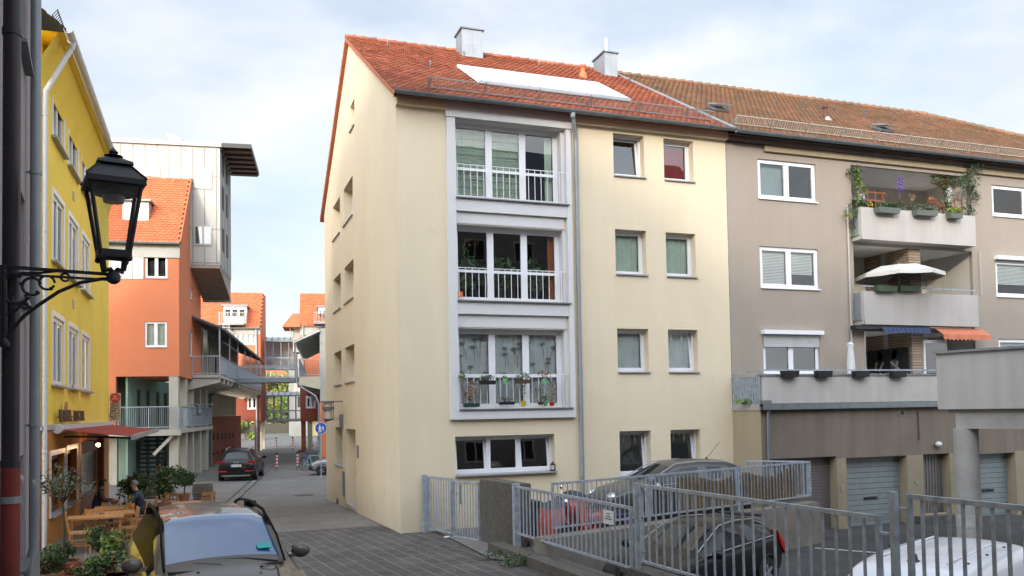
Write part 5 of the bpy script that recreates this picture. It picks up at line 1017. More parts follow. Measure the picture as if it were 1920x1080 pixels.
for i in range(n):
    f0, f1 = i / n, (i + 1) / n; za_ = .05 if i % 2 else 0; zb_ = .05 if (i + 1) % 2 else 0; v0_, v1_ = KV - .3 + 20 * f0, KV - .3 + 20 * f1
    mb.add([(k0 - .3, v0_, kl + za_), (k0 - .3, v1_, kl + zb_), (k1, v1_, kt + zb_), (k1, v0_, kt + za_)], [(0, 1, 2, 3)])
    mb.beam((k0 - .3, v0_, kl - .08), (k1, v0_, kt - .08), .05, .1)
mb.build('lean_to_roof', mat('corrugated_metal', (.62, .64, .64), .5, metal=.1, var=.2), rg)
mb = MB(); mb.add([(k1, KV + .02, kb - 3), (k1 + 3.5, KV + .02, kb - 3), (k1 + 3.5, KV + .02, kt + .5), (k1, KV + .02, kt + .05)], [(0, 1, 2, 3)], 0); mb.add([(k1, KV + .02, -.6), (k1, 32, -.6), (k1, 32, kt + .1), (k1, KV + .02, kt + .1)], [(0, 1, 2, 3)], 0)
for z in (kt - .9, kz - .4, kz + 2.2): mb.box(k1, k1 + 3, KV - .01, KV + .0, z, z + .04, 1)
mb.build('panel_wall', [M_PANEL, M_COLM], rg)
mb = MB(); zo = KW.px(600, 752)[1]; mb.box(k1 + .02, k1 + 3.5, KV - .3, KV + .015, -.6, zo); mb.build('orange_base', M_OR, rg)
for z in (0,): mb = MB(); mb.tube([(k0 - .25, KV - .1, kl - .1), (k0 - .2, KV - .1, kz - .3), (k0 + .1, KV - .1, kz - .7), (k1 - .3, KV - .1, kz - 1.3), (k1 - .1, KV - .1, kz - 1.8), (k1 - .1, KV - .1, -.5)], .07, 8); mb.build('downpipe', M_ZINC, rg, True)
MW = V_(31.0); m0 = MW.px(563, 760)[0]; m1 = MW.px(600, 760)[0]; mz = MW.px(580, 735)[1]; mz0 = MW.px(580, 790)[1]; hw = MW.rect(573, 742, 592, 766)
mb = MB(); MW.wall(mb, [(m0, mz0), (m1, mz0), (m1, mz + 1), (m0, mz + 1)], [hw], .1); mb.add([(m0, 31, mz0), (m0, 38, mz0), (m0, 38, mz + 1), (m0, 31, mz + 1)], [(0, 1, 2, 3)]); mb.add([(m0, 31, mz0), (m1, 31, mz0), (m1, 38, mz0), (m0, 38, mz0)], [(0, 1, 2, 3)]); mb.build('lower_wall', M_RB, rg)
window(MW, rg, hw, .05, 2, fw=.08, sw=.08, glass=M_GLASS, cur=[None, M_CURT_GREEN], sill_out=.05)
for x, m in ((m0 + .25, M_RB), (m0 + .8, M_COLM)): mb = MB(); mb.box(x - .2, x + .2, 31.2, 31.6, -.6, mz0); mb.box(x - .45, x + .45, 30.9, 31.9, -.6, -.2); mb.build('column', m, rg)
# foot bridge crossing in front
def bridge(name, label, v, x0, x1, ybot, ytop, glazed, yroof=None, npan=4, wd=1.6):
    t = thing(name, label, 'bridge', AF); w_ = V_(v); a0 = w_.px(x0, ybot)[0]; a1 = w_.px(x1, ybot)[0]; z0 = w_.px((x0 + x1) / 2, ybot)[1]; z1 = w_.px((x0 + x1) / 2, ytop)[1]
    mb = MB(); mb.box(a0, a1, v, v + wd, z0, z0 + .14); mb.beam((a0, v, z0 + .1), (a1, v, z0 + .1), .12, .28); mb.beam((a0, v + wd, z0 + .1), (a1, v + wd, z0 + .1), .12, .28); mb.build('deck', M_ZINC_D, t)
    if not glazed: mesh_rail(t, (a0, v, 0), (a1, v, 0), z0 + .25, z1 - z0 - .25, .12, 'railing'); mesh_rail(t, (a0, v + wd, 0), (a1, v + wd, 0), z0 + .25, z1 - z0 - .25, .12, 'railing'); return t
    zrf = w_.px((x0 + x1) / 2, yroof)[1]; mb = MB(); L = a1 - a0
    for vv in (v, v + wd):
        for i in range(npan + 1): mb.beam((a0 + L * i / npan, vv, z0), (a0 + L * i / npan, vv, z1), .09)
        for z in (z0 + (z1 - z0) * .42, z1): mb.beam((a0, vv, z), (a1, vv, z), .08)
    mb.build('frame', M_ZINC_D, t); mesh_rail(t, (a0, v - .06, 0), (a1, v - .06, 0), z0 + .1, (z1 - z0) * .36, .14, 'railing')
    mb = MB(); mb.add([(a0, v, z0), (a1, v, z0), (a1, v, z1), (a0, v, z1)], [(0, 1, 2, 3)]); mb.build('pane', mat_glass('bridge_glass', (.85, .9, .95), .18 if glazed == 1 else .03), t)
    mb = MB(); mb.add([(a0, v - .2, z1), (a1, v - .2, z1), (a1, v + wd, zrf), (a0, v + wd, zrf)], [(0, 1, 2, 3)], 0)
    for i in range(npan + 2): x = a0 + L * i / (npan + 1); mb.beam((x, v - .2, z1 + .03), (x, v + wd, zrf + .03), .08, .06, 1)
    mb.beam((a0, v - .2, z1), (a1, v - .2, z1), .12, .12, 1); mb.build('glass_roof', [mat('roof_pane', (.24, .28, .31), .15, ior=1.8), M_ZINC_D], t); return t
bridge('foot_bridge', 'open steel foot bridge with bar railing crossing the alley, nearest of the three bridges', 12.5, 445, 557, 716, 686, 0)
ub = bridge('glazed_bridge', 'upper glazed bridge with white panels between the two rear orange houses', 38, 498, 556, 692, 640, 1, 630, 4)
w_ = V_(39.4); mb = MB(); mb.box(w_.px(498, 680)[0], w_.px(556, 680)[0], 39.5, 39.55, w_.px(520, 690)[1], w_.px(520, 640)[1]); mb.build('white_panels', mat('milky_panel', (.62, .66, .72), .5), ub)
bridge('glazed_bridge', 'lower glazed bridge with black framing in front of the autumn trees', 40, 499, 568, 790, 742, 2, 734, 5)
# square beyond: low wall, pale house, far roof
bw = MB(); q0 = W0.onz(470, 814, -.42); q1 = W0.onz(552, 814, -.42); bw.box(q0.x - 25, q1.x, q0.y, q0.y + .5, -.6, 1.3); o = bw.build('garden_wall', mat('mossy_dark_wall', (.07, .065, .05), .9, var=.3)); tag(o, 'long low dark garden wall across the far end of the square', 'wall')
QF = Frame(0, 132, 0); fh = thing('far_house', 'pale rendered far house with balconies behind the right columns at the end of the alley', 'house', QF); q0 = QF.onv(550, 700); q1 = QF.onv(567, 700); QW = Wall(QF, '-v', 0)
mb = MB(); mb.box(q0.x, q0.x + 2.2, 0, 8, -.6, 14, 0); mb.box(q0.x + 2.2, q0.x + 30, .8, 8, -.6, 9, 1); mb.build('wall', [mat('pale_render', (.30, .295, .27), .9, var=.05), mat('butter_render', (.38, .32, .17), .9)], fh)
for i in range(3): mb = MB(); mb.box(q0.x + 1.4, q0.x + 3.8, -1.0, .8, 2.2 + 3 * i, 3.2 + 3 * i); mb.build('balcony', M_BALC, fh)
mb = MB(); mb.box(q0.x + 4.0, q0.x + 5.8, .75, .8, -.4, 2.3, 0); mb.build('door', M_GALV, fh)
mb = MB(); mb.box(q0.x + .6, q0.x + 1.6, -.03, 0, 4, 5.6); mb.box(q0.x + .6, q0.x + 1.6, -.03, 0, 7, 8.6); mb.build('window', M_ROOM, fh)
ff = Frame(0, 210, 0); fq = thing('far_roof_house', 'distant house whose orange roof shows above the trees', 'house', ff); q0 = ff.onv(498, 693); q1 = ff.onv(552, 720)
mb = MB(); mb.box(q0.x, q1.x + 12, 3, 12, -.6, q1.z - 2); mb.build('wall', M_BALC, fq); mb = MB(); mb.prism([(2, q1.z - 2.1), (7.5, q0.z + .3), (13, q1.z - 2.1)], q0.x - 1, q1.x + 13, 'x'); mb.build('roof', M_TILE_OR, fq)
# ================================================================== RAILINGS, PILLAR, LOW WALLS
LF = Frame(6.0, 16.3, -4)
def rail_panel(root, A, B, z0, z1, n, bw=.035, fr=.05, up=None):
    """steel panel between two ground points: frame and flat bars"""
    A = Vector((A[0], A[1], 0)); B = Vector((B[0], B[1], 0)); u = Vector((0, 0, 1)); mb = MB()
    mb.beam(A + u * z1, B + u * z1, fr * .8, fr); mb.beam(A + u * z0, B + u * z0, fr * .7, fr * .8); mb.beam(A + u * (z0 - fr * .4), A + u * (z1 + fr * .5), fr, fr); mb.beam(B + u * (z0 - fr * .4), B + u * (z1 + fr * .5), fr, fr); mb.build('frame', M_GALV, root)
    mb = MB()
    for i in range(1, n): p = A + (B - A) * i / n; mb.beam(p + u * (z0 + fr * .3), p + u * (z1 - fr * .4), bw * .45, bw)
    mb.build('bars', M_GALV, root)
# pedestrian gate
g1 = Frame(5.02, 20.38, 0); t = thing('pedestrian_gate', 'grey galvanised steel bar gate standing between the cream house corner and the dark concrete pillar', 'gate', loc=(5.02, 20.38, 0))
PA = (5.02, 20.38); PB = (5.78, 18.35); pm = (PA[0] * .48 + PB[0] * .52, PA[1] * .48 + PB[1] * .52)
def toL(t_, P): return (P[0] - t_.location.x, P[1] - t_.location.y)
mb = MB(); mb.box(-.05, .06, -.05, .05, .0, 1.42); mb.build('post', M_GALV, t)
rail_panel(t, (0.1, -.05), toL(t, pm), .10, 1.36, 9); rail_panel(t, toL(t, (pm[0] + .03, pm[1] - .09)), toL(t, PB), .04, 1.32, 9)
mb = MB(); c = toL(t, (pm[0] + .12, pm[1] - .3)); mb.box(c[0] - .02, c[0] + .02, c[1] - .04, c[1] + .04, .8, 1.25); mb.beam((c[0], c[1], 1.06), (c[0] - .1, c[1], 1.06), .02); mb.beam((c[0] - .1, c[1], 1.06), (c[0] - .1, c[1] + .13, 1.06), .02); mb.build('handle', M_ZINC, t)
# concrete pillar
t_ = Frame(5.80, 18.35, -7); mb = MB(); mb.box(.0, .42, -1.72, 0, -.3, 1.42)
bmx = bmesh.new(); me = bpy.data.meshes.new('concrete_pillar'); me.from_pydata(mb.v, [], mb.f); bmx.from_mesh(me); bmesh.ops.bevel(bmx, geom=bmx.edges[:], offset=.02, segments=2, affect='EDGES'); bmesh.ops.subdivide_edges(bmx, edges=bmx.edges[:], cuts=5, use_grid_fill=True)
for v in bmx.verts: v.co += Vector((noise.noise(v.co * 4), noise.noise(v.co * 4 + Vector((5, 0, 0))), 0)) * .012
bmx.to_mesh(me); bmx.free(); me.materials.append(M_CONC_D); o = bpy.data.objects.new('concrete_pillar', me); COL.objects.link(o); put(o, t_); tag(o, 'stout dark exposed-aggregate concrete pillar between the small gate and the sliding gate', 'pillar')
# sliding gate and railings along the street edge
sg_ = thing('sliding_gate', 'sliding grey steel bar gate on small wheels right of the dark concrete pillar', 'gate', LF)
rail_panel(sg_, (0, .13), (0, -4.30), .44, 1.39, 27)
mb = MB(); mb.box(-.05, .08, .12, .24, .15, 1.45); mb.build('post', M_GALV, sg_)
for v in (-.35, -3.9): mb = MB(); mb.lathe((.0, v, .31), [(.0, -.03), (.09, -.03), (.09, .03), (0, .03)], 14, 0, 'x'); mb.build('wheel', M_BLACK, sg_)
rl = thing('steel_railing', 'grey steel bar railing on the low wall, middle panel in front of the black car', 'railing', LF, 'railings along the street edge')
rail_panel(rl, (0, -4.62), (0, -9.22), .60, 1.77, 23); mb = MB(); mb.box(-.035, .035, -4.53, -4.45, .45, 1.80); mb.build('post', M_GALV, rl)
for v in (-4.57, ): mb = MB(); mb.box(-.02, .02, v - .1, v, 1.28, 1.31); mb.box(-.02, .02, v - .1, v, .75, .78); mb.build('hinge', M_GALV, rl)
rl3 = thing('steel_railing', 'grey steel bar railing at the right edge, nearest panel in front of the white van', 'railing', LF, 'railings along the street edge')
rail_panel(rl3, (0, -9.62), (0, -12.5), .95, 2.03, 19); mb = MB(); mb.box(-.03, .03, -9.46, -9.39, .5, 2.06); mb.build('post', M_GALV, rl3); mb = MB(); mb.box(-.02, .02, -9.36, -9.24, 1.6, 1.63); mb.box(-.02, .02, -9.62, -9.5, 1.88, 1.91); mb.build('hinge', M_GALV, rl3)
for (v0, v1, zt, u0, u1, lab) in ((.7, -4.36, .20, -.42, -.10, 'low mossy concrete kerb wall below the sliding gate'), (-4.36, -14, .47, -.12, .22, 'low concrete wall carrying the two nearer railing panels')):
    mb = MB(); mb.box(u0, u1, v1, v0, -1.4, zt); o = mb.build('low_wall', M_CONC_D); put(o, LF); tag(o, lab, 'wall')
mb = MB(); mb.box(-.1, .35, -4.36, .7, -1.4, .10, 0); mb.box(-.05, .02, -4.3, .7, .10, .16, 1); o = mb.build('gate_track', [M_CONC_D, M_RUBBER]); put(o, LF); tag(o, 'concrete sill and dark track under the sliding gate', 'gate track')
nf = Frame(6.0, 16.3, -4); nv = LF.onu(1141, 970, -.05); t = thing('paper_notice', 'white laminated notice with a few dark lines tied to the sliding gate bars', 'notice', LF)
n0 = LF.onu(1131, 955, -.05); n1_ = LF.onu(1151, 985, -.05); mb = MB(); mb.box(-.055, -.048, n1_.y, n0.y, n1_.z, n0.z); mb.build('sheet', mat('paper_white', (.62, .62, .63), .4), t)
mb = MB()
for i, (f, w0_) in enumerate(((.25, .3), (.45, .45), (.62, .7))): ym = (n0.y + n1_.y) / 2; w_ = (n0.y - n1_.y) * w0_ / 2; zz = n0.z - (n0.z - n1_.z) * f; mb.box(-.058, -.0555, ym - w_, ym + w_, zz - .008, zz + .008)
mb.build('print_lines', M_BLACK, t)
# courtyard wall with railing, reed screen
DF = Frame(6.35, 15.35, -17); LW = 8.55
cw_ = thing('courtyard_railing', 'long grey bar railing between the parked people carrier and the lower yard', 'railing', DF)
dz1 = DF.onv(1355, 880, 0).z; dz0 = dz1 - .86
for a, b in ((.0, 2.6), (2.75, 5.6), (5.78, LW)):
    rail_panel(cw_, (a, 0), (b, 0), dz0, dz1, int((b - a) / .125), .022, .045)
mb = MB(); mb.box(5.64, 5.70, -.03, .03, .5, dz1 + .03); mb.box(2.64, 2.70, -.03, .03, .5, dz1 + .03); mb.build('post', M_GALV, cw_)
rail_panel(cw_, (LW, .04), (LW - .6, 1.5), dz0, dz1, 12, .03, .045)
o = MB(); o.box(-.3, LW + .15, -.18, .22, -1.3, dz0 - .16); o = o.build('retaining_wall', mat('stained_retaining_concrete', (.21, .19, .16), .9, var=.25, vs_=2, bump=.5, bs=30, streak=.3)); put(o, DF); tag(o, 'stained concrete retaining wall behind the black car', 'wall')
o2 = MB(); o2.box(-.35, LW + .22, -.24, .26, dz0 - .16, dz0 - .07); o2 = o2.build('wall_coping', M_CONC_D); o2.parent = o
pf = MB(); x = 3.65; r = random.Random(9)
while x < LW - .5:
    h = dz1 - .10 + r.uniform(-.03, .02) - (.16 * math.exp(-((x - 5.0) / .5) ** 2)) - .18 * math.exp(-((x - 6.9) / .6) ** 2); pf.tube([(x, .06, dz0 - .05), (x + r.uniform(-.01, .01), .06 + r.uniform(-.01, .01), h)], .010, 5, r.choice((0, 0, 1))); x += .019
o = pf.build('reed_screen', [mat('reed', (.21, .145, .07), .85, var=.25, vs_=5, island=.35), mat('reed_dark', (.11, .075, .04), .85, island=.3)], None); put(o, DF); tag(o, 'brown reed screening mat tied behind the courtyard railing', 'reed screen')
# ================================================================== RAISED CONCRETE STRUCTURE on a column
BK = Frame(14.7, 13.9, -15.4); wt = thing('concrete_terrace', 'raised concrete terrace with smooth pale parapet standing on one round column at the right edge', 'terrace', BK)
mb = MB(); mb.box(0, .18, -9, 0, 2.83, 4.02); mb.box(.18, 5, -.18, 0, 2.83, 4.02); mb.build('parapet', M_BALC, wt); mb = MB(); mb.box(-.06, .24, -9, .05, 4.02, 4.07); mb.box(.24, 5, -.24, .05, 4.02, 4.07); mb.build('coping', M_ZINC_D, wt)
mb = MB(); mb.box(.15, 5, -9, -.15, 2.75, 2.83); mb.box(.1, .6, -9, -.32, 2.42, 2.75); mb.build('beam', M_CONC, wt)
mb = MB(); q = BK.onu(1813, 900, .28); mb.lathe((.30, q.y, 0), [(.245, -1.2), (.24, 2.42)], 40, 0); mb.lathe((.30, q.y, 0), [(.248, .35), (.247, .62)], 40, 1); mb.lathe((.30, q.y, 0), [(.249, -.22), (.248, 0.02)], 40, 1); mb.build('column', [M_CONC, mat('paint_patch', (.42, .41, .37), .9, var=.2, vs_=7)], wt, True)
# ================================================================== CARS
def subdiv(mb, levels=2):
    me = bpy.data.meshes.new('c'); me.from_pydata(mb.v, [], mb.f)
    for i in range(len(set(mb.m)) + 8): me.materials.append(None)
    me.polygons.foreach_set('material_index', mb.m); o = bpy.data.objects.new('c', me); COL.objects.link(o)
    md = o.modifiers.new('s', 'SUBSURF'); md.levels = levels; md.render_levels = levels
    dg = bpy.context.evaluated_depsgraph_get(); ev = bpy.data.meshes.new_from_object(o.evaluated_get(dg)); bpy.data.objects.remove(o)
    vs_ = [v.co.copy() for v in ev.vertices]; fs = [(list(p.vertices), p.material_index) for p in ev.polygons]; return vs_, fs
def split_build(vs_, fs, mi, name, m, parent, off=0.0):
    use = {}; V = []; F_ = []
    for f, k in fs:
        if k != mi: continue
        q = []
        for i in f:
            if i not in use: use[i] = len(V); V.append(tuple(vs_[i]))
            q.append(use[i])
        F_.append(q)
    mb = MB(); mb.add(V, F_); return mb.build(name, m, parent, False)
def car(name, label, loc, rz, paint, S, top_glass, side_glass, wheels=(-1.3, 1.35), wr=.33, hw=.9, glass=None, rails=False, group=None, mirror=1.0, plate=True, lowz=.2, z_ground=0, sglass=None):
    """S: stations from nose (+x) to tail: (x, half width, belt z, top half width, top z)"""
    t = thing(name, label, 'car' if 'van' not in name else 'van', loc=loc, rz=rz, group=group); t.location.z = loc[2]
    mb = MB(); rings = []
    for i, (x, hw_, zb, rw, zr) in enumerate(S):
        zl = lowz + (.06 if i in (0, len(S) - 1) else 0)
        half = [(0, zl), (hw_ * .82, zl), (hw_ * .97, zl + .12), (hw_, zl + (zb - zl) * .68), (hw_ * .985, zb - .03), (hw_ * .955, zb + .012), (rw, max(zb + .03, zr - .075)), (rw * .90, max(zb + .04, zr - .018)), (rw * .45, max(zb + .05, zr + .018)), (0, max(zb + .055, zr + .028))]
        rings.append([(x, y, z) for y, z in half] + [(x, -y, z) for y, z in half[-2:0:-1]])
    n = len(rings[0])
    for r_ in rings: mb.v += r_
    for i in range(len(S) - 1):
        for j in range(n):
            j2 = (j + 1) % n; jj = j if j < 9 else n - 1 - j; mi = 0
            if jj in (7, 8) and i in top_glass: mi = 1
            if (jj == 5 or (jj == 6 and sglass and i > 4)) and i in side_glass: mi = 2
            if jj == 0: mi = 3
            mb.f.append([i * n + j, (i + 1) * n + j, (i + 1) * n + j2, i * n + j2]); mb.m.append(mi)
    for i in (0, len(S) - 1): mb.f.append([i * n + j for j in (range(n) if i == 0 else reversed(range(n)))]); mb.m.append(0)
    vs_, fs = subdiv(mb, 2)
    def sb(mi, nm, m):
        o = split_build(vs_, fs, mi, nm, m, t)
        if len(o.data.polygons) == 0: bpy.data.objects.remove(o); return None
        o.data.polygons.foreach_set('use_smooth', [True] * len(o.data.polygons)); return o
    b = sb(0, 'body', paint); gm = glass or M_CARGLASS; sb(1, 'windscreen', gm); sb(2, 'side_windows', sglass or gm); sb(3, 'underbody', M_RUBBER)
    for x in wheels:
        for s in (-1, 1):
            wm = MB(); wm.lathe((x, s * (hw - .11), wr), [(wr * .62, -.10), (wr * .96, -.10), (wr, -.06), (wr, .06), (wr * .96, .10), (wr * .62, .10)], 26, 0, 'y', caps=False); wo = wm.build('wheel', M_RUBBER, t, True)
            rm = MB(); rm.lathe((x, s * (hw - .05), wr), [(wr * .64, .03 * s), (wr * .60, .045 * s), (wr * .56, .0), (0.001, -.02 * s)], 22, 0, 'y')
            for k in range(5 if name != 'parked_hatchback' else 8): a = 2 * math.pi * k / 5; rm.beam((x, s * (hw - .025), wr), (x + math.cos(a) * wr * .58, s * (hw - .02), wr + math.sin(a) * wr * .58), wr * .16, .03, 1, up=(0, 1, 0))
            rm.build('rim', [M_BLACK, M_ZINC], wo, True)
            am = MB(); am.lathe((x, s * (hw - .0), wr + .02), [(wr + .05, -.03 * s), (wr + .045, .012 * s), (wr + .02, .012 * s), (wr + .01, -.03 * s)], 26, 0, 'y', caps=False); am.build('wheel_arch', M_RUBBER, t)
    return t
M_SATIN = mat('satin_black', (.010, .010, .011), .75, ior=1.2, var=.1)
M_CARGLASS = mat('car_glass', (.012, .016, .018), .02, ior=1.5, var=.0, coat=0.0)
M_CARGLASS_SKY = mat('car_windscreen_painted_sky', (.028, .10, .25), .02, ior=2.4, var=.0, coat=1.0)  # blue of the reflected sky put into the base colour
P_BRONZE = mat('bronze_metallic_paint', (.105, .094, .083), .42, metal=.15, var=.05, vs_=3, coat=.55, ior=1.3)
P_BLACK = mat('black_car_paint', (.008, .008, .010), .35, var=.05, coat=.25, ior=1.3)
P_GREY = mat('grey_metallic_paint', (.060, .058, .056), .4, metal=.1, var=.05, coat=.35)
P_SILVER = mat('silver_paint', (.34, .35, .36), .35, metal=.6, var=.05, coat=.8)
P_WHITE = mat('white_van_paint', (.66, .68, .71), .30, var=.03, coat=.7)
M_LAMP_R = mat('red_lamp', (.55, .015, .01), .15, var=.05, coat=1)
M_LAMP_W = mat('clear_lamp', (.55, .57, .6), .1, metal=.5, var=.2, vs_=20, coat=1)
M_PLATE = mat('plate_white', (.65, .65, .65), .4)
def mirrors(t, x, hw, z, m, s_=1.0):
    for s in (-1, 1):
        mb = MB(); mb.ico((x, s * (hw + .14), z), .105 * s_, 0, 2, (.75, 1.15, .85)); mb.beam((x + .03, s * (hw - .08), z - .06), (x, s * (hw + .1), z - .04), .07, .05, 0); mb.add([(x - .075, s * (hw + .04), z - .05), (x - .075, s * (hw + .23), z - .05), (x - .075, s * (hw + .23), z + .06), (x - .075, s * (hw + .04), z + .06)], [(0, 1, 2, 3)], 1); mb.build('wing_mirror', [m, M_CARGLASS], t, True)
# front estate / SUV
suvS = [(2.30, .62, .62, .50, .62), (2.18, .84, .78, .70, .80), (1.70, .90, .95, .78, 1.00), (1.05, .915, 1.03, .80, 1.10), (.86, .92, 1.05, .80, 1.13), (.12, .92, 1.08, .725, 1.60), (-.02, .92, 1.08, .72, 1.635), (-.45, .92, 1.10, .72, 1.665), (-.58, .92, 1.10, .72, 1.67), (-1.35, .92, 1.13, .70, 1.66), (-1.47, .92, 1.13, .70, 1.655), (-1.95, .90, 1.15, .67, 1.62), (-2.12, .89, 1.13, .64, 1.56), (-2.30, .86, 1.02, .60, 1.10), (-2.34, .80, .7, .6, .72)]
SUVX, SUVY, SUVR = .07, 11.75, R_(-90 + 8.5)
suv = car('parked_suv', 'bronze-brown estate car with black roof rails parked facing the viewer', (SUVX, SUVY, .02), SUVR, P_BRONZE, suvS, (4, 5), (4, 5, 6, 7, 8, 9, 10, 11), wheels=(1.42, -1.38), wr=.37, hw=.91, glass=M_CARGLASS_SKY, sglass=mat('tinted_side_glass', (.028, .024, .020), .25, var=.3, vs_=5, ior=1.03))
mirrors(suv, .50, .87, 1.17, P_BRONZE, 1.05)
for s in (-1, 1):
    mb = MB(); mb.tube([(.12, s * .655, 1.55), (.02, s * .655, 1.62), (-.12, s * .655, 1.67), (-.9, s * .65, 1.715), (-1.6, s * .63, 1.69), (-1.85, s * .62, 1.64), (-1.95, s * .61, 1.58)], [.016, .022, .022, .022, .022, .022, .016], 8); mb.beam((-.95, s * .65, 1.62), (-.95, s * .65, 1.71), .04, .16); mb.build('roof_rail', M_SATIN, suv, True)
for (a, b) in (((.93, .62, 1.135), (.80, -.10, 1.20)), ((.93, -.05, 1.15), (.80, -.62, 1.16))): mb = MB(); mb.tube([a, ((a[0] + b[0]) / 2 - .03, (a[1] + b[1]) / 2, (a[2] + b[2]) / 2 + .02), b], .012, 6); mb.build('wiper', M_BLACK, suv)

for s in (-1, 1): mb = MB(); mb.tube([(.92, s * .70, 1.135), (.55, s * .69, 1.40), (.16, s * .655, 1.60), (.05, s * .64, 1.632)], .016, 6); mb.build('windscreen_seal', M_SATIN, suv)
mb = MB(); mb.box(.86, 1.0, -.66, .66, 1.095, 1.125); mb.build('scuttle', M_RUBBER, suv)
for s in (-1, 1): mb = MB(); mb.lathe((1.2, s * .36, 1.125), [(.02, 0), (.02, .015), (.0, .02)], 8); mb.build('washer_jet', M_BLACK, suv)
for s in (-1, 1): mb = MB(); mb.tube([(1.05, s * .58, 1.108), (1.6, s * .50, 1.045), (2.1, s * .38, .90)], .012, 6); mb.build('bonnet_crease', P_BRONZE, suv, True)
mb = MB(); mb.beam((.70, .50, 1.27), (.62, .50, 1.325), .16, .012, 0) ; o = mb.build('windscreen_sticker', mat('turquoise_sticker', (.02, .42, .36), .4), suv); 
for x in (2.2,):
    for s in (-1, 1): mb = MB(); mb.ico((2.12, s * .66, .76), .17, 0, 2, (.6, 1.1, .5)); mb.build('headlight', M_LAMP_W, suv, True)
# black SUV in the alley, seen from behind
q5S = [(2.28, .62, .60, .5, .62), (2.1, .86, .80, .7, .84), (1.5, .93, .96, .76, 1.02), (.95, .94, 1.02, .74, 1.10), (.25, .945, 1.04, .64, 1.56), (.0, .945, 1.05, .63, 1.61), (-.5, .945, 1.06, .63, 1.63), (-.62, .945, 1.06, .63, 1.63), (-1.25, .945, 1.08, .61, 1.61), (-1.4, .94, 1.09, .60, 1.60), (-1.75, .93, 1.09, .585, 1.56), (-1.88, .93, 1.06, .58, 1.50), (-2.18, .92, 1.02, .70, 1.08), (-2.30, .90, .92, .74, .96), (-2.34, .84, .60, .7, .64)]
q = W0.onz(446, 903, -.42); a5 = R_(90 - 7.5 - 2)
q5 = car('parked_suv', 'black SUV seen from behind, parked in the alley beside the pale columns', (q.x + .3, q.y + 2.4, -.42), a5, P_BLACK, q5S, (3, 11), (3, 4, 5, 8, 9), wheels=(1.42, -1.40), wr=.36, hw=.94)
mirrors(q5, .75, .94, 1.08, P_BLACK)
for s in (-1, 1):
    mb = MB(); mb.box(-2.30, -2.05, s * .55, s * .93, .93, 1.03); mb.build('tail_light', mat('dark_red_lamp', (.28, .008, .006), .2, coat=.5), q5); mb = MB(); mb.box(-2.36, -2.30, s * .45, s * .85, .50, .545); mb.build('reflector', M_LAMP_R, q5); mb = MB(); mb.tube([(.1, s * .6, 1.60), (-.1, s * .61, 1.67), (-1.5, s * .57, 1.66), (-1.75, s * .56, 1.57)], .02, 6); mb.build('roof_rail', M_ZINC, q5, True)
mb = MB(); mb.box(-2.375, -2.35, -.26, .26, .74, .86); pl = mb.build('number_plate', M_PLATE, q5); mb = MB(); add_text(mb, 'N·EX 549', .105, axes((-2.379, 0, .80), (0, -1, 0), (0, 0, 1)), depth=.001); mb.build('plate_text', M_BLACK, pl); mb = MB(); mb.box(-2.378, -2.374, .22, .26, .745, .855); mb.build('plate_band', mat('plate_blue', (.01, .04, .4), .4), pl)
for k in range(4): mb = MB(); c = Vector((-2.325, -.09 + .06 * k, .965)); mb.tube([c + Vector((0, math.cos(a) * .036, math.sin(a) * .036)) for a in [2 * math.pi * i / 14 for i in range(15)]], .005, 5); mb.build('badge_ring', M_ZINC, q5)
mb = MB(); mb.box(-2.37, -2.2, -.7, .7, .26, .33); mb.build('bumper_trim', M_ZINC_D, q5)
# silver hatchback nose behind the cream corner
oldS = [(1.75, .60, .50, .5, .52), (1.68, .74, .66, .62, .70), (1.2, .78, .78, .66, .82), (.75, .79, .84, .66, .90), (.15, .79, .86, .56, 1.32), (-.2, .79, .87, .56, 1.36), (-.75, .79, .87, .55, 1.35), (-.85, .79, .87, .55, 1.345), (-1.3, .78, .88, .52, 1.28), (-1.7, .76, .85, .6, .90), (-1.78, .72, .6, .6, .64)]
q = W0.onz(605, 892, -.42); hb = car('parked_hatchback', 'silver hatchback with black bumper, only its nose showing past the cream gable', (q.x + 1.25, q.y + .75, -.42), R_(180 - 12), P_SILVER, oldS, (3,), (3, 4, 5, 7), wheels=(1.12, -1.15), wr=.28, hw=.78)
mb = MB(); mb.box(1.62, 1.84, -.72, .72, .28, .48); mb.build('bumper', M_RUBBER, hb)
for s in (-1, 1): mb = MB(); mb.box(1.60, 1.73, s * .45, s * .70, .56, .68); mb.build('headlight', M_LAMP_W, hb)
# grey car on the courtyard
mpvS = [(2.10, .60, .60, .5, .62), (1.98, .80, .80, .66, .84), (1.5, .88, .96, .72, 1.02), (1.05, .90, 1.02, .72, 1.10), (.15, .90, 1.04, .60, 1.55), (-.05, .90, 1.05, .60, 1.58), (-.5, .90, 1.06, .60, 1.60), (-.62, .90, 1.06, .60, 1.60), (-1.2, .90, 1.08, .58, 1.57), (-1.32, .90, 1.09, .57, 1.56), (-1.7, .88, 1.1, .56, 1.50), (-1.9, .87, 1.05, .62, 1.12), (-1.98, .80, .7, .6, .74)]
gcar = car('parked_car', 'grey-brown people carrier parked against the cream facade behind the courtyard railing', (11.05, 18.95, .03), R_(180 - 2), P_GREY, mpvS, (3,), (3, 4, 5, 7, 9), wheels=(1.3, -1.25), wr=.32, hw=.89)
mirrors(gcar, .85, .9, 1.06, P_SILVER)
for s in (-1, 1): mb = MB(); mb.ico((1.86, s * .6, .80), .2, 0, 2, (.7, .8, .6)); mb.build('headlight', M_LAMP_W, gcar, True)
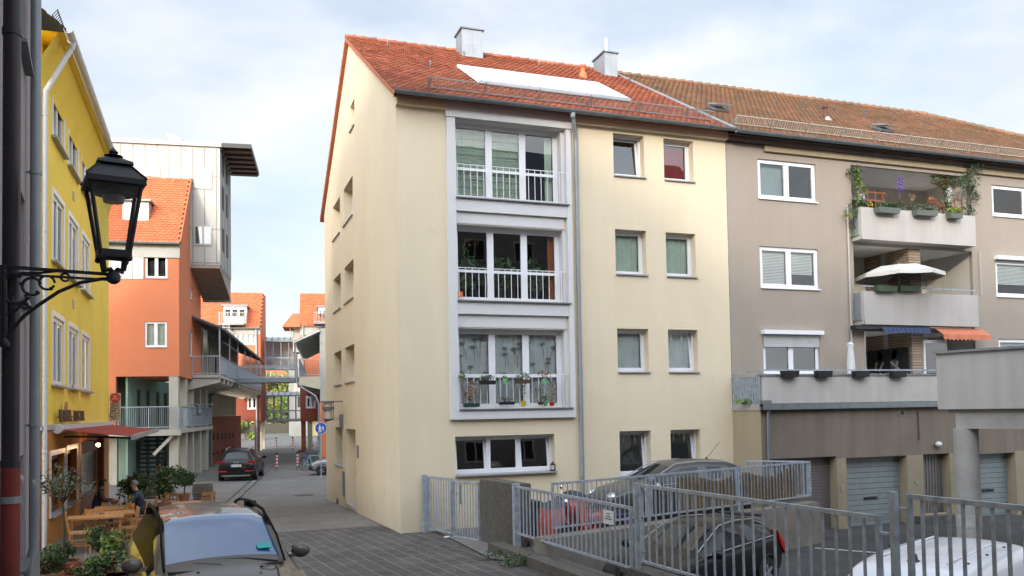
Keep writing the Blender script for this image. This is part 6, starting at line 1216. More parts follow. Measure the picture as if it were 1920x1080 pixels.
mb = MB(); mb.tube([(-1.1, 0, 1.6), (-1.5, 0, 2.02)], .006, 5); mb.lathe((-1.1, 0, 1.58), [(.05, 0), (.02, .06), (0, .07)], 8); mb.build('antenna', M_BLACK, gcar)
for s in (-1, 1): mb = MB(); mb.tube([(1.0, s * .72, 1.12), (.15, s * .615, 1.54), (-.5, s * .615, 1.585), (-1.3, s * .59, 1.55), (-1.75, s * .60, 1.40)], .014, 6); mb.build('roof_trim', P_SILVER, gcar, True); mb = MB(); mb.tube([(.9, s * .875, 1.055), (-1.7, s * .87, 1.12)], .012, 6); mb.build('belt_trim', P_SILVER, gcar, True)
# black hatchback in the yard
hS = [(2.05, .60, .55, .5, .57), (1.95, .80, .70, .66, .74), (1.5, .87, .84, .70, .90), (1.0, .885, .90, .70, .98), (.05, .89, .93, .57, 1.40), (-.15, .89, .94, .565, 1.43), (-.5, .89, .95, .56, 1.445), (-.6, .89, .955, .56, 1.445), (-1.1, .885, .98, .54, 1.42), (-1.2, .88, .99, .535, 1.41), (-1.62, .86, 1.02, .52, 1.35), (-1.75, .86, 1.02, .52, 1.33), (-1.98, .84, .95, .60, 1.02), (-2.05, .78, .6, .6, .64)]
bq = W0.onz(1290, 1120, -.55)
bcar = car('parked_car', 'black hatchback parked in the lower yard behind the middle railing panel', (8.95, 14.45, -.68), R_(180 + 25), P_BLACK, hS, (3,), (3, 4, 5, 7, 9), wheels=(1.28, -1.3), wr=.32, hw=.885)
mirrors(bcar, .80, .89, .98, P_BLACK)
for s in (-1, 1):
    mb = MB(); mb.tube([(.95, s * .70, 1.0), (.05, s * .59, 1.385), (-.5, s * .583, 1.425), (-1.2, s * .56, 1.39), (-1.7, s * .57, 1.22)], .013, 6); mb.build('roof_trim', P_SILVER, bcar, True); mb = MB(); mb.tube([(.95, s * .865, .945), (-1.7, s * .84, 1.04)], .011, 6); mb.build('belt_trim', P_SILVER, bcar, True)
    mb = MB(); mb.prism([(-1.72, 1.12), (-1.98, .85), (-2.03, .62), (-1.86, .80)], s * .66, s * .875, 'y'); mb.build('tail_light', M_LAMP_R, bcar)
mb = MB(); mb.box(-1.92, -1.68, -.5, .5, 1.37, 1.40); mb.build('roof_spoiler', P_BLACK, bcar)
# white van
vS = [(2.15, .66, .62, .5, .66), (2.05, .82, .82, .66, .88), (1.6, .88, 1.00, .70, 1.08), (1.25, .89, 1.08, .72, 1.18), (.62, .895, 1.12, .70, 1.72), (.40, .895, 1.13, .71, 1.79), (-.3, .895, 1.15, .73, 1.83), (-.42, .895, 1.15, .73, 1.83), (-1.5, .895, 1.15, .73, 1.83), (-2.3, .89, 1.15, .73, 1.81), (-2.52, .88, 1.15, .72, 1.74), (-2.58, .85, .9, .75, .95)]
vn = car('white_van', 'small white van parked in the yard behind the railing at the right', (8.70, 8.62, -.88), R_(180 + 26), P_WHITE, vS, (3,), (3, 4, 5), wheels=(1.35, -1.35), wr=.32, hw=.89, glass=M_CARGLASS_SKY)
mirrors(vn, 1.0, .89, 1.15, P_WHITE)
mb = MB(); mb.prism([(.30, 1.80), (.16, 1.90), (.10, 1.90), (.05, 1.82)], -.015, .015, 'y'); mb.lathe((.18, 0, 1.815), [(.09, 0), (.07, .02), (0, .03)], 10); mb.build('antenna', M_BLACK, vn)
for s in (-.42, .42): mb = MB(); mb.tube([(.25, s, 1.845), (-1.9, s, 1.85)], .014, 6); mb.build('roof_rib', P_WHITE, vn, True)
for x in (.1, -.7, -1.5):
    for s in (-1, 1): mb = MB(); mb.box(x - .02, x + .02, s * .62 - .015, s * .62 + .015, 1.84, 1.856); mb.build('roof_plug', M_BLACK, vn)
# ================================================================== COVERED MOTORBIKE, BINS, BICYCLES
q = Vector((7.5, 18.2, 0)); t = thing('covered_motorbike', 'motorbike under a dark blue and red tarpaulin behind the sliding gate', 'motorbike', loc=(7.75, 18.55, .03), rz=R_(4))
mb = MB(); r = random.Random(2); nx, ny = 26, 14; vs_ = []
for i in range(nx + 1):
    for j in range(ny + 1):
        x = -1.15 + 2.3 * i / nx; s = -1 + 2 * j / ny; hgt = .80 + .22 * math.exp(-((x - .55) / .3) ** 2) + .06 * math.sin(x * 7) - .25 * max(0, abs(x) - .85) / .3; y = .42 * s; z = hgt * (1 - abs(s) ** 5) * 1.0; wv = .035 * math.sin(x * 23 + j) * abs(s)
        vs_.append((x, y * (1 + .15 * abs(s)) + wv, max(0.04, z)))
for i in range(nx):
    for j in range(ny): k = i * (ny + 1) + j; s = -1 + 2 * (j + .5) / ny; mb.f.append([k, k + ny + 1, k + ny + 2, k + 1]); mb.m.append(1 if (abs(s) > .70 and -1.0 < vs_[k][0] < .9) else 0)
mb.v = vs_; mb.build('tarpaulin', [mat('navy_tarp', (.025, .030, .05), .5, var=.2, vs_=4, bump=.4, bs=9, dist=.03), mat('red_tarp', (.33, .03, .02), .5, var=.2, vs_=4, bump=.4, bs=9, dist=.03)], t, True)
for x in (-.8, .8): mb = MB(); mb.lathe((x, 0, .29), [(.2, -.06), (.29, -.05), (.29, .05), (.2, .06)], 20, 0, 'y'); mb.build('wheel', M_RUBBER, t, True)
t = thing('wheelie_bin', 'dark grey wheelie bin next to the tarpaulin-covered motorbike', 'bin', loc=(6.55, 17.55, .03), rz=R_(5)); mb = MB(); mb.add([(-.2, -.24, .1), (.2, -.24, .1), (.2, .2, .1), (-.2, .2, .1), (-.27, -.3, .88), (.27, -.3, .88), (.27, .28, .88), (-.27, .28, .88)], [(0, 3, 2, 1), (4, 5, 6, 7), (0, 1, 5, 4), (1, 2, 6, 5), (2, 3, 7, 6), (3, 0, 4, 7)]); mb.build('body', plain('bin_plastic', (.03, .033, .038)), t)
mb = MB(); mb.box(-.30, .30, -.34, .30, .88, .94); mb.build('lid', MATS['bin_plastic'], t); 
for s in (-1, 1): mb = MB(); mb.lathe((s * .24, .22, .1), [(0, -.03), (.1, -.03), (.1, .03), (0, .03)], 12, 0, 'x'); mb.build('wheel', M_RUBBER, t)
def bicycle(label, loc, rz, col, s=1.0, basket=False, group=None):
    t = thing('bicycle', label, 'bicycle', loc=loc, rz=rz, group=group); fr = mat('frame_' + col[0], col[1], .35, coat=.5); rt = .33 * s
    for x in (-.52 * s, .52 * s):
        mb = MB(); c = Vector((x, 0, rt)); mb.tube([c + Vector((math.cos(a) * rt, 0, math.sin(a) * rt)) for a in [2 * math.pi * i / 24 for i in range(25)]], .018 * s, 6, 0)
        for k in range(10): a = math.pi * k / 10 * 2; mb.beam(c, c + Vector((math.cos(a) * rt, 0, math.sin(a) * rt)), .005, .005, 1)
        mb.build('wheel', [M_RUBBER, M_ZINC], t)
    mb = MB(); bb = (-.08 * s, 0, .28 * s); st = (-.22 * s, 0, .78 * s); hd = (.34 * s, 0, .78 * s); hl = (.38 * s, 0, .62 * s); fx = (.52 * s, 0, rt); rx = (-.52 * s, 0, rt)
    for a, b in ((bb, st), (st, hd) if not basket else ((-.12 * s, 0, .42 * s), hd), (bb, hl), (hd, hl), (hl, fx), (bb, rx), (st, rx), (hd, (.31 * s, 0, .95 * s)), (st, (-.24 * s, 0, .9 * s))): mb.tube([a, b], .016 * s, 6)
    mb.build('frame', fr, t); mb = MB(); mb.ico((-.25 * s, 0, .92 * s), .12 * s, 0, 2, (1.1, .6, .3)); mb.build('saddle', M_BLACK, t); mb = MB(); mb.tube([(.18 * s, -.27 * s, .98 * s), (.3 * s, -.2 * s, .98 * s), (.31 * s, 0, .96 * s), (.3 * s, .2 * s, .98 * s), (.18 * s, .27 * s, .98 * s)], .013 * s, 6); mb.build('handlebar', M_BLACK, t)
    mb = MB(); mb.lathe(bb, [(0, -.03), (.09 * s, -.03), (.09 * s, .03), (0, .03)], 14, 0, 'y'); mb.beam((bb[0], .08, bb[2]), (bb[0] + .1, .08, bb[2] - .12), .02); mb.beam((bb[0], -.08, bb[2]), (bb[0] - .1, -.08, bb[2] + .12), .02); mb.build('crank', M_ZINC, t)
    if basket: mb = MB(); mb.box(.36 * s, .62 * s, -.17, .17, .72 * s, .95 * s); mb.build('basket', M_BLACK, t)
    return t
gz_ = -.42
q = W0.onz(588, 881, gz_); bicycle('mint green bicycle leaning behind the red and white bollard beside the silver hatchback', (q.x, q.y, gz_), R_(15), ('mint', (.15, .50, .42)), 1.1)
q = W0.onz(577, 877, gz_); bicycle('purple bicycle parked next to the mint green one by the right bollard', (q.x, q.y, gz_), R_(60), ('purple', (.12, .07, .35)), 1.1)
q = W0.onz(590, 843, gz_); bicycle('dark bicycle with basket farther back by the rear columns', (q.x, q.y, gz_), R_(30), ('dark', (.02, .02, .02)), 1.25, True)
bicycle('small purple childs bicycle behind the railing in front of the grey people carrier', (8.7, 16.95, .03), R_(190), ('violet', (.16, .05, .42)), .75)
# motor scooter with chrome nose
t = thing('motor_scooter', 'red and chrome scooter parked in front of the grey people carrier behind the railing', 'scooter', loc=(7.9, 17.15, .03), rz=R_(200))
mb = MB(); mb.ico((.45, 0, .75), .2, 0, 2, (.8, .8, 1.1)); mb.add([(.3, -.2, .3), (.5, -.2, .7), (.5, .2, .7), (.3, .2, .3), (.26, -.2, .3), (.46, -.2, .72), (.46, .2, .72), (.26, .2, .3)], [(0, 1, 2, 3), (4, 7, 6, 5), (0, 4, 5, 1), (3, 2, 6, 7)]); mb.box(-.3, .3, -.15, .15, .25, .33); mb.ico((-.4, 0, .5), .3, 0, 2, (1.2, .6, .7)); mb.build('body', mat('scooter_red', (.35, .02, .015), .3, coat=1), t, True)
mb = MB(); mb.ico((.62, 0, .92), .09, 0, 2); mb.tube([(.45, -.32, 1.0), (.5, 0, 1.02), (.45, .32, 1.0)], .015, 6); mb.tube([(.5, -.25, 1.0), (.45, -.3, 1.2)], .008, 5); mb.ico((.45, -.32, 1.22), .06, 0, 1, (.4, 1, 1)); mb.build('headlight', mat('chrome', (.8, .8, .8), .08, metal=1), t, True)
mb = MB(); mb.ico((-.3, 0, .78), .3, 0, 2, (1.1, .5, .25)); mb.build('saddle', M_BLACK, t, True)
for x in (-.6, .62): mb = MB(); mb.lathe((x, 0, .24), [(.12, -.05), (.24, -.04), (.24, .04), (.12, .05)], 18, 0, 'y'); mb.build('wheel', M_RUBBER, t, True)
# bollards
def bollard(px, py, far=False, hgt=.95):
    q = W0.onz(px, py, gz_); lab = {519: 'red and white striped bollard standing free in the middle of the alley', 558: 'red and white striped bollard beside the parked bicycles', 518: 'far bollard in shadow at the end of the alley, left of the pair', 549: 'far bollard in shadow at the end of the alley, right of the pair'}[px]
    t = thing('bollard', lab, 'bollard', loc=(q.x, q.y, gz_), group='striped bollards across the alley'); mb = MB(); n = 8; z = .12; dz = (hgt - .2) / n
    mb.lathe((0, 0, 0), [(.085, 0), (.075, .12)], 14, 2)
    for k in range(n): mb.lathe((0, 0, z + k * dz), [(.07, 0), (.07, dz)], 14, k % 2)
    mb.build('post', [MATS['bollard_red'], MATS['bollard_white'], M_ZINC_D], t, True); mb = MB(); mb.lathe((0, 0, hgt - .08), [(.075, 0), (.05, .05), (.085, .1), (.06, .16), (0, .18)], 14); mb.build('cap', M_BLACK, t, True)
mat('bollard_red', (.42, .05, .03), .5); mat('bollard_white', (.55, .55, .53), .5)
bollard(519, 882, hgt=1.0); bollard(558, 880, hgt=1.0); bollard(518, 844, hgt=1.15); bollard(549, 844, hgt=1.15)
# ================================================================== SIGNS
q = W0.onz(605, 896, gz_); PX_, PY_ = q.x, q.y + .6; SF = Frame(PX_, PY_, 0); c = SF.onv(605, 803, -.05)
t = thing('pedestrian_sign', 'round blue sign with a white adult and child beside the cream gable', 'sign', SF)
mb = MB(); mb.tube([(0, 0, gz_), (0, 0, c.z + .3)], .032, 10); mb.build('post', M_GALV, t, True); mb = MB(); rd = .31
mb.lathe((0, -.06, c.z), [(0, -.008), (rd, -.008), (rd, .008), (0, .008)], 32, 0, 'y'); mb.lathe((0, -.06, c.z), [(rd - .015, -.010), (rd, -.010), (rd + .004, 0)], 32, 1, 'y', caps=False); mb.build('disc', [mat('sign_blue', (.01, .09, .42), .4), mat('sign_white', (.7, .7, .7), .4)], t)
mb = MB()
def figure(cx, s):
    y = -.074; mb.lathe((cx, y, c.z + .17 * s - .02), [(0, -.003), (.035 * s, -.003), (.035 * s, .003), (0, .003)], 12, 0, 'y')
    for a, b, w_ in (((cx, .12), (cx, -.02), .085), ((cx - .02, -.02), (cx - .06, -.2), .045), ((cx + .02, -.02), (cx + .06, -.2), .045), ((cx - .03, .1), (cx - .09, -.0), .03), ((cx + .03, .1), (cx + .09, .0), .03)): mb.beam((a[0], y, c.z + a[1] * s - .02), (b[0], y, c.z + b[1] * s - .02), w_ * s, .004, 0, up=(0, 1, 0))
figure(-.06, 1.0); figure(.10, .68); mb.build('symbol', MATS['sign_white'], t)
q = W0.onz(331, 893, -.3); SF = Frame(q.x, q.y, 0); c = SF.onv(335, 800, -.05); t = thing('parking_sign', 'round no-stopping sign over a white tow-away plate on a thin post before the pale columns', 'sign', SF); px0 = c.x
mb = MB(); mb.tube([(px0, 0, -.3), (px0, 0, c.z + .3)], .03, 8); mb.build('post', M_GALV, t, True)
mb = MB(); rd = .24; mb.lathe((px0, -.05, c.z), [(0, -.006), (rd, -.006), (rd, .006), (0, .006)], 28, 0, 'y'); mb.lathe((px0, -.058, c.z), [(0, -.003), (rd * .78, -.003), (rd * .78, .003)], 28, 1, 'y')
for s in (-1, 1): mb.beam((px0 - rd * .55, -.066, c.z - s * rd * .55), (px0 + rd * .55, -.066, c.z + s * rd * .55), .05, .004, 0, up=(0, 1, 0))
mb.build('disc', [mat('sign_red', (.5, .02, .02), .4), MATS['sign_blue']], t)
mb = MB(); z1 = c.z - rd - .04; mb.box(px0 - .2, px0 + .2, -.055, -.045, z1 - .28, z1, 0); mb.box(px0 - .2, px0 + .2, -.055, -.045, z1 - .6, z1 - .31, 0)
mb.box(px0 - .13, px0 - .01, -.06, -.055, z1 - .2, z1 - .12, 1); mb.box(px0 + .0, px0 + .14, -.06, -.055, z1 - .2, z1 - .08, 1); mb.beam((px0 - .12, -.058, z1 - .1), (px0 + .05, -.058, z1 - .05), .02, .004, 1)
for k in range(2): mb.box(px0 - .13, px0 + .13, -.06, -.055, z1 - .43 - .08 * k, z1 - .40 - .08 * k, 1)
mb.build('plate', [MATS['sign_white'], M_BLACK], t)
# ================================================================== LAMPS
LY = 6.9; LMF = Frame(0, LY, 0); pF = LMF.onv
cx = pF(213, 400).x; zb_ = pF(213, 478).z; zt_ = pF(213, 350).z; zc_ = pF(213, 305).z; zf = pF(213, 284).z; za_ = pF(213, 520).z
wb = (pF(245, 478).x - pF(184, 478).x) / 2 * .88; wt_ = (pF(273, 360).x - pF(158, 360).x) / 2 * .82
lamp = thing('street_lamp', 'black four-sided street lantern on a scrolled cast-iron bracket arm at the upper left', 'street lamp', loc=(cx, LY, 0)); RL = R_(12)
def ring4(h, z): return [Vector((math.cos(RL + math.pi / 2 * k + math.pi / 4) * h * 1.414, math.sin(RL + math.pi / 2 * k + math.pi / 4) * h * 1.414, z)) for k in range(4)]
b4, t4 = ring4(wb, zb_), ring4(wt_, zt_)
mb = MB()
for k in range(4): mb.beam(b4[k], t4[k], .020, .020); mb.beam(b4[k], b4[(k + 1) % 4], .034, .05); mb.beam(t4[k], t4[(k + 1) % 4], .03, .04)
for k in range(4): mb.ico(b4[k] + Vector((0, 0, -.035)), .024, 0, 1); mb.ico(t4[k] * 1.0 + Vector((0, 0, .0)), .022, 0, 1)
fr_ = mb.build('frame', M_BLACK, lamp)
mb = MB(); lv = [(ring4(wt_ + .03, zt_ - .01)), ring4(wt_ + .03, zt_ + .03), ring4(.10, zc_ - .035), ring4(.125, zc_ - .03), ring4(.12, zc_ - .01), ring4(.05, zc_ + .03)]
V = [p for r_ in lv for p in r_]; Fc = [(i * 4 + k, i * 4 + (k + 1) % 4, (i + 1) * 4 + (k + 1) % 4, (i + 1) * 4 + k) for i in range(5) for k in range(4)] + [(3, 2, 1, 0), (20, 21, 22, 23)]
mb.add(V, Fc)
for k in range(4): mb.beam(lv[1][k], lv[2][k], .012, .02)
mb.build('roof', M_BLACK, lamp); mb = MB(); hF = zf - zc_; mb.lathe((0, 0, zc_ + .02), [(.06, 0), (.03, hF * .12), (.035, hF * .22), (.068, hF * .34), (.04, hF * .46), (.018, hF * .52), (.036, hF * .68), (.018, hF * .9), (.0, hF * 1.15)], 14); mb.build('finial', M_BLACK, lamp, True)
mb = MB()
for k in range(4): A_, B_, C_, D_ = b4[k], b4[(k + 1) % 4], t4[(k + 1) % 4], t4[k]; mb.add([A_, B_, C_, D_], [(0, 1, 2, 3)])
mb.build('pane', mat_glass('lantern_glass', (.90, .92, .92), .05, .02), lamp)
mb = MB(); mb.lathe((0, 0, zt_ - .06), [(.15, 0), (.13, .03), (.05, .05), (0, .05)], 20, 0); mb.lathe((0, 0, zt_ - .12), [(.07, 0), (.08, .05)], 14, 1); mb.build('reflector', [mat('dusty_grey', (.10, .10, .10), .5), mat('dim_glass', (.3, .3, .28), .2)], lamp, True)
mb = MB()
for k in range(4): p = b4[k] * .8; p.z = zb_ - .03; mb.tube([p, Vector((p.x * .85, p.y * .85, zb_ - .12)), Vector((p.x * .3, p.y * .3, za_ + .06)), Vector((0, 0, za_ + .03))], .014, 8)
mb.lathe((0, 0, za_ - .02), [(.02, -.03), (.045, -.01), (.05, .03), (.03, .07)], 12); mb.build('cradle', M_BLACK, lamp, True)
# bracket arm with rings, in the plane of the arm
mb = MB(); xe = pF(6, 510).x - cx; ztop = za_ + .055; z2_ = za_ - .0
mb.beam((0, 0, za_ + .02), (xe, 0, pF(6, 500).z), .03, .022); mb.beam((-.03, 0, za_ - .02), (xe, 0, pF(6, 513).z), .022, .016)
def P2(px, py): q_ = pF(px, py); return Vector((q_.x - cx, 0, q_.z))
curve = [P2(222, 522), P2(190, 523), P2(150, 530), P2(110, 547), P2(75, 570), P2(45, 592), P2(28, 612), P2(14, 640)]; mb.tube(curve, .0135, 8)
mb.tube([P2(8, 497), P2(9, 640)], .018, 8); mb.tube([P2(2, 497), P2(2, 640)], .012, 8); mb.lathe(P2(9, 640), [(0, -.06), (.03, -.04), (.035, -.01), (.02, .02)], 10)
def ringp(cpx, cpy, r, a0=0, a1=360, th=.0105): c_ = P2(cpx, cpy); mb.tube([c_ + Vector((math.cos(R_(a)) * r, 0, math.sin(R_(a)) * r)) for a in [a0 + (a1 - a0) * i / 18 for i in range(19)]], th, 6)
ringp(30, 543, .098, 70, 330); ringp(60, 537, .062, 20, 320); ringp(88, 530, .050, 0, 340, .009); ringp(36, 560, .045, 120, 400, .009); ringp(122, 520, .028, 0, 330, .008)
mb.tube([P2(12, 520), P2(40, 512), P2(75, 512), P2(110, 508)], .009, 6); mb.tube([P2(25, 568), P2(45, 578), P2(60, 575)], .009, 6); mb.tube([P2(14, 590), P2(30, 582), P2(42, 570)], .01, 6)
for (x, y) in ((52, 551), (70, 548), (40, 532), (96, 541), (50, 570)): mb.ico(P2(x, y), .016, 0, 1)
mb.build('bracket_arm', M_BLACK, lamp, True)
# modern lamp on the cream gable
MF = Frame(4.45, 0, 0); e = W0.onu(643, 789, 4.45); t = thing('wall_lamp', 'modern grey cylindrical lamp on two rods from the cream gable, over the alley', 'wall lamp', loc=(4.45, e.y, 0)); QF_ = Frame(0, e.y, 0); c = QF_.onv(618, 765); L_ = c.x - 4.45
mb = MB(); mb.box(-.12, 0, -.08, .08, QF_.onv(643, 803).z, QF_.onv(643, 777).z); mb.build('wall_bracket', M_ZINC_D, t)
mb = MB()
for py in (783, 787): z = QF_.onv(620, py).z; mb.beam((-.1, 0, z), (L_ - .08, 0, z), .03, .02)
zt_ = QF_.onv(612, 753).z; zb_ = QF_.onv(612, 792).z; xl = QF_.onv(611, 770).x - 4.45; mb.tube([(xl, 0, zb_), (xl, 0, zb_ + .55)], .04, 8); mb.build('arm', M_ZINC_D, t)
mb = MB(); mb.beam((xl - .5, 0, zt_), (xl + .62, 0, zt_), .05, .04); mb.lathe((xl + .08, 0, zt_ - .04), [(.2, 0), (.2, .05)], 16); mb.lathe((xl + .08, 0, zt_ - .40), [(.205, .12), (.205, .22)], 16)
for s in (-1, 1): mb.beam((xl + .08 + s * .18, 0, zt_ - .6), (xl + .08 + s * .18, 0, zt_), .02)
mb.lathe((xl + .08, 0, zt_ - .68), [(.05, 0), (.19, .06), (.19, .09)], 16); mb.build('lamp_cage', M_ZINC_D, t, True); mb = MB(); mb.lathe((xl + .08, 0, zt_ - .6), [(.14, 0), (.14, .56)], 16); mb.build('lamp_glass', mat('milk_glass', (.55, .53, .47), .3), t, True)
# second such lamp on the columns at the left, and the glowing cafe lamp
e = AF.onu(385, 650, .1); t = thing('wall_lamp', 'modern grey lamp on a rod from the second pale column, left side of the alley', 'wall lamp', AF); q = AF.onv(373, 770, 4.0); mb = MB(); mb.beam((-.1, 4.0, q.z + .35), (q.x + .8, 4.0, q.z + .35), .04); mb.beam((-.1, 4, q.z - .25), (q.x + .5, 4, q.z - .25), .04); mb.build('arm', M_ZINC_D, t); mb = MB(); mb.lathe((q.x, 4, q.z - .25), [(.05, 0), (.15, .08), (.15, .2), (.12, .22), (.12, .5), (.16, .52), (.16, .58)], 14); mb.build('lamp_head', M_ZINC_D, t, True)
q = YF.onu(184, 834, .42); t = thing('cafe_lamp', 'small glowing globe lamp under the red awning beside the cafe door', 'lamp', YF); mb = MB(); mb.ico(q, .07, 0, 2); mb.build('bulb', mat_emit('warm_glow', (1, .55, .18), 5.0), t, True); mb = MB(); mb.lathe(q + Vector((0, 0, .06)), [(.13, 0), (.08, .05), (.02, .07)], 14); mb.beam(q + Vector((0, 0, .12)), Vector((0, q.y, q.z + .16)), .02); mb.build('shade', M_BLACK, t)
lp = bpy.data.lights.new('cafe_lamp_light', 'POINT'); lp.energy = 9; lp.color = (1, .6, .3); lp.shadow_soft_size = .08; lo = bpy.data.objects.new('cafe_lamp_light', lp); COL.objects.link(lo); lo.parent = t; lo.location = q + Vector((.12, 0, -.12))
# ================================================================== CAFE FURNITURE
def chair_at(px, py, z, deg):
    q = W0.onz(px, py, z); return q.x, q.y, gz(q.x, q.y), deg
def make_chair(label):
    t = thing('cafe_chair', label, 'chair', group='wooden cafe chairs'); s = .21
    mb = MB(); mb.box(-s, s, -s, s, .44, .465)
    for k in range(7): mb.tube([(-s + .03 + k * .06, -s + .02, .468), (-s + .03 + k * .06, s - .02, .468)], .012, 5)
    mb.build('seat', M_WOOD, t)
    for x in (-s + .02, s - .02): mb = MB(); mb.beam((x, -s + .02, 0), (x, -s + .02, .45), .036); mb.build('leg', M_WOOD, t); mb = MB(); mb.beam((x, s - .02, 0), (x, s - .0, .45), .036); mb.beam((x, s - .0, .45), (x, s + .09, .92), .036); mb.build('leg', M_WOOD, t)
    mb = MB()
    for z, y, h in ((.86, s + .078, .09), (.72, s + .052, .045), (.60, s + .03, .04)): mb.box(-s + .03, s - .03, y - .01, y + .012, z - h / 2, z + h / 2)
    for x in (-.05, .05): mb.beam((x, s + .03, .60), (x, s + .08, .84), .022)
    mb.build('backrest', M_WOOD, t); mb = MB()
    for z in (.16, .28): mb.beam((-s + .02, -s + .02, z), (s - .02, -s + .02, z), .022); mb.beam((-s + .02, -s + .02, z + .03), (-s + .02, s - .02, z + .03), .022); mb.beam((s - .02, -s + .02, z + .03), (s - .02, s - .02, z + .03), .022)
    mb.build('stretchers', M_WOOD, t); return t
CH = [(151, 998, .45, 95, 'wooden chair left of the front cafe table by the olive trunk'), (178, 985, .45, 185, 'wooden chair between the front cafe table and the wall, farther than the olive trunk'), (233, 988, .45, -80, 'wooden chair right of the front cafe table, next to the parked estate car'),
      (222, 975, .45, -60, 'wooden chair tucked behind the one next to the estate car'), (176, 950, .45, 100, 'wooden chair the dark-haired person sits on'), (272, 956, .45, -85, 'wooden chair the grey-haired man sits on'), (293, 950, .45, -100, 'empty wooden chair just behind the grey-haired man'),
      (255, 968, .45, -95, 'wooden chair in front of the grey-haired man'), (323, 947, .45, 95, 'wooden chair left of the small table by the barrels'), (377, 946, .45, -90, 'wooden chair right of the small table by the barrels'), (331, 938, .45, 150, 'wooden chair behind the small table, left rear'), (384, 938, .45, 200, 'wooden chair behind the small table, right rear')]
ch0 = None
for (px, py, z, deg, lab) in CH:
    x, y, g_0, d_ = chair_at(px, py, z, deg)
    if ch0 is None: ch0 = make_chair(lab); ch0.location = (x, y, g_0); ch0.rotation_euler = (0, 0, R_(deg))
    else: dup(ch0, (x, y, g_0), R_(deg), lab)
def make_table(label, px, py, w_, d_, rz, dark=False):
    q = W0.onz(px, py, .75); g0_ = gz(q.x, q.y); t = thing('cafe_table', label, 'table', loc=(q.x, q.y, g0_), rz=R_(rz), group='cafe tables'); mb = MB(); mb.box(-w_ / 2, w_ / 2, -d_ / 2, d_ / 2, .72, .755); mb.build('tabletop', M_WOOD, t)
    for sx in (-1, 1):
        for sy in (-1, 1): mb = MB(); mb.beam((sx * (w_ / 2 - .07), sy * (d_ / 2 - .07), 0), (sx * (w_ / 2 - .07), sy * (d_ / 2 - .07), .72), .05); mb.build('leg', M_BROWNWOOD if dark else M_WOOD, t)
    return t, q
tA, qA = make_table('wooden cafe table the two people sit at', 210, 944, .85, 1.0, 3)
tB, qB = make_table('long empty wooden cafe table just in front of the seated people', 205, 957, 1.1, .8, 5)
tC, qC = make_table('empty wooden cafe table nearest the viewer by the parked car', 180, 966, 1.15, .75, 4)
tD, qD = make_table('small square table with dark legs by the barrels', 350, 933, .75, .75, 0, True)
def tabletop_item(px, py, kind, label):
    q = W0.onz(px, py, .757); base = (q.x, q.y, gz(q.x, q.y) + .757)
    t = thing(kind, label, kind.replace('_', ' '), loc=base)
    if kind == 'water_bottle': mb = MB(); mb.lathe((0, 0, 0), [(.04, 0), (.042, .16), (.016, .22), (.016, .27)], 12); mb.build('glass_body', mat('pale_bottle', (.55, .62, .68), .1, trans=.5), t, True); mb = MB(); mb.lathe((0, 0, .27), [(.018, 0), (.018, .03)], 10); mb.build('cap', MATS['sign_blue'], t)
    elif kind == 'bread_basket': mb = MB(); mb.lathe((0, 0, 0), [(.09, 0), (.14, .09), (.13, .09), (.08, .02), (0, .02)], 14); mb.build('basket', M_WOOD, t, True); mb = MB(); [mb.ico((.05 * math.cos(k * 2), .05 * math.sin(k * 2), .09), .05, 0, 1, (1, .7, .6)) for k in range(4)]; mb.build('bread', M_TERRA, t, True)
    elif kind == 'drinking_glass': mb = MB(); mb.lathe((0, 0, 0), [(.03, 0), (.037, .11), (.033, .11), (.027, .01), (0, .01)], 12); mb.build('bowl', mat('clear_glass', (.6, .64, .66), .08, trans=.6), t, True)
    elif kind == 'ashtray': mb = MB(); mb.lathe((0, 0, 0), [(.05, 0), (.06, .035), (.05, .035), (.045, .01), (0, .01)], 12); mb.build('bowl', MATS['clear_glass'], t, True)
    elif kind == 'flower_vase': mb = MB(); mb.lathe((0, 0, 0), [(.035, 0), (.045, .06), (.03, .12)], 12); mb.build('vase', M_TERRA, t, True); mb = MB(); mb.leaves((0, 0, .18), (.10, .10, .10), 50, .03, 0, 3); mb.leaves((0, 0, .24), (.12, .12, .06), 22, .022, 1, 4); mb.build('flowers', [M_LEAF, M_YELLOWF], t)
    return t
tabletop_item(236, 937, 'water_bottle', 'clear water bottle standing between the two seated people'); tabletop_item(213, 935, 'bread_basket', 'bread basket on the table between the two people'); tabletop_item(244, 938, 'flower_vase', 'little vase of yellow flowers beside the seated man')
tabletop_item(206, 941, 'drinking_glass', 'drinking glass in front of the dark-haired person'); tabletop_item(226, 942, 'drinking_glass', 'drinking glass in front of the grey-haired man'); tabletop_item(189, 961, 'ashtray', 'small glass ashtray on the nearest cafe table')
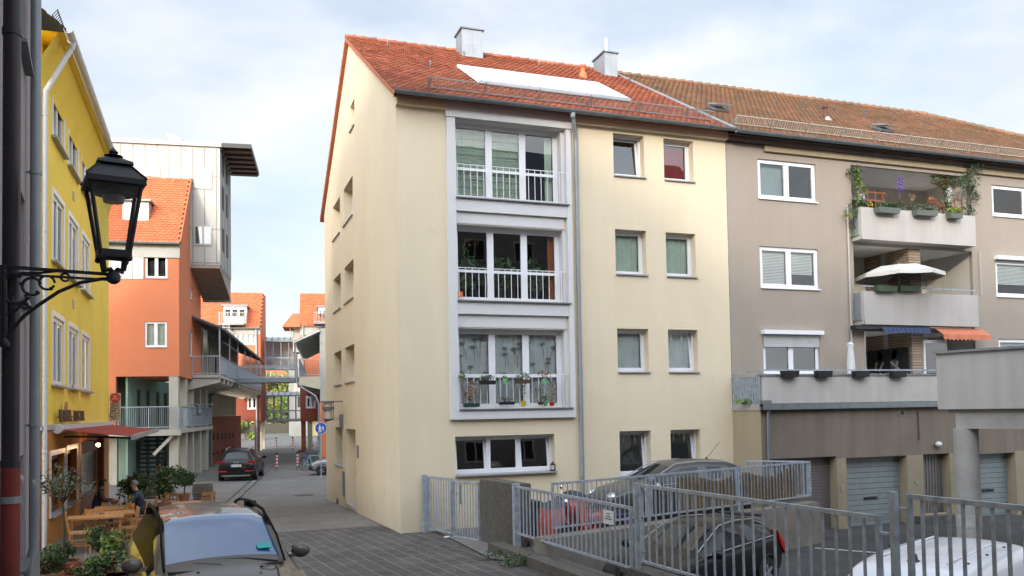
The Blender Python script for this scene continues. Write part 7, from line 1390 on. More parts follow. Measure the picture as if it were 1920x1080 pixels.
# ---- people
def person(label, loc, rz, jacket, trouser, hair, skin, grey=False, lean=.12, arms=.42):
    t = thing('person', label, 'person', loc=loc, rz=rz)
    J = {}; E = []
    def add(n, p, r, par=None): J[n] = (len(J), Vector(p), r); (E.append((J[par][0], J[n][0])) if par else None)
    l = lean
    add('pelvis', (0, 0, .52), .155); add('waist', (.03 + l * .3, 0, .70), .145, 'pelvis'); add('chest', (.05 + l * .8, 0, .92), .165, 'waist'); add('neck0', (.05 + l, 0, 1.07), .10, 'chest'); add('neck', (.07 + l * 1.1, 0, 1.13), .055, 'neck0'); add('head0', (.10 + l * 1.2, 0, 1.20), .078, 'neck'); add('head', (.10 + l * 1.2, 0, 1.29), .088, 'head0'); add('crown', (.09 + l * 1.2, 0, 1.345), .06, 'head')
    for s, n in ((1, 'l'), (-1, 'r')):
        add(n + 'sh', (.04 + l, s * .17, 1.02), .078, 'chest'); add(n + 'el', (.14 + l, s * .25, .80), .052, n + 'sh'); add(n + 'wr', (.14 + l + arms * .58, s * .13, .80), .034, n + 'el'); add(n + 'hd', (.14 + l + arms * .58 + .07, s * .11, .80), .034, n + 'wr')
        add(n + 'hip', (.04, s * .10, .50), .10, 'pelvis'); add(n + 'kn', (.44, s * .13, .50), .070, n + 'hip'); add(n + 'an', (.44, s * .13, .10), .045, n + 'kn'); add(n + 'to', (.60, s * .14, .05), .04, n + 'an')
    me = bpy.data.meshes.new('body'); me.from_pydata([tuple(v[1]) for v in J.values()], E, []); o = bpy.data.objects.new('body', me); COL.objects.link(o)
    sk = o.modifiers.new('k', 'SKIN'); 
    for i, v in enumerate(J.values()): me.skin_vertices[0].data[i].radius = (v[2], v[2]); me.skin_vertices[0].data[i].use_root = (i == 0)
    o.modifiers.new('s', 'SUBSURF').levels = 2; o.modifiers['s'].render_levels = 2
    dg = bpy.context.evaluated_depsgraph_get(); ev = bpy.data.meshes.new_from_object(o.evaluated_get(dg)); bpy.data.objects.remove(o)
    mb = MB(); vs_ = [v.co.copy() for v in ev.vertices]; hx = J['head'][1]
    for v in vs_:   # face: nose, brow, chin, eye hollows
        d = v - hx
        if d.length < .14 and d.x > .02:
            if abs(d.y) < .018 and -.045 < d.z < .01: v.x += .022 * (1 - abs(d.y) / .018)
            if abs(abs(d.y) - .032) < .014 and -.005 < d.z < .02: v.x -= .008
    mb.v = [tuple(v) for v in vs_]
    for p in ev.polygons:
        c = p.center; mi = 0
        if c.z > 1.135: mi = 2
        elif c.z < .60 and (c.x > .10 or c.z < .5): mi = 1
        for n in 'lr':
            if c.x > J[n + 'wr'][1].x - .005 and c.z > .6: mi = 2
        if c.z < .12: mi = 3
        mb.f.append(list(p.vertices)); mb.m.append(mi)
    # fingers and thumb, continued from the palms
    for n, s in (('l', 1), ('r', -1)):
        h = J[n + 'hd'][1]
        for k, (dy, ln) in enumerate(((-.026, .062), (-.009, .075), (.009, .070), (.026, .055))): a = h + Vector((.015, dy, 0)); mb.tube([a, a + Vector((ln * .5, dy * .1, .004)), a + Vector((ln * .85, dy * .1, -.012)), a + Vector((ln, 0, -.028))], [.0095, .009, .008, .006], 6, 2)
        a = h + Vector((-.02, -s * .028, 0)); mb.tube([a, a + Vector((.025, -s * .022, .0)), a + Vector((.052, -s * .026, -.01))], [.011, .010, .007], 6, 2)
    for s in (-1, 1): mb.ico(hx + Vector((.075, s * .032, .008)), .010, 4, 1); mb.ico(hx + Vector((-.005, s * .088, -.005)), .022, 2, 1, (.6, .35, 1.1))
    mb.tube([hx + Vector((.082, -.022, -.05)), hx + Vector((.089, 0, -.052)), hx + Vector((.082, .022, -.05))], .0045, 5, 5)
    b = mb.build('body', [jacket, trouser, skin, M_RUBBER, M_BLACK, mat('lip', (.30, .09, .07), .5)], t, True)
    hm = MB(); r = random.Random(5); sq = (1.05, 1.0, 1.0)
    bm = bmesh.new(); bmesh.ops.create_icosphere(bm, subdivisions=4, radius=1)
    for v in bm.verts:
        n_ = noise.noise(v.co * 4) * .05 + noise.noise(v.co * 11) * .03; k = (1.12 + n_) if not grey else (1.04 + n_ * .5); v.co = Vector((v.co.x * .098 * k, v.co.y * .094 * k, v.co.z * .105 * k))
    kill = [f for f in bm.faces if (lambda c: (c.x > .03 and c.z < .035 + (.02 if grey else 0)) or c.z < (-.085 if not grey else -.03) )(f.calc_center_median())]
    bmesh.ops.delete(bm, geom=kill, context='FACES'); bm.verts.index_update(); hm.add([hx + Vector((-.008, 0, .012)) + v.co for v in bm.verts], [[v.index for v in f.verts] for f in bm.faces]); bm.free(); hm.build('hair', hair, t, True)
    cl = MB(); nk = J['neck'][1]; cl.lathe(nk + Vector((-.01, 0, -.045)), [(.085, -.02), (.082, .03), (.074, .045), (.066, .03), (.06, -.01)], 16); cl.build('collar', jacket, t, True)
    return t
skin = mat('skin', (.42, .24, .17), .55, var=.06, vs_=15)
q = W0.onz(176, 950, .45); person('dark-haired person in a black jacket seated at the cafe table, facing right', (q.x, q.y - .02, gz(q.x, q.y)), R_(5), mat('black_jacket', (.016, .016, .02), .6, var=.3, vs_=8, bump=.5, bs=18, dist=.02), mat('dark_trousers', (.02, .022, .03), .8), mat('brown_hair', (.055, .028, .016), .6, var=.3, vs_=30, bump=.6, bs=60), skin)
q = W0.onz(272, 956, .45); person('grey-haired man in a navy jacket seated at the cafe table, facing left', (q.x - .03, q.y, gz(q.x, q.y)), R_(177), mat('navy_jacket', (.016, .022, .045), .6, var=.3, vs_=8, bump=.5, bs=18, dist=.02), MATS['dark_trousers'], mat('grey_hair', (.20, .19, .18), .7, var=.3, vs_=30, bump=.6, bs=60), skin, True)
# ================================================================== PLANTS, POTS, BARRELS
def pot_plant(name, label, cat, px, py, zref, pot, crown, trunk=None, flowers=None, group=None, lm=None, nleaf=500, ls=.05, box=None):
    q = W0.onz(px, py, zref); g0_ = gz(q.x, q.y); t = thing(name, label, cat, loc=(q.x, q.y, g0_), group=group)
    if box: mb = MB(); w_, d_, h_ = box; mb.add([(-w_ * .45, -d_ * .45, 0), (w_ * .45, -d_ * .45, 0), (w_ * .45, d_ * .45, 0), (-w_ * .45, d_ * .45, 0), (-w_ / 2, -d_ / 2, h_), (w_ / 2, -d_ / 2, h_), (w_ / 2, d_ / 2, h_), (-w_ / 2, d_ / 2, h_)], [(0, 3, 2, 1), (4, 5, 6, 7), (0, 1, 5, 4), (1, 2, 6, 5), (2, 3, 7, 6), (3, 0, 4, 7)]); mb.box(-w_ / 2 - .02, w_ / 2 + .02, -d_ / 2 - .02, d_ / 2 + .02, h_ - .06, h_); mb.build('planter', M_TERRA, t)
    else: r, h_ = pot; mb = MB(); mb.lathe((0, 0, 0), [(r * .62, 0), (r * .92, h_ * .82), (r, h_ * .84), (r, h_), (r * .9, h_), (r * .85, h_ - .05), (0, h_ - .05)], 22); mb.build('pot', M_TERRA, t, True)
    if trunk: tk = trunk; mb = MB(); mb.tube([(0, 0, h_ - .1), (.02, .0, h_ + tk * .5), (-.01, .02, h_ + tk)], [.03, .024, .02], 8); r = random.Random(px)
    if trunk:
        for k in range(11): a = r.uniform(0, 6.28); e = Vector((math.cos(a) * crown[1] * .8, math.sin(a) * crown[1] * .8, h_ + tk + r.uniform(.1, crown[2] * 1.6))); mb.tube([(0, 0, h_ + tk * .95), Vector((e.x * .4, e.y * .4, h_ + tk + .15)), e], [.014, .010, .005], 5)
        mb.build('trunk', M_STEM, t, True)
    mb = MB(); c0, rx, rz_ = crown; r = random.Random(px + 1)
    for k in range(9): a = r.uniform(0, 6.28); d = r.uniform(0, .65); mb.leaves((math.cos(a) * rx * d, math.sin(a) * rx * d, h_ + c0 + r.uniform(-.5, .5) * rz_), (rx * .5, rx * .5, rz_ * .5), nleaf // 9, ls, 0 if k % 3 else 1, px + k)
    if not trunk: 
        for k in range(14): a = r.uniform(0, 6.28); mb.tube([(0, 0, h_ - .05), (math.cos(a) * rx * .7, math.sin(a) * rx * .7, h_ + c0 + rz_ * .4)], .005, 4, 2)
    lo = mb.build('foliage', [lm or M_LEAF, M_LEAF_BR if lm is None else lm, M_STEM], t)
    if flowers: mb = MB(); mb.leaves((0, 0, h_ + c0 + rz_ * .3), (rx, rx, rz_ * .8), flowers[1], .035, 0, px + 77, .7); mb.build('flowers', flowers[0], t)
    return t
pot_plant('olive_tree', 'young olive tree with sparse grey-green crown in a large terracotta pot at the lower left', 'olive tree', 118, 1052, .5, (.30, .5), (1.35, .55, .38), trunk=1.05, lm=M_LEAF_OL, nleaf=620, ls=.034)
pot_plant('rosemary_bush', 'feathery green bush at the foot of the olive tree pot', 'bush', 108, 1048, .52, (.26, .45), (.16, .30, .20), nleaf=1100, ls=.035)
pot_plant('trailing_plant', 'dark leafy plant below the white downpipe at the lower left corner', 'plant', 88, 1062, .5, (.26, .4), (.10, .34, .30), nleaf=900, ls=.035, lm=M_LEAF)
pot_plant('planter_box', 'terracotta trough with green plants and a few orange flowers in front of the cafe chairs', 'planter', 178, 1080, .42, None, (.16, .42, .20), flowers=(M_ORANGEF, 16), nleaf=1200, ls=.038, box=(1.15, .4, .42))
pot_plant('round_bush', 'round dense green bush rising in the trough in front of the cafe tables', 'bush', 186, 1044, .55, (.18, .35), (.50, .25, .24), trunk=.25, nleaf=800, ls=.033)
pot_plant('vine_plant', 'bright green leafy climber beside the front of the estate car', 'plant', 214, 1050, .55, (.2, .35), (.40, .27, .42), nleaf=380, ls=.055, lm=M_LEAF_BR)
pot_plant('oleander_bush', 'tall feathery oleander in front of the dark stairs', 'bush', 262, 932, .3, (.3, .45), (.55, .75, .5), nleaf=1100, ls=.075, lm=M_LEAF)
pot_plant('flowering_bush', 'dark green shrub with orange blossoms in a terracotta pot left of the small table', 'bush', 308, 946, .2, (.30, .5), (.70, .58, .62), flowers=(M_ORANGEF, 14), nleaf=1500, ls=.06, lm=M_LEAF)
pot_plant('camellia_tree', 'small standard tree with round crown behind the small table', 'tree', 345, 918, .1, (.24, .36), (.65, .50, .42), trunk=.50, flowers=(M_LEAF_RD, 10), nleaf=1100, ls=.06, lm=M_LEAF)
def barrel(px, py, label):
    q = W0.onz(px, py, gz(0, 26)); t = thing('wooden_barrel', label, 'barrel', loc=(q.x, q.y, gz(q.x, q.y)), group='old half barrels by the cafe'); mb = MB(); mb.lathe((0, 0, 0), [(.34, 0), (.40, .25), (.41, .38), (.38, .62), (.37, .62), (.36, .56), (0, .56)], 24); mb.build('staves', mat('grey_barrel_wood', (.15, .125, .10), .8, var=.3, vs_=9, streak=.3), t, True)
    for z, r_ in ((.08, .367), (.30, .413), (.54, .392)): mb = MB(); mb.lathe((0, 0, z), [(r_, 0), (r_ + .002, .04)], 24, caps=False); mb.build('hoop', M_ZINC_D, t, True)
barrel(380, 925, 'weathered half barrel right of the small standard tree'); barrel(283, 923, 'weathered half barrel behind the seated man beside the oleander')
# weeds along the low wall
for (px, py, n, lab) in ((985, 1056, 260, 'scruffy green weeds growing at the foot of the low mossy wall'), (935, 1045, 90, 'small weeds and fallen leaves at the base of the dark pillar')):
    q = W0.onz(px, py, .05); mb = MB(); mb.leaves((0, 0, .10), (.45 if n > 100 else .2, .16, .14), n, .035, 0, px, 0); mb.leaves((0, 0, .02), (.6, .25, .02), 14, .03, 1, px); o = mb.build('weeds', [M_LEAF, M_LEAF_RD]); o.location = (q.x - .12, q.y, 0); tag(o, lab, 'weeds', kind='stuff')
mb = MB(); mb.leaves((0, 0, .03), (.75, .3, .1), 500, .05, 0, 4, 0); o = mb.build('roof_moss', M_LEAF_BR); q = GF.wld(.35, -.7, 3.06); o.location = q; tag(o, 'bright green moss and sedum at the left end of the garage terrace', 'moss', kind='stuff')
mb = MB(); q = W0.onz(838, 1008, 0.02); mb.ico((0, 0, .03), .06, 0, 2, (1.4, .7, .5)); o = mb.build('litter', mat('white_litter', (.6, .6, .6), .6), None, True); o.location = (q.x, q.y, 0); tag(o, 'crumpled white litter lying at the foot of the pedestrian gate', 'litter')
# ---- window boxes and pots on the lowest bay balcony
def small_pot(px, py, m, d, r, h, crown, label, cat='flower pot', nm='flower_pot', leaf=M_LEAF, n=60, box=None, ls=.035, W=FW, frame=CF, fl=None):
    a, z = W.px(px, py, d); P = frame.wld(*W.p(a, d, z)); t = thing(nm, label, cat, loc=P); mb = MB()
    if box: w_ = box; mb.add([(-w_ * .46, -r * .8, 0), (w_ * .46, -r * .8, 0), (w_ * .46, r * .8, 0), (-w_ * .46, r * .8, 0), (-w_ / 2, -r, h), (w_ / 2, -r, h), (w_ / 2, r, h), (-w_ / 2, r, h)], [(0, 3, 2, 1), (4, 5, 6, 7), (0, 1, 5, 4), (1, 2, 6, 5), (2, 3, 7, 6), (3, 0, 4, 7)])
    else: mb.lathe((0, 0, 0), [(r * .7, 0), (r, h * .85), (r * 1.08, h * .86), (r * 1.08, h), (r * .8, h), (0, h - .02)], 14)
    mb.build('pot', m, t)
    if crown:
        mb = MB(); cw_, chh = crown; rr_ = random.Random(px)
        for k in range(6): x = rr_.uniform(-.4, .4) * cw_; mb.tube([(x * .3, 0, h - .02), (x, rr_.uniform(-.04, .04), h + chh * rr_.uniform(.6, 1))], .004, 4, 1)
        mb.leaves((0, 0, h + chh * .45), (cw_ / 2, .09, chh * .55), n, ls, 0, px, 0)
        if fl: mb.leaves((0, 0, h + chh * .7), (cw_ / 2, .09, chh * .3), 25, .022, 2, px + 5, 0)
        mb.build('plant', [leaf, M_STEM, fl or leaf], t)
    return t
P_ = lambda n, c: mat(n, c, .45)
small_pot(884, 763, P_('dark_green_plastic', (.015, .06, .045)), .06, .07, .09, (.38, .62), 'dark green trough with a rust-brown shrub at the left of the lowest bay sill', box=.42, leaf=M_LEAF_RD, n=150, nm='window_box', cat='window box')
small_pot(950, 759, P_('dark_plastic', (.02, .02, .022)), .06, .07, .08, (.4, .14), 'black trough of dry grasses in the middle of the lowest bay sill', box=.42, leaf=M_LEAF_OL, n=80, nm='window_box', cat='window box')
small_pot(981, 761, P_('yellow_glaze', (.60, .45, .02)), .08, .075, .12, (.14, .7), 'yellow flower pot with a tall thin stem on the lowest bay sill', n=26, leaf=M_LEAF_OL)
small_pot(1014, 759, P_('brown_glaze', (.10, .04, .02)), .08, .09, .07, (.3, .55), 'low brown pot with a thin bare plant on the lowest bay sill', n=36, leaf=M_LEAF_OL)
small_pot(1023, 761, P_('green_glaze', (.10, .32, .10)), .1, .055, .11, (.1, .18), 'small green pot at floor level next to the red one', n=24)
small_pot(1035, 761, P_('red_glaze', (.55, .02, .01)), .08, .075, .10, (.24, .75), 'red flower pot with tall dry stems at the right end of the lowest bay sill', n=60, leaf=M_LEAF_RD)
small_pot(914, 721, P_('dark_plastic', (.02, .02, .022)), .17, .08, .10, (.42, .15), 'black balcony box with heather hung on the lowest bay rail', box=.42, n=150, nm='window_box', cat='window box', ls=.028)
small_pot(981, 719, P_('wicker_brown', (.10, .06, .035)), .17, .08, .10, (.42, .20), 'wicker balcony box with pale dry grass hung right of centre on the lowest bay rail', box=.42, n=120, nm='window_box', cat='window box', leaf=M_LEAF_OL, ls=.03)
small_pot(947, 719, P_('light_green_plastic', (.20, .50, .25)), .17, .065, .12, (.12, .08), 'light green hanging pot between the two balcony boxes', n=24)
small_pot(1021, 719, P_('light_green_plastic', (.20, .50, .25)), .17, .065, .12, (.36, .25), 'light green hanging pot with a dark reddish plant at the right of the rail', n=60, leaf=M_LEAF_RD)
small_pot(866, 720, P_('grey_plastic', (.16, .17, .18)), .17, .07, .12, (.2, .15), 'grey hanging pot with yellowish plant at the left end of the rail', n=60, leaf=M_LEAF_BR)
for k, (px, py, lab) in enumerate(((875, 550, 'orange crate behind the rail of the middle bay window'),)):
    a, z = FW.px(862, 556, -.1); mb = MB(); mb.box(-.07, .07, -.06, .06, 0, .12); o = mb.build('crate', M_ORANGEF); o.location = CF.wld(*FW.p(a, -.12, z)); tag(o, lab, 'crate')
for px in (885, 938, 1000):   # house plants behind the glass of the middle flat
    a, z = FW.px(px, 556, -.45); P = CF.wld(*FW.p(a, -.5, 5.82)); t = thing('house_plant', {885: 'trailing house plant with red blossom behind the left pane of the middle bay window', 938: 'leafy house plant behind the centre pane of the middle bay window', 1000: 'big-leaved house plant behind the right pane of the middle bay window'}[px], 'house plant', loc=P)
    mb = MB(); mb.lathe((0, 0, 0), [(.12, 0), (.16, .3), (0, .28)], 14); mb.build('pot', M_BLACK, t); mb = MB(); mb.leaves((0, 0, .75), (.42, .2, .45), 90, .13, 0, px, 0)
    if px == 885: mb.leaves((0, 0, 1.55), (.25, .1, .12), 20, .05, 1, px, 0); mb.leaves((-.15, 0, 1.2), (.1, .1, .4), 60, .05, 0, px, 0)
    mb.build('foliage', [mat('indoor_leaf', (.10, .19, .07), .4, island=.5), M_LEAF_RD], t)
a, z = FW.px(1038, 889, .03); t = thing('garden_lantern', 'small black lantern on the sill of the wide ground-floor window', 'lantern', loc=CF.wld(*FW.p(a - .02, .03, 1.37))); mb = MB(); mb.box(-.06, .06, -.06, .06, 0, .03); mb.box(-.06, .06, -.06, .06, .15, .17); [mb.beam((x, y, .02), (x, y, .16), .012) for x in (-.05, .05) for y in (-.05, .05)]; mb.lathe((0, 0, .17), [(.07, 0), (.02, .06), (0, .08)], 4); mb.build('cage', M_BLACK, t); mb = MB(); mb.lathe((0, 0, .03), [(.03, 0), (.03, .07)], 10); mb.build('candle', M_WHITE, t)
# ---- boxes on the terrace and the balconies of the grey house
for i, px in enumerate((1481, 1544, 1614, 1684)):
    small_pot(px, 707, P_('black_planter', (.015, .017, .018)), .16, .10, .17, None, ['black empty planter box first from the left on the long garage terrace rail', 'black empty planter box second from the left on the long terrace rail', 'black planter box under the poster end of the terrace rail, third from the left', 'black planter box directly below the black and white poster'][i], box=.50, nm='planter_box', cat='planter box', W=YW, frame=GF)
PM_GREEN = P_('mossy_green_box', (.05, .085, .045))
for i, px in enumerate((1661, 1703)): small_pot(px, 547, PM_GREEN, .50, .10, .17, (.5, .05), ['mossy green balcony box below the parasol, left of the two', 'mossy green balcony box below the parasol, right of the two'][i], box=.78, nm='balcony_box', cat='balcony box', W=XW, frame=GF, n=20)
for i, (px, py, lf, cr, fl) in enumerate(((1664, 400, M_LEAF, (.9, .18), None), (1735, 405, M_LEAF_OL, (.9, .22), None), (1790, 410, M_LEAF_BR, (.55, .18), M_YELLOWF))):
    small_pot(px, py, P_('grey_green_box', (.11, .125, .11)), .56, .11, .16, cr, ['grey balcony box with dark greenery on the top balcony, left of three', 'grey balcony box with silvery cushion plants on the top balcony, middle of three', 'box overflowing with yellow-green moss plants on the top balcony, right of three'][i], box=.85 if i < 2 else .5, nm='balcony_box', cat='balcony box', W=XW, frame=GF, leaf=lf, n=420, ls=.045, fl=fl)
def climber(label, pts, n, m, seed, spread=.22, nm='climbing_plant', ls=.05):
    P = [GF.wld(*XW.p(*XW.px(x, y, d)[:1], d, XW.px(x, y, d)[1])) for x, y, d in pts]; t = thing(nm, label, 'climbing plant', loc=P[0]); mb = MB(); O = P[0]; mb.tube([p - O for p in P], .014, 5); r = random.Random(seed)
    for k in range(len(P) * 3): i = r.randrange(len(P) - 1); c = P[i].lerp(P[i + 1], r.random()) - O; e = c + Vector((r.gauss(0, spread), r.gauss(0, spread * .5), r.gauss(0, spread))); mb.tube([c, (c + e) / 2 + Vector((0, 0, .04)), e], .005, 4)
    mb.build('stems', M_STEM, t); mb = MB()
    for i in range(len(P) - 1):
        for f in (0, .33, .66): c = P[i].lerp(P[i + 1], f) - O + Vector((r.gauss(0, spread * .5), 0, r.gauss(0, spread * .4))); mb.leaves(c, (spread * r.uniform(.6, 1.4), spread * .6, spread * r.uniform(.6, 1.4)), n // (len(P) * 3), ls, r.choice((0, 0, 1)), seed + i, 0)
    mb.build('leaves', m, t)
climber('tall green climber on the left post of the top balcony, hanging down past its corner', [(1603, 440, .1), (1600, 410, .2), (1606, 385, .25), (1614, 355, .2), (1608, 330, .15), (1607, 308, .1)], 900, [M_LEAF, M_LEAF_BR], 3, .20)
climber('big dark climber at the right end of the top balcony reaching the eaves', [(1822, 398, .1), (1818, 365, .15), (1812, 340, .2), (1826, 318, .2), (1843, 305, .25)], 900, [M_LEAF, M_LEAF_OL], 7, .26)
climber('leafy tangle under the ceiling of the top balcony, right of the purple flowers', [(1770, 400, -.1), (1768, 375, -.2), (1772, 350, -.2), (1760, 338, -.2), (1790, 336, -.2)], 1000, [M_LEAF, M_LEAF_RD], 9, .24)
for (px, lab, h, fm, n, wd) in ((1692, 'tall purple flowering plant in the middle of the top balcony', 1.15, M_PURPLE, 130, .20), (1632, 'yellow flowers at the left of the top balcony', .30, M_YELLOWF, 40, .2), (1752, 'rust-coloured autumn plant right of centre on the top balcony', .62, M_LEAF_RD, 120, .3), (1714, 'dry brown flower heads beside the purple plant', .7, mat('dry_flower', (.32, .22, .12), .8, island=.3), 50, .18), (1618, 'whitish hydrangea at the left end of the top balcony', .55, M_WHITEF, 160, .17), (1785, 'white hydrangea head at the right of the top balcony', .95, M_WHITEF, 130, .17)):
    a, z = XW.px(px, 400, .3); P = GF.wld(*XW.p(a, .2, 8.55)); t = thing('balcony_plant', lab, 'plant', loc=P); mb = MB(); mb.lathe((0, 0, 0), [(.10, 0), (.13, .25), (0, .24)], 12); mb.build('pot', M_TERRA, t); mb = MB(); r = random.Random(px)
    for k in range(8): mb.tube([(0, 0, .2), (r.uniform(-wd, wd) * .5, r.uniform(-.06, .06), .25 + h * r.uniform(.5, 1))], .006, 4, 1)
    mb.leaves((0, 0, .32 + h * .15), (wd, .13, .25), 110, .045, 0, px, 0); mb.build('foliage', [M_LEAF, M_STEM], t); mb = MB(); mb.leaves((.04, 0, .25 + h * .85), (wd * .65, .1, max(.08, h * .28)), n, .034, 0, px + 1, 0); mb.build('flowers', fm, t)
for (px, lab) in ((1646, 'reddish wooden trellis at the left of the top balcony'), (1795, 'reddish wooden trellis at the right of the top balcony')):
    a, z = XW.px(px, 380, -.2); t = thing('wooden_trellis', lab, 'trellis', loc=GF.wld(*XW.p(a, -.3, 8.5))); mb = MB()
    for k in range(3): mb.box(-.3 + .3 * k - .015, -.3 + .3 * k + .015, -.01, .01, 0, 1.15)
    mb.build('uprights', mat('trellis_wood', (.30, .09, .03), .7), t); mb = MB()
    for k in range(4): mb.box(-.4, .4, -.022, -.01, .3 + .26 * k, .33 + .26 * k)
    mb.build('slats', MATS['trellis_wood'], t)
# parasol on the middle balcony
c = XW.px(1671, 498, -.15); P = GF.wld(*XW.p(c[0], .15, 5.45)); t = thing('parasol', 'open off-white parasol above the middle balcony', 'parasol', loc=P); zt_ = c[1] - 5.45; mb = MB(); n = 8; R0 = 1.28; M_PAR = mat('offwhite_canvas', (.55, .54, .49), .8, var=.05)
V = [(0, 0, zt_)] + [(R0 * .55 * math.cos(2 * math.pi * k / 16), R0 * .55 * math.sin(2 * math.pi * k / 16), zt_ - (.10 if k % 2 == 0 else .14)) for k in range(16)] + [((R0 if k % 2 == 0 else R0 * .94) * math.cos(2 * math.pi * k / 16), (R0 if k % 2 == 0 else R0 * .94) * math.sin(2 * math.pi * k / 16), zt_ - (.34 if k % 2 == 0 else .36)) for k in range(16)] + [((R0 if k % 2 == 0 else R0 * .95) * 1.01 * math.cos(2 * math.pi * k / 16), (R0 if k % 2 == 0 else R0 * .95) * 1.01 * math.sin(2 * math.pi * k / 16), zt_ - (.46 if k % 2 == 0 else .48)) for k in range(16)]
Fc = [(0, 1 + k, 1 + (k + 1) % 16) for k in range(16)] + [(1 + k, 17 + k, 17 + (k + 1) % 16, 1 + (k + 1) % 16) for k in range(16)] + [(17 + k, 33 + k, 33 + (k + 1) % 16, 17 + (k + 1) % 16) for k in range(16)]; mb.add(V, Fc); mb.build('canopy', M_PAR, t); mb = MB(); mb.tube([(0, 0, 0), (0, 0, zt_ + .06)], .02, 8); mb.build('pole', M_ZINC_D, t); mb = MB(); [mb.beam((0, 0, zt_ - .35), (R0 * .9 * math.cos(math.pi * k / 4), R0 * .9 * math.sin(math.pi * k / 4), zt_ - .33), .012) for k in range(8)]; mb.build('ribs', M_ZINC_D, t)
a0, z1 = XW.px(1590, 632, .5); a, z0 = XW.px(1596, 700, .5); P = GF.wld(*XW.p(a, .5, 3.03)); t = thing('closed_parasol', 'closed parasol in a white cover standing on the terrace left of the blue awning', 'parasol', loc=P); mb = MB(); mb.lathe((0, 0, 0), [(.03, .0), (.03, .3), (.10, .34), (.12, 1.1), (.085, 1.6), (.11, 1.72), (.02, 1.78)], 12); mb.build('cover', mat('white_cover', (.62, .63, .63), .7, var=.1, vs_=4, bump=.5, bs=6, dist=.03), t, True); mb = MB(); mb.lathe((0, 0, 0), [(.22, 0), (.22, .06), (.03, .08)], 12); mb.build('base', M_CONC, t)
mb = MB(); a, z1 = XW.px(1625, 622, .3); a2, z0 = XW.px(1624, 697, .3); mb.tube([(0, 0, 0), (0, 0, z1 - z0)], .012, 6); mb.lathe((0, 0, 0), [(.03, 0), (.02, .12)], 8); o = mb.build('awning_crank', M_BALC); o.location = GF.wld(*XW.p(a2, .3, z0)); tag(o, 'white awning crank rod hanging at the left of the blue awning', 'crank rod')
# generic black and white poster
r0 = (21.18 - 14.07) - .52; qa = GF.onu(1654, 647, r0); qb = GF.onu(1716, 694, r0); t = thing('wall_poster', 'wide black and white poster of two seated figures on the brick balcony wall', 'poster', GF); y0, y1 = sorted((qa.y, qb.y)); y0 = max(y0, .05); zt = qa.z - .0; zb_ = zt - (qa.z - qb.z) * 1.0
zt, zb_ = 4.72, 3.62; y0, y1 = .06, 1.82; mb = MB(); mb.box(r0 - .03, r0, y0, y1, zb_, zt); mb.build('board', mat('poster_black', (.02, .02, .022), .5, var=.4, vs_=6), t); mb = MB(); x = r0 - .035
def fg(yc, flip, m0, m1):
    s = flip
    def blob(y, z, ry, rz_, m): mb.lathe((x, y, z), [(0, 0), (1, 0)], 20, m, 'x'); n = 40; V_b = mb.v[-n:]; mb.v[-n:] = [(v[0], y + (v[1] - y) * ry, z + (v[2] - z) * rz_) for v in V_b]
    blob(yc, zb_ + .88, .085, .11, m0); blob(yc + .03 * s, zb_ + .97, .09, .07, 2)
    mb.add([(x + .001, yc - .17, zb_ + .36), (x + .001, yc + .17, zb_ + .36), (x + .001, yc + .15, zb_ + .74), (x + .001, yc - .15, zb_ + .74)], [(0, 1, 2, 3)], m1)
    mb.beam((x, yc + .15, zb_ + .70), (x, yc + .22 * s, zb_ + .42), .07, .004, m0, up=(1, 0, 0)); mb.beam((x, yc - .14, zb_ + .70), (x, yc + .05 * s, zb_ + .40), .07, .004, m0, up=(1, 0, 0)); mb.beam((x, yc - .1, zb_ + .38), (x, yc - .16, zb_ + .06), .11, .004, m1, up=(1, 0, 0)); mb.beam((x, yc + .1, zb_ + .38), (x, yc + .14, zb_ + .06), .11, .004, m1, up=(1, 0, 0))
mb.add([(x + .002, y0 + .05, zb_ + .04), (x + .002, y1 - .1, zb_ + .1), (x + .002, y1 - .15, zb_ + .38), (x + .002, y0 + .05, zb_ + .30)], [(0, 1, 2, 3)], 0); fg(1.25, 1, 0, 2); fg(.65, -1, 0, 1)
mb.build('picture', [mat('poster_light', (.50, .50, .50), .5, var=.3, vs_=9), mat('poster_mid', (.12, .12, .12), .5), mat('poster_dark', (.03, .03, .03), .5)], t)
# ================================================================== TREES beyond the square
def tree(label, px, py_base, hgt, wid, m, seed, Y, n=3200, ls=.32):
    QF2 = Frame(0, Y, 0); q = QF2.onv(px, py_base); t = thing('autumn_tree', label, 'tree', loc=(q.x, Y, -.4), group='trees behind the garden wall'); r = random.Random(seed); mb = MB(); mb.tube([(0, 0, 0), (.2, 0, hgt * .3), (0, .1, hgt * .6)], [.35, .26, .12], 8)
    L = []
    for k in range(22): a = r.uniform(0, 6.28); d = r.uniform(.15, .8); z = hgt * r.uniform(.04, .92); e = Vector((math.cos(a) * wid * d * (1.1 - z / hgt * .6), math.sin(a) * wid * d * .7, z)); L.append(e); mb.tube([(0, 0, z * .55), e * .5 + Vector((0, 0, z * .35)), e], [.1, .07, .03], 5)
    mb.build('trunk', M_STEM, t); mb = MB()
    for k, e in enumerate(L): mb.leaves(e, (wid * r.uniform(.22, .36), wid * .3, hgt * r.uniform(.08, .14)), n // 22, ls, k % 3 == 0 and 1 or 0, seed * 31 + k, .1)
    mb.build('crown', m, t)
tree('yellow-green tree left of centre behind the dark garden wall', 512, 815, 12, 5.0, [M_LEAF_AU, M_LEAF_BR], 1, 168)
tree('rusty orange tree right of centre behind the garden wall', 543, 815, 11, 4.2, [M_LEAF_AU, M_LEAF_RD], 2, 172)
tree('green bushy tree filling the gap under the glazed bridge', 527, 815, 7, 5.5, [M_LEAF_BR, M_LEAF_AU], 3, 164)
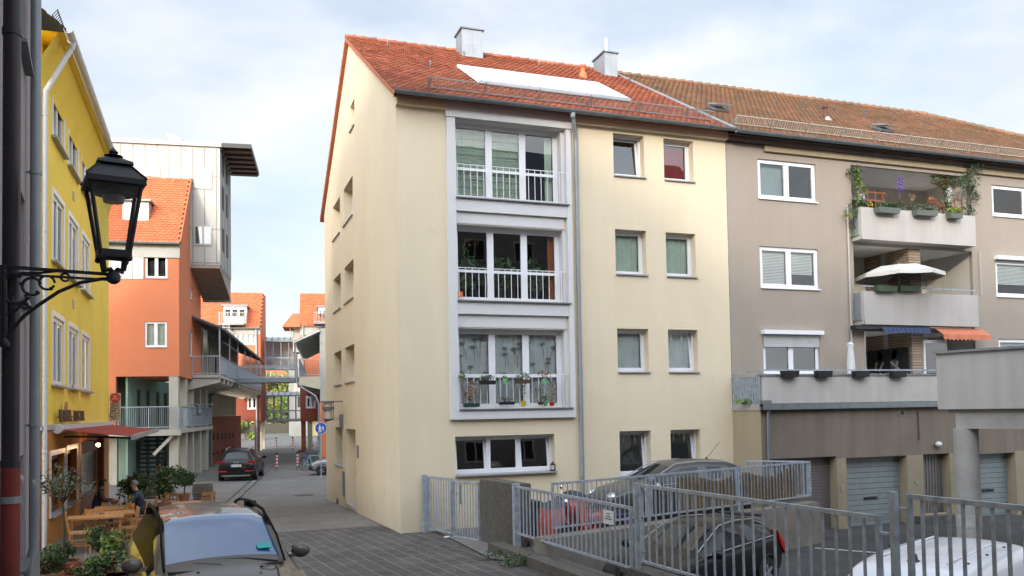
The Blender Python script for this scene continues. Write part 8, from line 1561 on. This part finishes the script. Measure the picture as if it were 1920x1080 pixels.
tree('dark green tree at the left of the view through the arch', 490, 815, 13, 5.0, [M_LEAF, M_LEAF_AU], 4, 170)
tree('tall thin-crowned tree whose top shows between the two rear houses', 528, 815, 14, 4.5, [M_LEAF_AU, M_LEAF_OL], 5, 180)
tree('green tree glimpsed through the passage at the left', 462, 815, 7, 3.5, [M_LEAF_BR, M_LEAF], 6, 120, 1600)
# ================================================================== UNSEEN HOUSE ADDED BEHIND THE VIEWER (tall to shade the facades, reflected in panes)
def back_block(name, label, x0, x1, y0, y1, h, m, face='+y', cols=8, rows_=4, ridge=4):
    t = thing(name, label, 'house', loc=((x0 + x1) / 2, (y0 + y1) / 2, 0)); cx_, cy_ = (x0 + x1) / 2, (y0 + y1) / 2; mb = MB(); mb.box(x0 - cx_, x1 - cx_, y0 - cy_, y1 - cy_, -.6, h); mb.build('wall', m, t)
    mb = MB(); mb.prism([(y0 - cy_ - .4, h - .1), (0, h + ridge), (y1 - cy_ + .4, h - .1)], x0 - cx_ - .2, x1 - cx_ + .2, 'x'); mb.build('roof', M_ZINC_D, t)
    for i in range(cols):
        for j in range(rows_):
            x = x0 - cx_ + (x1 - x0) * (i + .5) / cols; z = 1.2 + 2.8 * j; y = y1 - cy_; mb = MB(); mb.box(x - .7, x + .7, y, y + .04, z, z + 1.4, 0); mb.box(x - .6, x - .05, y + .04, y + .045, z + .1, z + 1.3, 1); mb.box(x + .05, x + .6, y + .04, y + .045, z + .1, z + 1.3, 1); mb.build('window', [M_WHITE, M_ROOM], t)
back_block('unseen_shade_house', 'grey plastered house behind the viewer, unseen, added to shade the facades and reflect in panes', -12, 34, -20, -9, 16.0, M_BALC, cols=14, ridge=5.5, rows_=5)
# ================================================================== pieces that are apart become parts of their own
SPLIT = {'garage_piers': 'garage_pier', 'side_windows': 'side_window', 'folding_arm': 'folding_arm', 'hinge': 'hinge', 'cornice': 'cornice', 'balcony_rail': None}
for o in list(bpy.data.objects):
    nn = SPLIT.get(o.name.split('.')[0])
    if not nn or o.type != 'MESH' or o.data.users > 1: continue
    bm = bmesh.new(); bm.from_mesh(o.data); bm.faces.ensure_lookup_table(); seen = set(); comps = []
    for f in bm.faces:
        if f.index in seen: continue
        st = [f]; seen.add(f.index); cp = []
        while st:
            g = st.pop(); cp.append(g.index)
            for v in g.verts:
                for h in v.link_faces:
                    if h.index not in seen: seen.add(h.index); st.append(h)
        comps.append(cp)
    if len(comps) > 1:
        sm = o.data.polygons[0].use_smooth
        for cp in comps:
            mb = MB(); ix = {}
            for fi in cp:
                q = []
                for v in bm.faces[fi].verts:
                    if v.index not in ix: ix[v.index] = len(mb.v); mb.v.append(tuple(v.co))
                    q.append(ix[v.index])
                mb.f.append(q); mb.m.append(bm.faces[fi].material_index)
            n_ = mb.build(nn, list(o.data.materials), o.parent)
            if sm: n_.data.polygons.foreach_set('use_smooth', [True] * len(n_.data.polygons))
        for c in list(kids(o)): c.parent = o.parent
        bpy.data.objects.remove(o)
    else: o.name = nn
    bm.free()
# ================================================================== every root sits at the base of its thing
bpy.context.view_layer.update()
def _bb(o):
    pts = []
    def rec(x):
        if x.type == 'MESH': pts.extend(x.matrix_world @ Vector(c) for c in x.bound_box)
        for c in kids(x): rec(c)
    rec(o); return pts
_k = {}
for o in bpy.data.objects: _k.setdefault(o.parent, []).append(o)
kids = lambda o: _k.get(o, [])
for o in THINGS:
    P = _bb(o)
    if not P: continue
    c = Vector(((min(p.x for p in P) + max(p.x for p in P)) / 2, (min(p.y for p in P) + max(p.y for p in P)) / 2, min(p.z for p in P)))
    if o.type == 'EMPTY':
        old = o.matrix_world.copy(); o.location = c; new = Matrix.LocRotScale(c, o.rotation_euler, o.scale); d = new.inverted() @ old
        for ch in kids(o): ch.location = d @ ch.location
    elif o.data.users == 1:
        d = o.matrix_world.inverted() @ c; o.data.transform(Matrix.Translation(-d)); o.location = c
